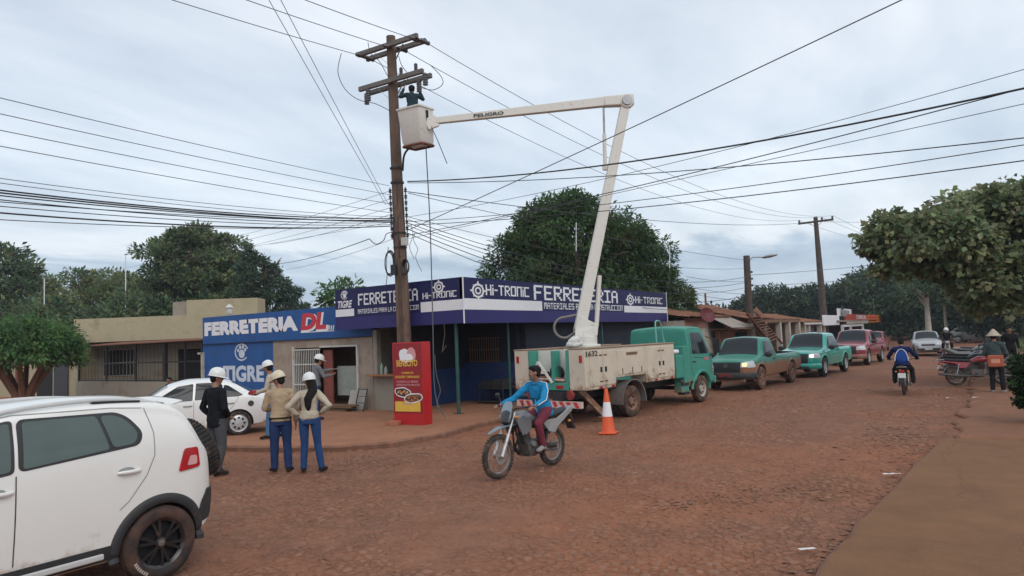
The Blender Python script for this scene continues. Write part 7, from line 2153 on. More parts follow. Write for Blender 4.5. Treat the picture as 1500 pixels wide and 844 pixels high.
def person(label, loc, rz, P, shirt, pants, shoes, group=None, head='helmet', skin='skin', hair='short', helmet_m='helmet_white', sleeves=1.0, female=False, sc=1.0, extra=None, cat='person', body_wrinkle=0.011, stripes=None):
    """P: joints in metres, x forward, y left: pel, chest, head (centre), headyaw, headpitch, Lel, Lwr, Lhd, Rel, Rwr, Rhd, Lkn, Lan, Lto, Rkn, Ran, Rto"""
    t_ = thing('person', label, cat, loc, rz, group); t_.scale = (sc,) * 3
    pel, chest, hc = V(P['pel']), V(P['chest']), V(P['head'])
    yaw = R(P.get('yaw', 0)); hyaw = R(P.get('headyaw', 0)); hp = R(P.get('headpitch', 0))
    Ry = Matrix.Rotation(yaw, 3, 'Z')
    up = (chest - pel).normalized(); fwd = Ry @ V((1, 0, 0)); fwd = (fwd - up * fwd.dot(up)).normalized(); left = up.cross(fwd)
    hipL = V((-fwd.y, fwd.x, 0)).normalized() if abs(fwd.z) < .9 else left
    sw = .165 if female else .19
    sh = {s: chest + left * (sw * sg) for s, sg in (('L', 1), ('R', -1))}
    hip = {s: pel + hipL * ((.092 if not female else .10) * sg) - V((0, 0, .03)) for s, sg in (('L', 1), ('R', -1))}
    for s in 'LR':
        if 'hip' + s in P: hip[s] = V(P['hip' + s])
    HM = Matrix.Rotation(yaw + hyaw, 3, 'Z') @ Matrix.Rotation(hp, 3, 'Y')
    Hf = lambda x, y, z: hc + HM @ V((x, y, z))
    neck = chest + up * .06 + fwd * .0
    # ---- body: one continuous surface
    mb = MB()
    def torso(m_, g, hips=True):
        L_ = (chest - pel).length
        pts = [pel - up * .07, pel, pel + up * L_ * .33, pel + up * L_ * .66 + fwd * .015, chest - up * .03 + fwd * .005, chest + up * .035]
        w = [.15, .165, .14 if not female else .122, .165 if not female else .145, .17 if not female else .15, .10]
        dp = [.10, .115, .098 if not female else .085, .118, .10, .07]
        if female: w[0], w[1] = .155, .175
        prev = None
        vs, fs, n = [], [], 20
        for i, p in enumerate(pts):
            for j in range(n):
                a = 2 * PI * j / n; vs.append(p + left * ((w[i] + g) * math.cos(a)) + fwd * ((dp[i] + g) * math.sin(a)))
        for i in range(len(pts) - 1):
            for j in range(n): fs.append((i * n + j, i * n + (j + 1) % n, (i + 1) * n + (j + 1) % n, (i + 1) * n + j))
        fs += [tuple(range(n)), tuple((len(pts) - 1) * n + j for j in range(n))]
        m_.add(vs, fs)
        m_.cap(sh['L'] + left * -.02, sh['R'] + left * .02, .062 + g, .062 + g, 12)
    torso(mb, 0)
    mb.cap(neck - up * .03, hc - V((0, 0, .06)) - HM @ V((.02, 0, 0)), .058, .052, 12)
    hs = .93 if female else 1.0
    def E(c, r, m_=mb): m_.ell(Hf(*c), [q * hs for q in r], 16, 10, 0, HM)
    E((-.012, 0, .035), (.098, .077, .085)); E((.012, 0, -.005), (.082, .070, .10)); E((.035, 0, -.07), (.05, .048, .045)); E((.088, 0, -.015), (.022, .014, .02)); E((.078, 0, .008), (.015, .011, .035)); E((.075, 0, -.055), (.014, .026, .012))
    E((.07, 0, .045), (.016, .055, .014))
    for s in (-1, 1): E((-.005, s * .078, -.005), (.022, .012, .034)); E((.062, s * .034, -.025), (.022, .024, .02))
    for s, sg in (('L', 1), ('R', -1)):
        el, wr = V(P[s + 'el']), V(P[s + 'wr'])
        mb.cap(sh[s], el, .052, .041, 12); mb.tube([el, el.lerp(wr, .3), wr], [.041, .043, .028], 12); mb.cap(el, el.lerp(wr, .1), .041, .041, 12)
        kn, an = V(P[s + 'kn']), V(P[s + 'an'])
        mb.tube([hip[s], hip[s].lerp(kn, .4), kn], [.088, .078, .056], 14); mb.cap(kn, kn.lerp(an, .05), .056, .056, 12); mb.tube([kn, kn.lerp(an, .35), an], [.055, .056, .038], 12)
        to = V(P[s + 'to']); mb.tube([an, an.lerp(to, .5) - V((0, 0, .02)), to], [.045, .04, .03], 10)
        # hand: palm, four unequal curled fingers and a thumb
        hd = (V(P[s + 'hd']) if s + 'hd' in P else (wr - el)).normalized()
        pn = V(P.get(s + 'pn', (-hd.z, 0, hd.x) if abs(hd.z) < .9 else (0, -sg, 0))); pn = (pn - hd * pn.dot(hd)).normalized()   # palm normal
        sd_ = hd.cross(pn)
        if 'thumb' + s in P: tsg = P['thumb' + s]
        else: tsg = 1
        pc = wr + hd * .05
        m3 = Matrix((hd, sd_, pn)).transposed()
        mb.ell(pc, (.056, .040, .017), 12, 8, 0, m3)
        cu = P.get(s + 'curl', .35)
        for k, (oy, ln) in enumerate(((-.029, .062), (-.010, .074), (.010, .079), (.029, .070))):
            b_ = wr + hd * .088 + sd_ * (oy * -tsg)
            p = [b_]; a_ = cu * .5
            for seg in (.42, .33, .25):
                d_ = hd * math.cos(a_) + pn * math.sin(a_); p.append(p[-1] + d_ * ln * seg); a_ += cu
            mb.tube(p, [.0105, .0098, .009, .0075], 8)
        b_ = wr + hd * .035 + sd_ * (.036 * tsg); d_ = (hd * .75 + sd_ * (.6 * tsg) + pn * .35).normalized(); e_ = b_ + d_ * .042
        mb.tube([b_ - d_ * .01, b_ + d_ * .02, e_, e_ + (d_ + hd * .6 + pn * .4).normalized() * .03], [.016, .014, .0115, .009], 8)
    me = remesh(mb, .0085, 2)
    me.materials.append(M[skin]); me.materials.append(M['eye']); me.materials.append(M['lip'])
    eyes = [Hf(.082 * hs, s * .033 * hs, .012) for s in (-1, 1)]; mouth = Hf(.088 * hs, 0, -.057)
    inv = HM.transposed()
    for p in me.polygons:
        c = p.center
        if (c - hc).length < .16:
            q = inv @ (c - hc)
            if q.x > .05 and any(abs(q.y - s * .033) < .014 and abs(q.z - .012) < .006 for s in (-1, 1)): p.material_index = 1
            elif q.x > .06 and abs(q.y) < .024 and abs(q.z + .056) < .006: p.material_index = 2
    link('body', me, t_, 70)
    # ---- clothing follows the body
    m_ = MB(); torso(m_, .012)
    hem = P.get('hem', .10)
    a0, a1 = pel - up * hem, pel + up * .12
    m_.tube([a0, a0.lerp(a1, .5), a1], [(.188 if not female else .180, .142), (.190 if not female else .180, .142), (.168 if not female else .148, .124)], 20, up=fwd)
    for s, sg in (('L', 1), ('R', -1)):
        el, wr = V(P[s + 'el']), V(P[s + 'wr'])
        m_.cap(sh[s], el, .067, .055, 12)
        if sleeves > .6: m_.tube([el, el.lerp(wr, .35), el.lerp(wr, .93)], [.054, .053, .042], 12); m_.cap(el, el.lerp(wr, .1), .055, .054, 12)
    m_.tube([neck - up * .05, neck + up * .025 ], [(.085, .078), (.068, .066)], 14, up=fwd)
    me = remesh(m_, .011, 2, body_wrinkle * 1.25, 7.5)
    me.materials.append(CL[shirt]); shirt_o = link('shirt', me, t_, 70)
    if stripes:
        m_ = MB()
        for s, sg in (('L', 1), ('R', -1)):
            el, wr = V(P[s + 'el']), V(P[s + 'wr']); o_ = V((0, sg * .072, .012))
            m_.tube([chest + left * (.09 * sg) + up * .085, sh[s] + left * (.03 * sg) + up * .07, sh[s].lerp(el, .35) + o_, el + o_ * .95, wr.lerp(el, .15) + o_ * .75], .009, 6)
        m_.tube([neck + fwd * .085 - up * .02, chest + fwd * .125 - up * .16, pel + fwd * .155 + up * .02], .006, 6)
        m_.tube([neck + left * (.085 * math.cos(a)) + fwd * (.08 * math.sin(a)) + up * .01 for a in [2 * PI * k / 20 for k in range(21)]], .02, 6, m=1)
        m_.build('sleeve_stripe', [CL[stripes] if stripes in CL else M['cloth_white'], CL[shirt]], shirt_o, 60)
    m_ = MB(); m_.tube([pel - up * .11, pel - up * .02, pel + up * .05], [(.162, .122), (.172, .128), (.162 if not female else .154, .118)], 20, up=fwd)
    for s in 'LR':
        kn, an = V(P[s + 'kn']), V(P[s + 'an']); pw = P.get('leg', 1.0)
        m_.tube([hip[s] + V((0, 0, .04)), hip[s].lerp(kn, .35), kn], [.102, .092 * pw, .070 * pw], 14); m_.cap(kn, kn.lerp(an, .05), .073 * pw, .073 * pw, 12); m_.tube([kn, kn.lerp(an, .4), an.lerp(kn, -.02)], [.072 * pw, .068 * pw, .060 * pw], 12)
    me = remesh(m_, .011, 3, .006, 8); me.materials.append(CL[pants]); link('trousers', me, t_, 70)
    for s in 'LR':
        an, to = V(P[s + 'an']), V(P[s + 'to']); d_ = (to - an); d_.z = 0
        d_ = d_.normalized() if d_.length > 1e-4 else fwd
        m_ = MB(); b_ = V((an.x, an.y, an.z - .045)); fl = V(P[s + 'to']) - an
        heel = an - d_ * .05 + V((0, 0, -.03))
        m_.tube([heel, an + d_ * .05 + V((0, 0, -.025)), to + V((0, 0, .0)), to + d_ * .04], [(.042, .045), (.048, .045), (.047, .034), (.03, .022)], 12, up=(0, 0, 1)); m_.tube([an + V((0, 0, .05)), an - V((0, 0, .03))], [.050, .052], 12)
        me = remesh(m_, .011, 2); me.materials.append(CL[shoes]); link('shoe', me, t_, 70)
    # ---- hair and headgear
    if hair:
        m_ = MB()
        m_.ell(Hf(-.022, 0, .042), (.103 * hs, .086 * hs, .088 * hs), 18, 12, 0, HM); m_.ell(Hf(-.05, 0, -.01), (.062 * hs, .080 * hs, .075 * hs), 14, 10, 0, HM)
        if head == 'bare': m_.ell(Hf(.03, 0, .085), (.062, .075, .042), 14, 8, 0, HM)
        if hair == 'long':
            m_.tube([Hf(-.06, 0, .04), Hf(-.10, 0, -.05), Hf(-.125, 0, -.16), hc + V((0, 0, -.30)) - fwd * .165, hc + V((0, 0, -.42)) - fwd * .160, hc + V((0, 0, -.52)) - fwd * .135], [(.08, .05), (.088, .05), (.085, .042), (.075, .034), (.06, .028), (.02, .012)], 14, up=fwd)
        me = remesh(m_, .009, 2, .006, 22); me.materials.append(M['hair']); link('hair', me, t_, 70)
    if head == 'helmet':
        m_ = MB(); T_ = Matrix.Rotation(R(P.get('helmtilt', 4)), 3, 'Y'); HT = HM @ T_
        Q = lambda x, y, z: hc + HT @ V((x, y, z))
        vs, fs, n = [], [], 28
        prof = [(1.0, .040), (1.02, .055), (.99, .085), (.93, .115), (.80, .145), (.58, .168), (.30, .182), (.0, .187)]
        for r_, z in prof:
            for j in range(n):
                a = 2 * PI * j / n; rid = 1 + .05 * max(0, 1 - abs(math.sin(a)) * 6) * (1 if z > .08 else 0)
                vs.append(Q(.138 * r_ * math.cos(a) - .008, .113 * r_ * math.sin(a), z * (1 + (.03 if abs(math.sin(a)) < .15 and z > .1 else 0))))
        for i in range(len(prof) - 1):
            for j in range(n): fs.append((i * n + j, i * n + (j + 1) % n, (i + 1) * n + (j + 1) % n, (i + 1) * n + j))
        m_.add(vs, fs)
        br_ = []
        for j in range(n):
            a = 2 * PI * j / n; k = max(0, math.cos(a)); ex = .018 + .055 * k ** 1.5
            br_.append((Q((.138 + ex) * math.cos(a) - .008, (.113 + ex * .7) * math.sin(a), .036 - .012 * k), Q((.13) * math.cos(a) - .008, (.105) * math.sin(a), .046)))
        m_.add([b[0] for b in br_] + [b[1] for b in br_] + [b[0] + V((0, 0, -.008)) for b in br_], [(j, (j + 1) % n, n + (j + 1) % n, n + j) for j in range(n)] + [(j, (j + 1) % n, 2 * n + (j + 1) % n, 2 * n + j) for j in range(n)])
        m_.build('hard_hat', [M[helmet_m]], t_, 50)
    elif head == 'motohelmet':
        m_ = MB(); m_.ell(Hf(.0, 0, .02), (.145, .125, .15), 20, 14, 0, HM); m_.build('helmet', [M['helmet_white']], t_, 60)
        m_ = MB(); m_.ell(Hf(.06, 0, .0), (.095, .108, .06), 16, 10, 0, HM); m_.build('visor', [M['car_glass']], t_, 60)
    elif head == 'cone':
        m_ = MB(); m_.lathe([(.20, .03), (.16, .06), (.09, .15), (.03, .22), (.001, .235)], hc, (0, 0, 1), 24); m_.lathe([(.20, .025), (.10, .09), (.001, .11)], hc, (0, 0, 1), 24); m_.build('hat', [pm('straw_hat', (.42, .36, .28), .9, var=.15)], t_, 40)
    elif head == 'cap':
        m_ = MB(); m_.ell(Hf(-.01, 0, .05), (.112, .095, .085), 16, 10, 0, HM); m_.ell(Hf(.12, 0, .045), (.07, .07, .012), 14, 8, 0, HM); m_.build('cap', [CL['dark']], t_, 60)
    if extra: extra(t_, Hf, P, fwd, left, up, chest, pel)
    return t_

STAND = dict(pel=(0, 0, .95), chest=(.0, 0, 1.41), head=(.03, 0, 1.63), Lel=(-.02, .25, 1.13), Lwr=(.08, .25, .88), Rel=(-.02, -.25, 1.13), Rwr=(.08, -.25, .88), Lkn=(.02, .11, .50), Lan=(-.02, .13, .085), Lto=(.13, .16, .04), Rkn=(.02, -.11, .50), Ran=(-.02, -.13, .085), Rto=(.13, -.16, .04))
def pose(**k):
    d_ = dict(STAND); d_.update(k); return d_
FWD_AZ = math.degrees(math.atan2(M3.col[2].y, M3.col[2].x))      # camera heading
CREW = 'utility crew in white helmets'
# man in black jacket: seen from behind, turned a little to the right of the photo
g = gnd(318, 696)
person('man in white helmet, black jacket and grey trousers, hands in front, beside the spare wheel', g, R(FWD_AZ - 30),
       pose(chest=(-.02, 0, 1.41), head=(.02, 0, 1.64), headyaw=-32, headpitch=8, Lel=(-.07, .28, 1.14), Lwr=(.08, .20, .96), Lcurl=.9, Rel=(-.05, -.28, 1.14), Rwr=(.12, -.17, .99), Rcurl=.9, Lan=(.04, .12, .085), Lto=(.19, .16, .04), Ran=(-.08, -.10, .085), Rto=(.07, -.15, .04), hem=.13, leg=1.12),
       'black', 'greyjean', 'shoe', CREW, helmet_m='helmet_white', sc=.985, body_wrinkle=.008)
g = gnd(412, 692)
def tan_extra(t_, Hf, P, fwd, left, up, chest, pel):
    m_ = MB(); m_.tube([pel + up * .02 + left * (.19 * math.cos(a)) + fwd * (.145 * math.sin(a)) for a in [2 * PI * k / 24 for k in range(25)]], .016, 6); m_.build('belt', [CL['shoe']], t_, 60)
person('man in cream helmet, tan work shirt and dark blue jeans, looking left', g, R(FWD_AZ + 18),
       pose(chest=(.02, 0, 1.42), head=(.06, .02, 1.64), headyaw=52, headpitch=14, Lel=(.05, .27, 1.15), Lwr=(.26, .18, 1.10), Rel=(-.04, -.27, 1.13), Rwr=(.07, -.27, .87), Lan=(.03, .11, .085), Lto=(.17, .17, .04), Ran=(-.06, -.13, .085), Rto=(.09, -.18, .04), hem=.04, leg=1.08),
       'tan', 'jean', 'shoe', CREW, helmet_m='helmet_cream', sc=.935, extra=tan_extra)
g = gnd(455, 692)
person('woman in white helmet with long dark ponytail and tight blue jeans, hands on hips', g, R(FWD_AZ + 6),
       pose(pel=(-.01, 0, .97), chest=(.0, 0, 1.40), head=(.04, 0, 1.61), headyaw=34, headpitch=6, Lel=(-.12, .36, 1.18), Lwr=(.02, .20, 1.03), Lhd=(.3, -1, -.1), Rel=(-.12, -.37, 1.19), Rwr=(.0, -.21, 1.05), Rhd=(.3, 1, -.2), Lkn=(.02, .10, .50), Lan=(.0, .12, .085), Lto=(.13, .15, .04), Rkn=(.03, -.13, .50), Ran=(-.02, -.20, .085), Rto=(.11, -.25, .04), hem=.0, leg=.96),
       'cream', 'jean_b', 'shoe', CREW, hair='long', female=True, sc=.925)
g = gnd(402, 649)
person('man in white helmet and light blue jeans standing by the white sedan boot', V((g.x, g.y, .11)), R(FWD_AZ + 100),
       pose(pel=(0, 0, .95), chest=(.06, 0, 1.40), head=(.12, 0, 1.62), headyaw=-30, headpitch=12, Lel=(.12, .26, 1.14), Lwr=(.36, .14, 1.06), Rel=(.12, -.25, 1.14), Rwr=(.36, -.12, 1.06), Lkn=(.08, .13, .5), Lan=(.10, .16, .085), Lto=(.25, .18, .04), Rkn=(-.0, -.12, .5), Ran=(-.14, -.14, .085), Rto=(.01, -.17, .04), hem=.04, leg=1.1),
       'cream', 'jean_l', 'shoe', CREW, sc=.95, extra=lambda t_, Hf, P, fwd, left, up, chest, pel: None)
m_ = MB(); m_.ell((0, 0, 0), (.14, .09, .06)); me = remesh(m_, .015, 2, .02, 10); me.materials.append(CL['red']); o = link('red_bundle', me, None, 60)
w_ = Matrix.Rotation(R(FWD_AZ + 100), 3, 'Z') @ V((.43, 0, 1.06)) * .95 + V((g.x, g.y, .11)); o.location = w_; tag(o, 'small red cloth bundle held by the man beside the sedan boot', 'cloth')
g = onX(462, 560, 12.6)
person('man in white helmet and grey jacket pointing right in front of the shutter gate', (12.6, g.y, .11), R(FWD_AZ - 55),
       pose(chest=(.05, 0, 1.42), head=(.12, 0, 1.63), headyaw=-5, headpitch=10, Lel=(.30, .22, 1.32), Lwr=(.56, .14, 1.36), Lhd=(1, -.1, 0), Rel=(.16, -.26, 1.18), Rwr=(.38, -.20, 1.22), hem=.06),
       'grey', 'jean', 'shoe', CREW, sc=.97)
# two heads beyond the sedan
for px, lab, sc_, cap in ((272, 'dark haired passer-by whose head shows above the white sedan roof', 1.0, 'bare'), (286, 'second passer-by with light brown cap just right of the dark haired head over the sedan roof', .96, 'cap')):
    q = dep(px - 21, 556 + (0 if px < 280 else 1), 19.3) if False else None
g = dep(248.5, 553, 20.5)
person('passer-by with short dark hair whose head shows above the white sedan roof', (g.x, g.y, .11 + (g.z - 1.70 * .93) if False else .11), R(FWD_AZ + 150), pose(headyaw=10), 'navy', 'dark', 'shoe', None, head='bare', skin='skin_d', sc=(g.z - .11) / 1.74)
g = dep(284, 556, 21.0)
person('passer-by in a pale cap further right behind the white sedan roof', (g.x, g.y, .11), R(FWD_AZ + 170), pose(headyaw=-15), 'tan', 'dark', 'shoe', None, head='cap', skin='skin', sc=(g.z - .11) / 1.72)

# ================================================================== motorcycles (x forward, origin under the rear axle)
M['moto_silver'] = pm('moto_silver', (0.15, 0.16, 0.17), 0.35, coat=0.3, var=0.1, dirt=(.24, .12, .07), damt=.2, dscale=6)
M['bike_rim'] = pm('bike_rim', (0.30, 0.27, 0.25), 0.5, metal=.4, var=.2, dirt=(.2, .11, .07), damt=.5, dscale=9)
M['moto_black'] = pm('moto_black', (0.02, 0.02, 0.022), 0.35, coat=0.2, var=0.2, dirt=(.2, .1, .06), damt=.15, dscale=6)
M['moto_grey'] = pm('moto_grey', (0.16, 0.20, 0.23), 0.4, coat=0.3, var=0.1)
M['seat_black'] = pm('seat_black', (0.025, 0.025, 0.027), 0.7, var=0.2)
M['engine'] = pm('engine', (0.10, 0.095, 0.09), 0.55, metal=0.4, var=0.3, scale=14, dirt=(.2, .1, .06), damt=.35, dscale=8)
M['mudtyre'] = pm('bike_tyre', (0.035, 0.03, 0.027), 0.9, var=.3, scale=12, dirt=(.19, .10, .06), damt=.45, dscale=7)
M['screen'] = pm('bike_screen', (0.20, 0.26, 0.30), 0.1, coat=.6, var=.1)
def bike_wheel(parent, x, r, w, rim_m):
    c = V((x, 0, r + 0.0)); ax = V((0, 1, 0)); ri = r - .085
    m_ = MB(); pr = []
    for k in range(12):
        a = 2 * PI * k / 12; pr.append((r - .045 + .045 * math.cos(a), w * math.sin(a)))
    m_.lathe(pr, c, ax, 44, closed=True)
    for k in range(40):
        a = 2 * PI * k / 40; d_ = V((math.cos(a), 0, math.sin(a))); m_.box(c + d_ * (r - .003), (.014, w * 1.4, .02), 0, Matrix((d_, ax, d_.cross(ax))).transposed())
    t_ = m_.build('wheel', [M['mudtyre']], parent, 50)
    m_ = MB(); m_.lathe([(ri + .012, -.028), (ri - .012, -.022), (ri - .012, .022), (ri + .012, .028), (ri, 0)], c, ax, 40, closed=True)
    m_.cyl(c - ax * .07, c + ax * .07, .04, n=14); m_.lathe([(.12, .055), (.12, .06), (.06, .06), (.06, .055)], c, ax, 24, closed=True)
    m_.build('rim', [rim_m], t_, 50)
    m_ = MB()
    for k in range(18):
        a = 2 * PI * k / 18; s = 1 if k % 2 else -1; a2 = a + .35 * (1 if k % 4 < 2 else -1)
        m_.cyl(c + ax * (.05 * s) + V((math.cos(a2), 0, math.sin(a2))) * .038, c + V((math.cos(a), 0, math.sin(a))) * ri, .0035, n=5)
    m_.build('spokes', [M['bike_rim']], t_, None)
def motorcycle(label, loc, rz, kind='trail', tank='moto_silver', side='moto_silver', lean=0, group=None, plate_=True, lit=False, rack=False, topcase=None):
    t_ = thing('motorcycle', label, 'motorcycle', loc, rz, group, rot=(R(lean), 0, rz))
    tr = kind == 'trail'; WB = 1.36 if tr else 1.26; rf, rr_ = (.345, .325) if tr else (.30, .29)
    bike_wheel(t_, 0, rr_, .055 if tr else .045, M['bike_rim']); bike_wheel(t_, WB, rf, .045 if tr else .04, M['bike_rim'])
    hz = 1.0 if tr else .90; hx = WB - .34; rk = V((hx - WB, 0, hz - rf)).normalized()
    for s in (-1, 1):
        m_ = MB(); a = V((WB, s * .085, rf)); b = V((hx, s * .085, hz)); m_.cyl(a, a.lerp(b, .5), .03, .03, 10); m_.cyl(a.lerp(b, .5), b, .02, n=10); m_.build('fork', [M['chrome' if not tr else 'rim_silver']], t_, 50)
    m_ = MB(); m_.tube([(hx - .12, .40, hz + .09), (hx - .06, .33, hz + .09), (hx - .01, .14, hz + .07), (hx, 0, hz + .03), (hx - .01, -.14, hz + .07), (hx - .06, -.33, hz + .09), (hx - .12, -.40, hz + .09)], .012, 8); m_.build('handlebar', [M['moto_black']], t_, 60)
    for s in (-1, 1):
        m_ = MB(); m_.cyl((hx - .05, s * .29, hz + .09), (hx - .13, s * .42, hz + .09), .019, n=10); m_.build('grip', [M['seat_black']], t_, 50)
        m_ = MB(); q = V((hx - .02, s * .27, hz + .25)); m_.cyl((hx - .03, s * .22, hz + .09), q, .006, n=6); m_.ell(q + V((0, s * .03, .02)), (.014, .055, .036)); m_.build('mirror', [M['moto_black']], t_, 60)
        m_ = MB(); m_.cyl((.52, s * .10, .34), (.52, s * .27, .34), .016, n=8); m_.build('footpeg', [M['seat_black']], t_, 50)
        m_ = MB(); m_.ell((hx + .06, s * .17, hz - .06), (.035, .03, .025)); m_.ell((-.33, s * .15, .72 if tr else .68), (.03, .03, .025)); m_.build('turn_signal', [M['amber']], t_, 60)
    # frame and engine
    m_ = MB()
    for s in (-1, 1): m_.tube([(hx - .06, s * .03, hz - .08), (.62, s * .11, .72), (.18, s * .12, .68), (-.25, s * .10, .74)], .018, 8); m_.tube([(hx - .04, s * .02, hz - .2), (.88, s * .08, .35), (.60, s * .10, .26), (.30, s * .11, .34), (.22, s * .11, .66)], .017, 8); m_.beam((0, s * .10, rr_), (.36, s * .10, .36), .03, .05)
    m_.build('frame', [M['moto_black']], t_, 60)
    m_ = MB(); m_.box((.58, 0, .38), (.34, .24, .22), 0, (0, .1, 0)); m_.cyl((.50, -.15, .38), (.50, .15, .38), .11, n=18); m_.cyl((.66, -.13, .36), (.66, .13, .36), .09, n=16)
    for k in range(6): m_.box((.70 + .012 * k, 0, .50 + .028 * k), (.17, .18, .014), 0, (0, .4, 0))
    m_.build('engine', [M['engine']], t_, 40, bev=.008)
    m_ = MB(); m_.tube([(.80, -.06, .55), (.86, -.08, .42), (.74, -.13, .28), (.40, -.15, .28)], .02, 8)
    if tr: m_.tube([(.40, -.15, .28), (.15, -.16, .42), (-.1, -.17, .56), (-.34, -.17, .66)], [.02, .03, .05, .048], 12)
    else: m_.tube([(.40, -.15, .28), (.2, -.16, .28), (-.15, -.17, .31), (-.50, -.17, .36)], [.02, .03, .042, .04], 12)
    m_.build('exhaust', [M['moto_black' if tr else 'engine']], t_, 50)
    m_ = MB()
    for s in (-1, 1): m_.tube([(.0, s * .13, rr_), (.10, s * .12, .66)] if not tr else [(.22, s * .02, .36), (.30, s * .02, .66)], .022, 10)
    m_.build('shock_absorber', [M['chrome']], t_, 50)
    m_ = MB(); m_.tube([(-.01, .115, rr_ + .05), (.3, .13, .42), (.5, .13, .46), (.52, .13, .33), (.3, .13, .30), (-.01, .115, rr_ - .05)], .012, 6); m_.build('chain_guard', [M['moto_black']], t_, 60)
    # tank, seat, panels
    def hull(name, pts, rad, mt, k=14): q = MB(); q.tube(pts, rad, k, up=(0, 0, 1)); return q.build(name, [M[mt]], t_, 60)
    if tr:
        hull('tank', [(.98, 0, .88), (.90, 0, .90), (.72, 0, .89), (.52, 0, .82), (.46, 0, .80)], [(.05, .05), (.125, .10), (.145, .12), (.10, .08), (.05, .04)], tank)
        for s in (-1, 1):
            q = MB(); q.prism([(1.05, .90), (.98, .70), (.84, .62), (.70, .72), (.70, .85), (.9, .95)], frame((0, s * .15, 0), (1, 0, 0), (0, 0, 1)), -.012, .012); q.prism([(1.10, .92), (1.05, .94), (.90, .64), (.93, .62)], frame((0, s * .165, 0), (1, 0, 0), (0, 0, 1)), -.008, .008)
            q.build('tank_shroud', [M[side]], t_, None, bev=.006)
            q = MB(); q.prism([(.42, .80), (.22, .60), (.06, .56), (-.02, .66), (-.42, .88), (-.50, .96), (-.38, .95), (.0, .80)], frame((0, s * .13, 0), (1, 0, 0), (0, 0, 1)), -.015, .015); q.build('side_panel', [pm('panel_silver', (.30, .30, .30), .4, var=.12)], t_, None, bev=.008)
        hull('seat', [(.60, 0, .84), (.40, 0, .83), (.1, 0, .85), (-.22, 0, .90), (-.38, 0, .93)], [(.06, .03), (.11, .05), (.135, .055), (.12, .045), (.06, .02)], 'seat_black')
        hull('rear_fender', [(-.2, 0, .86), (-.42, 0, .91), (-.58, 0, .95)], [(.10, .03), (.09, .025), (.05, .012)], tank)
        hull('front_fender', [(.92, 0, .80), (1.12, 0, .80), (1.34, 0, .79), (1.58, 0, .715)], [(.07, .015), (.09, .02), (.075, .015), (.03, .008)], 'moto_grey')
        hull('headlight_mask', [(hx + .02, 0, hz + .06), (hx + .09, 0, hz - .02), (hx + .15, 0, hz - .14), (hx + .12, 0, hz - .22)], [(.07, .03), (.13, .07), (.12, .06), (.05, .03)], 'moto_black')
        q = MB(); q.prism([(-.12, -.04), (.12, -.04), (.10, .18), (.06, .24), (-.06, .24), (-.10, .18)], frame((hx + .14, 0, hz - .04), (0, -1, 0), V((-.45, 0, 1))), 0, .008); q.build('wind_screen', [M['screen']], t_, None, bev=.003)
        q = MB(); q.prism([(-.45, .82), (-.50, .84), (-.62, .54), (-.55, .55)], frame((0, 0, 0), (1, 0, 0), (0, 0, 1)), -.07, .07); q.build('plate_holder', [M['moto_black']], t_, None)
        q = MB(); q.ell((-.54, 0, .86), (.03, .06, .03)); q.build('tail_lamp', [M['lamp_red']], t_, 60)
        q = MB(); q.cyl((.66, .10, .46), (.66, .17, .46), .05, n=12); q.build('engine_cover', [M['moto_silver']], t_, 50, bev=.006)
    else:
        hull('tank', [(.94, 0, .78), (.86, 0, .81), (.68, 0, .80), (.46, 0, .74), (.40, 0, .72)], [(.05, .05), (.12, .09), (.14, .11), (.10, .07), (.05, .03)], tank)
        hull('seat', [(.50, 0, .77), (.30, 0, .76), (.0, 0, .78), (-.28, 0, .81), (-.36, 0, .81)], [(.06, .03), (.115, .05), (.125, .05), (.12, .045), (.06, .02)], 'seat_black')
        for s in (-1, 1):
            q = MB(); q.prism([(.42, .70), (.30, .54), (.12, .52), (.02, .66), (-.36, .74), (-.42, .78), (-.1, .74)], frame((0, s * .125, 0), (1, 0, 0), (0, 0, 1)), -.014, .014); q.build('side_panel', [M[side]], t_, None, bev=.008)
        q = MB(); ff = []
        for k in range(9): a = R(20 + 120 * k / 8); ff.append((WB + .345 * math.cos(a), 0, rf + .345 * math.sin(a)))
        q.tube(ff, [(.07, .012)] * 9, 10, up=(1, 0, 0)); q.build('front_fender', [M[tank]], t_, 60)
        q = MB(); ff = []
        for k in range(9): a = R(60 + 110 * k / 8); ff.append((.335 * math.cos(a), 0, rr_ + .02 + .335 * math.sin(a)))
        q.tube(ff, [(.075, .012)] * 9, 10, up=(1, 0, 0)); q.build('rear_fender', [M['moto_black']], t_, 60)
        q = MB(); q.lathe([(.001, .10), (.07, .09), (.09, .06), (.085, 0), (.05, -.08), (.001, -.1)], (hx + .10, 0, hz - .06), (1, 0, -.05), 20); hl = q.build('headlight', [M[tank]], t_, 50)
        q = MB(); q.lathe([(.001, .104), (.068, .095), (.078, .07)], (hx + .10, 0, hz - .06), (1, 0, -.05), 20); q.build('lens', [M['lamp_on_w'] if lit else M['lamp_clear']], hl, 50)
        q = MB(); q.tube([(-.30, .12, .80), (-.52, .12, .82), (-.56, 0, .82), (-.52, -.12, .82), (-.30, -.12, .80)], .011, 6); q.cyl((-.42, .12, .81), (-.42, -.12, .81), .009, n=6); q.build('grab_rail', [M['chrome']], t_, 60)
        q = MB(); q.box((-.43, 0, .70), (.07, .13, .07)); q.build('tail_lamp', [M['lamp_red']], t_, None, bev=.02)
        if plate_: q = MB(); q.box((-.46, 0, .58), (.012, .19, .14), 0, (0, .2, 0)); q.build('number_plate', [M['plate']], t_, None)
        if lean: q = MB(); q.cyl((.42, .10, .28), (.36, .26, .03), .014, n=8); q.build('side_stand', [M['chrome']], t_, 50)
    return t_

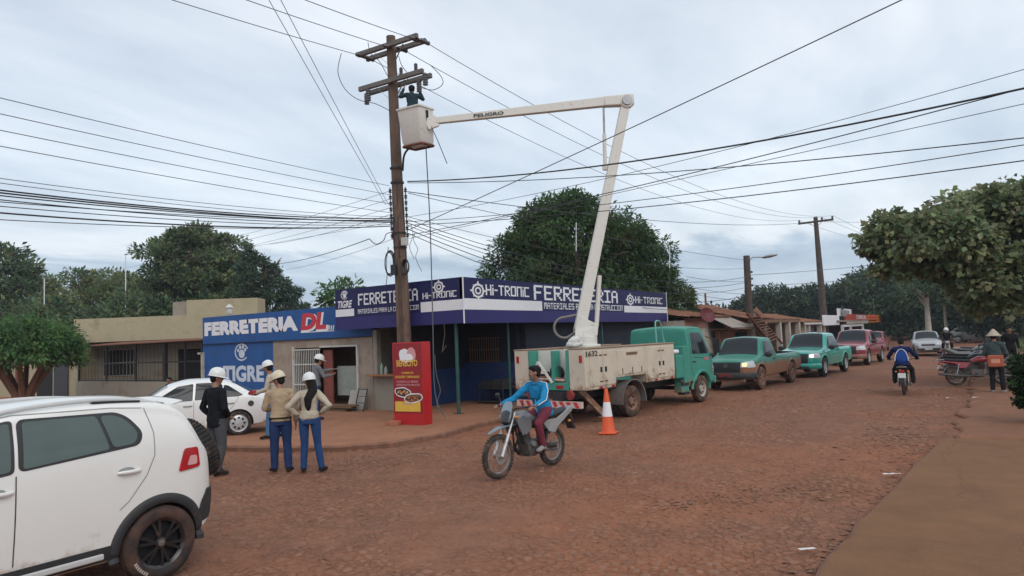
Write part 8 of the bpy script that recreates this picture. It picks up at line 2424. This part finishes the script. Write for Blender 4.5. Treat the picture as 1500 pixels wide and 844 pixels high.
# the trail bike crossing in front of the truck
RB = V((9.86, 5.92, 0)); az = math.atan2(.19, -1.36)
motorcycle('silver trail motorcycle with muddy tyres ridden across the street by the azure rider', RB, az, 'trail').scale = (.95,) * 3
person('rider in azure jacket with white sleeve stripes and maroon trousers on the trail motorcycle', RB, az,
       dict(pel=(.20, 0, .97), chest=(.33, 0, 1.37), head=(.41, .02, 1.60), headyaw=-38, headpitch=4, Lel=(.58, .33, 1.16), Lwr=(.86, .37, 1.09), Lhd=(1, .05, -.1), Lpn=(0, 0, -1), Lcurl=.85, Rel=(.60, -.32, 1.16), Rwr=(.86, -.37, 1.09), Rhd=(1, -.05, -.1), Rpn=(0, 0, -1), Rcurl=.85,
            Lkn=(.60, .21, .78), Lan=(.47, .20, .40), Lto=(.62, .22, .35), Rkn=(.60, -.21, .78), Ran=(.47, -.20, .40), Rto=(.62, -.22, .35), hem=.10),
       'blue', 'maroon', 'shoe_l', 'motorcycle riders', head='bare', stripes='white', sc=.95)
# the rider going away
g = gnd(1325, 578)
az2 = R(2)
o2_ = V((g.x - .05, g.y, 0))
motorcycle('small dark motorcycle with a red tail lamp and white plate riding away down the street', o2_, az2, 'street', 'moto_black', 'moto_black')
def back_panel(t_, Hf, P, fwd, left, up, chest, pel):
    m_ = MB(); m_.tube([pel + up * .02 - fwd * .14 + left * (.17 * math.cos(a)) + up * (.36 * math.sin(a)) for a in [PI * k / 16 for k in range(17)]], .012, 6); m_.build('jacket_piping', [M['cloth_white']], t_, 60)
    m_ = MB(); m_.ell(pel + up * .16 - fwd * .125, (.165, .035, .185), 18, 12, 0, Matrix((left, -fwd, up)).transposed()); m_.build('back_panel', [CL['royal']], t_, 60)
SEAT = dict(pel=(.12, 0, .90), chest=(.30, 0, 1.30), head=(.40, 0, 1.50), headpitch=10, Lel=(.50, .36, 1.08), Lwr=(.74, .36, 1.01), Lhd=(1, 0, -.1), Lpn=(0, 0, -1), Lcurl=.8, Rel=(.50, -.36, 1.08), Rwr=(.74, -.36, 1.01), Rhd=(1, 0, -.1), Rpn=(0, 0, -1), Rcurl=.8,
            Lkn=(.52, .22, .70), Lan=(.46, .24, .36), Lto=(.62, .25, .32), Rkn=(.52, -.22, .70), Ran=(.46, -.24, .36), Rto=(.62, -.25, .32), hem=.10)
person('rider in navy jacket with a pale arc and royal blue back panel, riding away', o2_, az2, SEAT, 'navy', 'dark', 'shoe', 'motorcycle riders', head='bare', extra=back_panel)
# the rider coming towards us far away
g = gnd(1388, 523); o3_ = V((g.x + 1.2, g.y, 0))
motorcycle('far black motorcycle coming towards the camera beside the grey car', o3_, R(182), 'street', 'moto_black', 'moto_black', lit=False)
person('far rider in a dark jacket and white helmet coming towards the camera', o3_, R(182), SEAT, 'dark', 'dark', 'shoe', 'motorcycle riders', head='motohelmet')
# parked row on the right
PR = 'motorcycles parked in a row on the right verge'
rowspec = [
 (25.9, .62, -76, 'street', 'red', 'red', 'red parked motorcycle with a chrome exhaust, nearest in the row'),
 (28.2, .72, -76, 'street', 'moto_black', 'moto_black', 'black parked motorcycle right behind the red one'),
 (30.2, .68, -74, 'street', 'moto_grey', 'moto_black', 'slate grey parked motorcycle, third in the row behind the red one'),
 (32.4, .62, -72, 'trail', 'moto_silver', 'moto_silver', 'silver trail motorcycle parked fourth in the row'),
 (25.3, -.95, -72, 'street', 'navy', 'moto_black', 'dark blue parked motorcycle behind the person in the conical hat'),
 (26.8, -1.15, -70, 'street', 'moto_black', 'moto_silver', 'black and silver motorcycle beside the dark blue one near the right edge'),
 (28.4, -1.3, -74, 'street', 'red', 'moto_black', 'red tanked motorcycle at the back right under the tree'),
 (34.6, .5, -70, 'street', 'moto_black', 'moto_grey', 'black parked motorcycle far along the row under the dark tree'),
 (37.0, .35, -70, 'street', 'moto_grey', 'moto_grey', 'grey parked motorcycle at the far end of the row'),
 (44.0, -.8, 200, 'street', 'red', 'moto_black', 'small distant red motorcycle on the verge near the dusty pale car'),
]
M['red'] = pm('moto_red', (0.30, 0.018, 0.03), 0.25, coat=.6, var=.05); M['navy'] = pm('moto_navy', (0.02, 0.03, 0.12), 0.25, coat=.6, var=.05)
for (x, y, a, k, tk, sd2, lab) in rowspec:
    motorcycle(lab, (x, y, .03), R(a), k, tk, sd2, lean=-9, group=PR)
# person in a conical hat
g = gnd(1463, 577)
def bag(t_, Hf, P, fwd, left, up, chest, pel): pass
person('person in pale conical hat and slate jacket standing by the parked motorcycles', V((g.x, g.y, .03)), R(FWD_AZ - 40), pose(Lel=(.05, .27, 1.13), Lwr=(.25, .12, 1.0), Rel=(.03, -.27, 1.13), Rwr=(.2, -.15, .98), headpitch=15, hem=.14), 'slate', 'dark', 'shoe_l', None, head='cone', sc=.95)
m_ = MB(); m_.box((0, 0, 0), (.12, .36, .32)); o = m_.build('shoulder_bag', [pm('bag_orange', (.40, .10, .05), .7, var=.15)], None, None, bev=.03)
w_ = g + ray(1463, 560).normalized() * -.30; o.location = (w_.x, w_.y, .92); o.rotation_euler = (0, 0, R(FWD_AZ - 38))
m2 = MB(); m2.tube([(0, -.18, .18), (.12, -.12, .42), (.22, 0, .52)], .012, 6); m2.build('strap', [CL['dark']], o, 60)
m2 = MB(); m2.add([(-.063, -.1, -.05), (-.063, .1, -.05), (-.063, .1, .06), (-.063, -.1, .06)], [(0, 1, 2, 3)]); m2.build('bag_patch', [pm('bag_patch', (.62, .30, .2), .7)], o, None)
tag(o, 'orange shoulder bag worn by the person in the conical hat', 'bag')
g = dep(1483, 540, 26.0)
person('bareheaded person in dark clothes among the parked motorcycles at the right edge', (g.x, g.y, .03), R(FWD_AZ + 160), pose(), 'dark', 'dark', 'shoe', None, head='bare', sc=.98)
# line worker in the bucket
wb = dep(606, 200, 18.4)
lw = person('line worker in dark teal clothes in the raised bucket, reaching up to the crossarm', (wb.x, wb.y, wb.z - .12), R(FWD_AZ + 20),
       pose(chest=(.04, 0, 1.36), head=(.10, 0, 1.56), headpitch=-20, Lel=(.10, .34, 1.32), Lwr=(.22, .20, 1.62), Lhd=(.2, -.3, 1), Rel=(.12, -.34, 1.30), Rwr=(.20, -.26, 1.55), Rhd=(.2, .1, 1)), 'teal', 'dark', 'shoe', None, head='cap', skin='skin_d', sc=.92)
# ================================================================== sky, sun, camera
SUN_EL, SUN_AZ = R(42), R(FWD_AZ + 205)       # overcast: the sun sits high behind the cloud, behind the camera
w = bpy.data.worlds.new('World'); SC.world = w; w.use_nodes = True
N, L = w.node_tree.nodes, w.node_tree.links
bg = N['Background']; bg.inputs['Strength'].default_value = 0.15
sky = N.new('ShaderNodeTexSky'); sky.sky_type = 'NISHITA'; sky.sun_disc = False; sky.sun_elevation = SUN_EL; sky.sun_rotation = PI / 2 - SUN_AZ
sky.air_density = 1.2; sky.dust_density = 2.5; sky.ozone_density = 1.5
tc = N.new('ShaderNodeTexCoord')
sx = N.new('ShaderNodeSeparateXYZ'); L.new(tc.outputs['Generated'], sx.inputs[0])
def mth(op, a, b=None, c=None):
    n = N.new('ShaderNodeMath'); n.operation = op
    for i, q in enumerate((a, b, c)):
        if q is None: continue
        if isinstance(q, (int, float)): n.inputs[i].default_value = q
        else: L.new(q, n.inputs[i])
    return n.outputs[0]
zc = mth('MAXIMUM', sx.outputs[2], 0.0)
den = mth('ADD', zc, 0.10)
cx_, cy_ = mth('DIVIDE', sx.outputs[0], den), mth('DIVIDE', sx.outputs[1], den)
cv = N.new('ShaderNodeCombineXYZ'); L.new(cx_, cv.inputs[0]); L.new(cy_, cv.inputs[1])
def nz(scale, detail, rough, rot=0.0, st=(1, 1, 1), dist=0.0):
    mp = N.new('ShaderNodeMapping'); mp.inputs['Rotation'].default_value = (0, 0, rot); mp.inputs['Scale'].default_value = st; L.new(cv.outputs[0], mp.inputs['Vector'])
    n = N.new('ShaderNodeTexNoise'); n.inputs['Scale'].default_value = scale; n.inputs['Detail'].default_value = detail; n.inputs['Roughness'].default_value = rough; n.inputs['Distortion'].default_value = dist
    L.new(mp.outputs[0], n.inputs['Vector']); return n.outputs['Fac']
n1 = nz(0.42, 6, .5, R(-34), (1, 2.4, 1), .4); n2 = nz(1.3, 8, .55, R(-34), (1, 2.2, 1), .3)
cl = mth('ADD', mth('MULTIPLY', n1, .65), mth('MULTIPLY', n2, .35))
def ramp(f, els):
    n = N.new('ShaderNodeValToRGB'); e = n.color_ramp.elements
    while len(e) < len(els): e.new(.5)
    for q, (p, c) in zip(e, els): q.position = p; q.color = (*c, 1)
    L.new(f, n.inputs[0]); return n.outputs[0]
K = 1.0
cloud = ramp(cl, [(0.36, (4.2, 4.65, 5.25)), (0.46, (5.0, 5.38, 5.9)), (0.54, (5.7, 5.98, 6.4)), (0.63, (6.5, 6.65, 6.9))])
# greyer, bluer bank low over the street end; lighter band above it
elv = ramp(mth('ADD', zc, mth('MULTIPLY', mth('SUBTRACT', n2, .5), .09)), [(0.0, (.66, .73, .80)), (0.085, (.60, .69, .78)), (0.112, (.66, .75, .83)), (0.130, (.99, 1.01, 1.01)), (0.20, (.88, .94, .98)), (0.6, (1.02, 1.01, 1.01))])
mx = N.new('ShaderNodeMix'); mx.data_type = 'RGBA'; mx.blend_type = 'MULTIPLY'; mx.inputs['Factor'].default_value = 1; L.new(cloud, mx.inputs[6]); L.new(elv, mx.inputs[7])
m2 = N.new('ShaderNodeMix'); m2.data_type = 'RGBA'; m2.inputs['Factor'].default_value = .90; L.new(sky.outputs[0], m2.inputs[6]); L.new(mx.outputs[2], m2.inputs[7])
L.new(m2.outputs[2], bg.inputs['Color'])
# thin damp air that lifts the far trees
mb = MB(); mb.bx(-60, 260, -120, 200, -1.2, 16)
hz_ = bpy.data.materials.new('haze'); t, N2, L2 = nt(hz_)
N2.remove(N2['Principled BSDF']); pv = N2.new('ShaderNodeVolumePrincipled'); pv.inputs['Color'].default_value = (.80, .88, .96, 1); pv.inputs['Density'].default_value = 0.00055; pv.inputs['Anisotropy'].default_value = .2
L2.new(pv.outputs[0], N2['Material Output'].inputs['Volume'])
tag(mb.build('haze', [hz_], None, None), kind='stuff')
SC.cycles.volume_bounces = 0
sun = bpy.data.lights.new('sun', 'SUN'); sun.energy = 0.95; sun.angle = R(35); sun.color = (1.0, .97, .92)
so = bpy.data.objects.new('sun', sun); COL.objects.link(so)
sd_ = V((math.cos(SUN_EL) * math.cos(SUN_AZ), math.cos(SUN_EL) * math.sin(SUN_AZ), math.sin(SUN_EL)))
so.rotation_euler = sd_.to_track_quat('Z', 'Y').to_euler()
cam = bpy.data.cameras.new('camera'); co = bpy.data.objects.new('camera', cam); COL.objects.link(co)
r_, d_, f_ = M3.col[0], M3.col[1], M3.col[2]
mw = Matrix((r_, -d_, -f_)).transposed().to_4x4(); mw.translation = CAM
co.matrix_world = mw
cam.sensor_width = 36; cam.lens = 36 * F_PX / 1500; cam.clip_start = .1; cam.clip_end = 2000
SC.camera = co
SC.view_settings.view_transform = 'Standard'; SC.view_settings.look = 'None'; SC.view_settings.exposure = 0.08; SC.view_settings.gamma = 1
SC.cycles.max_bounces = 6; SC.cycles.diffuse_bounces = 4; SC.cycles.transparent_max_bounces = 4
SC.cycles.use_denoising = True
bpy.data.scenes.remove(TS)
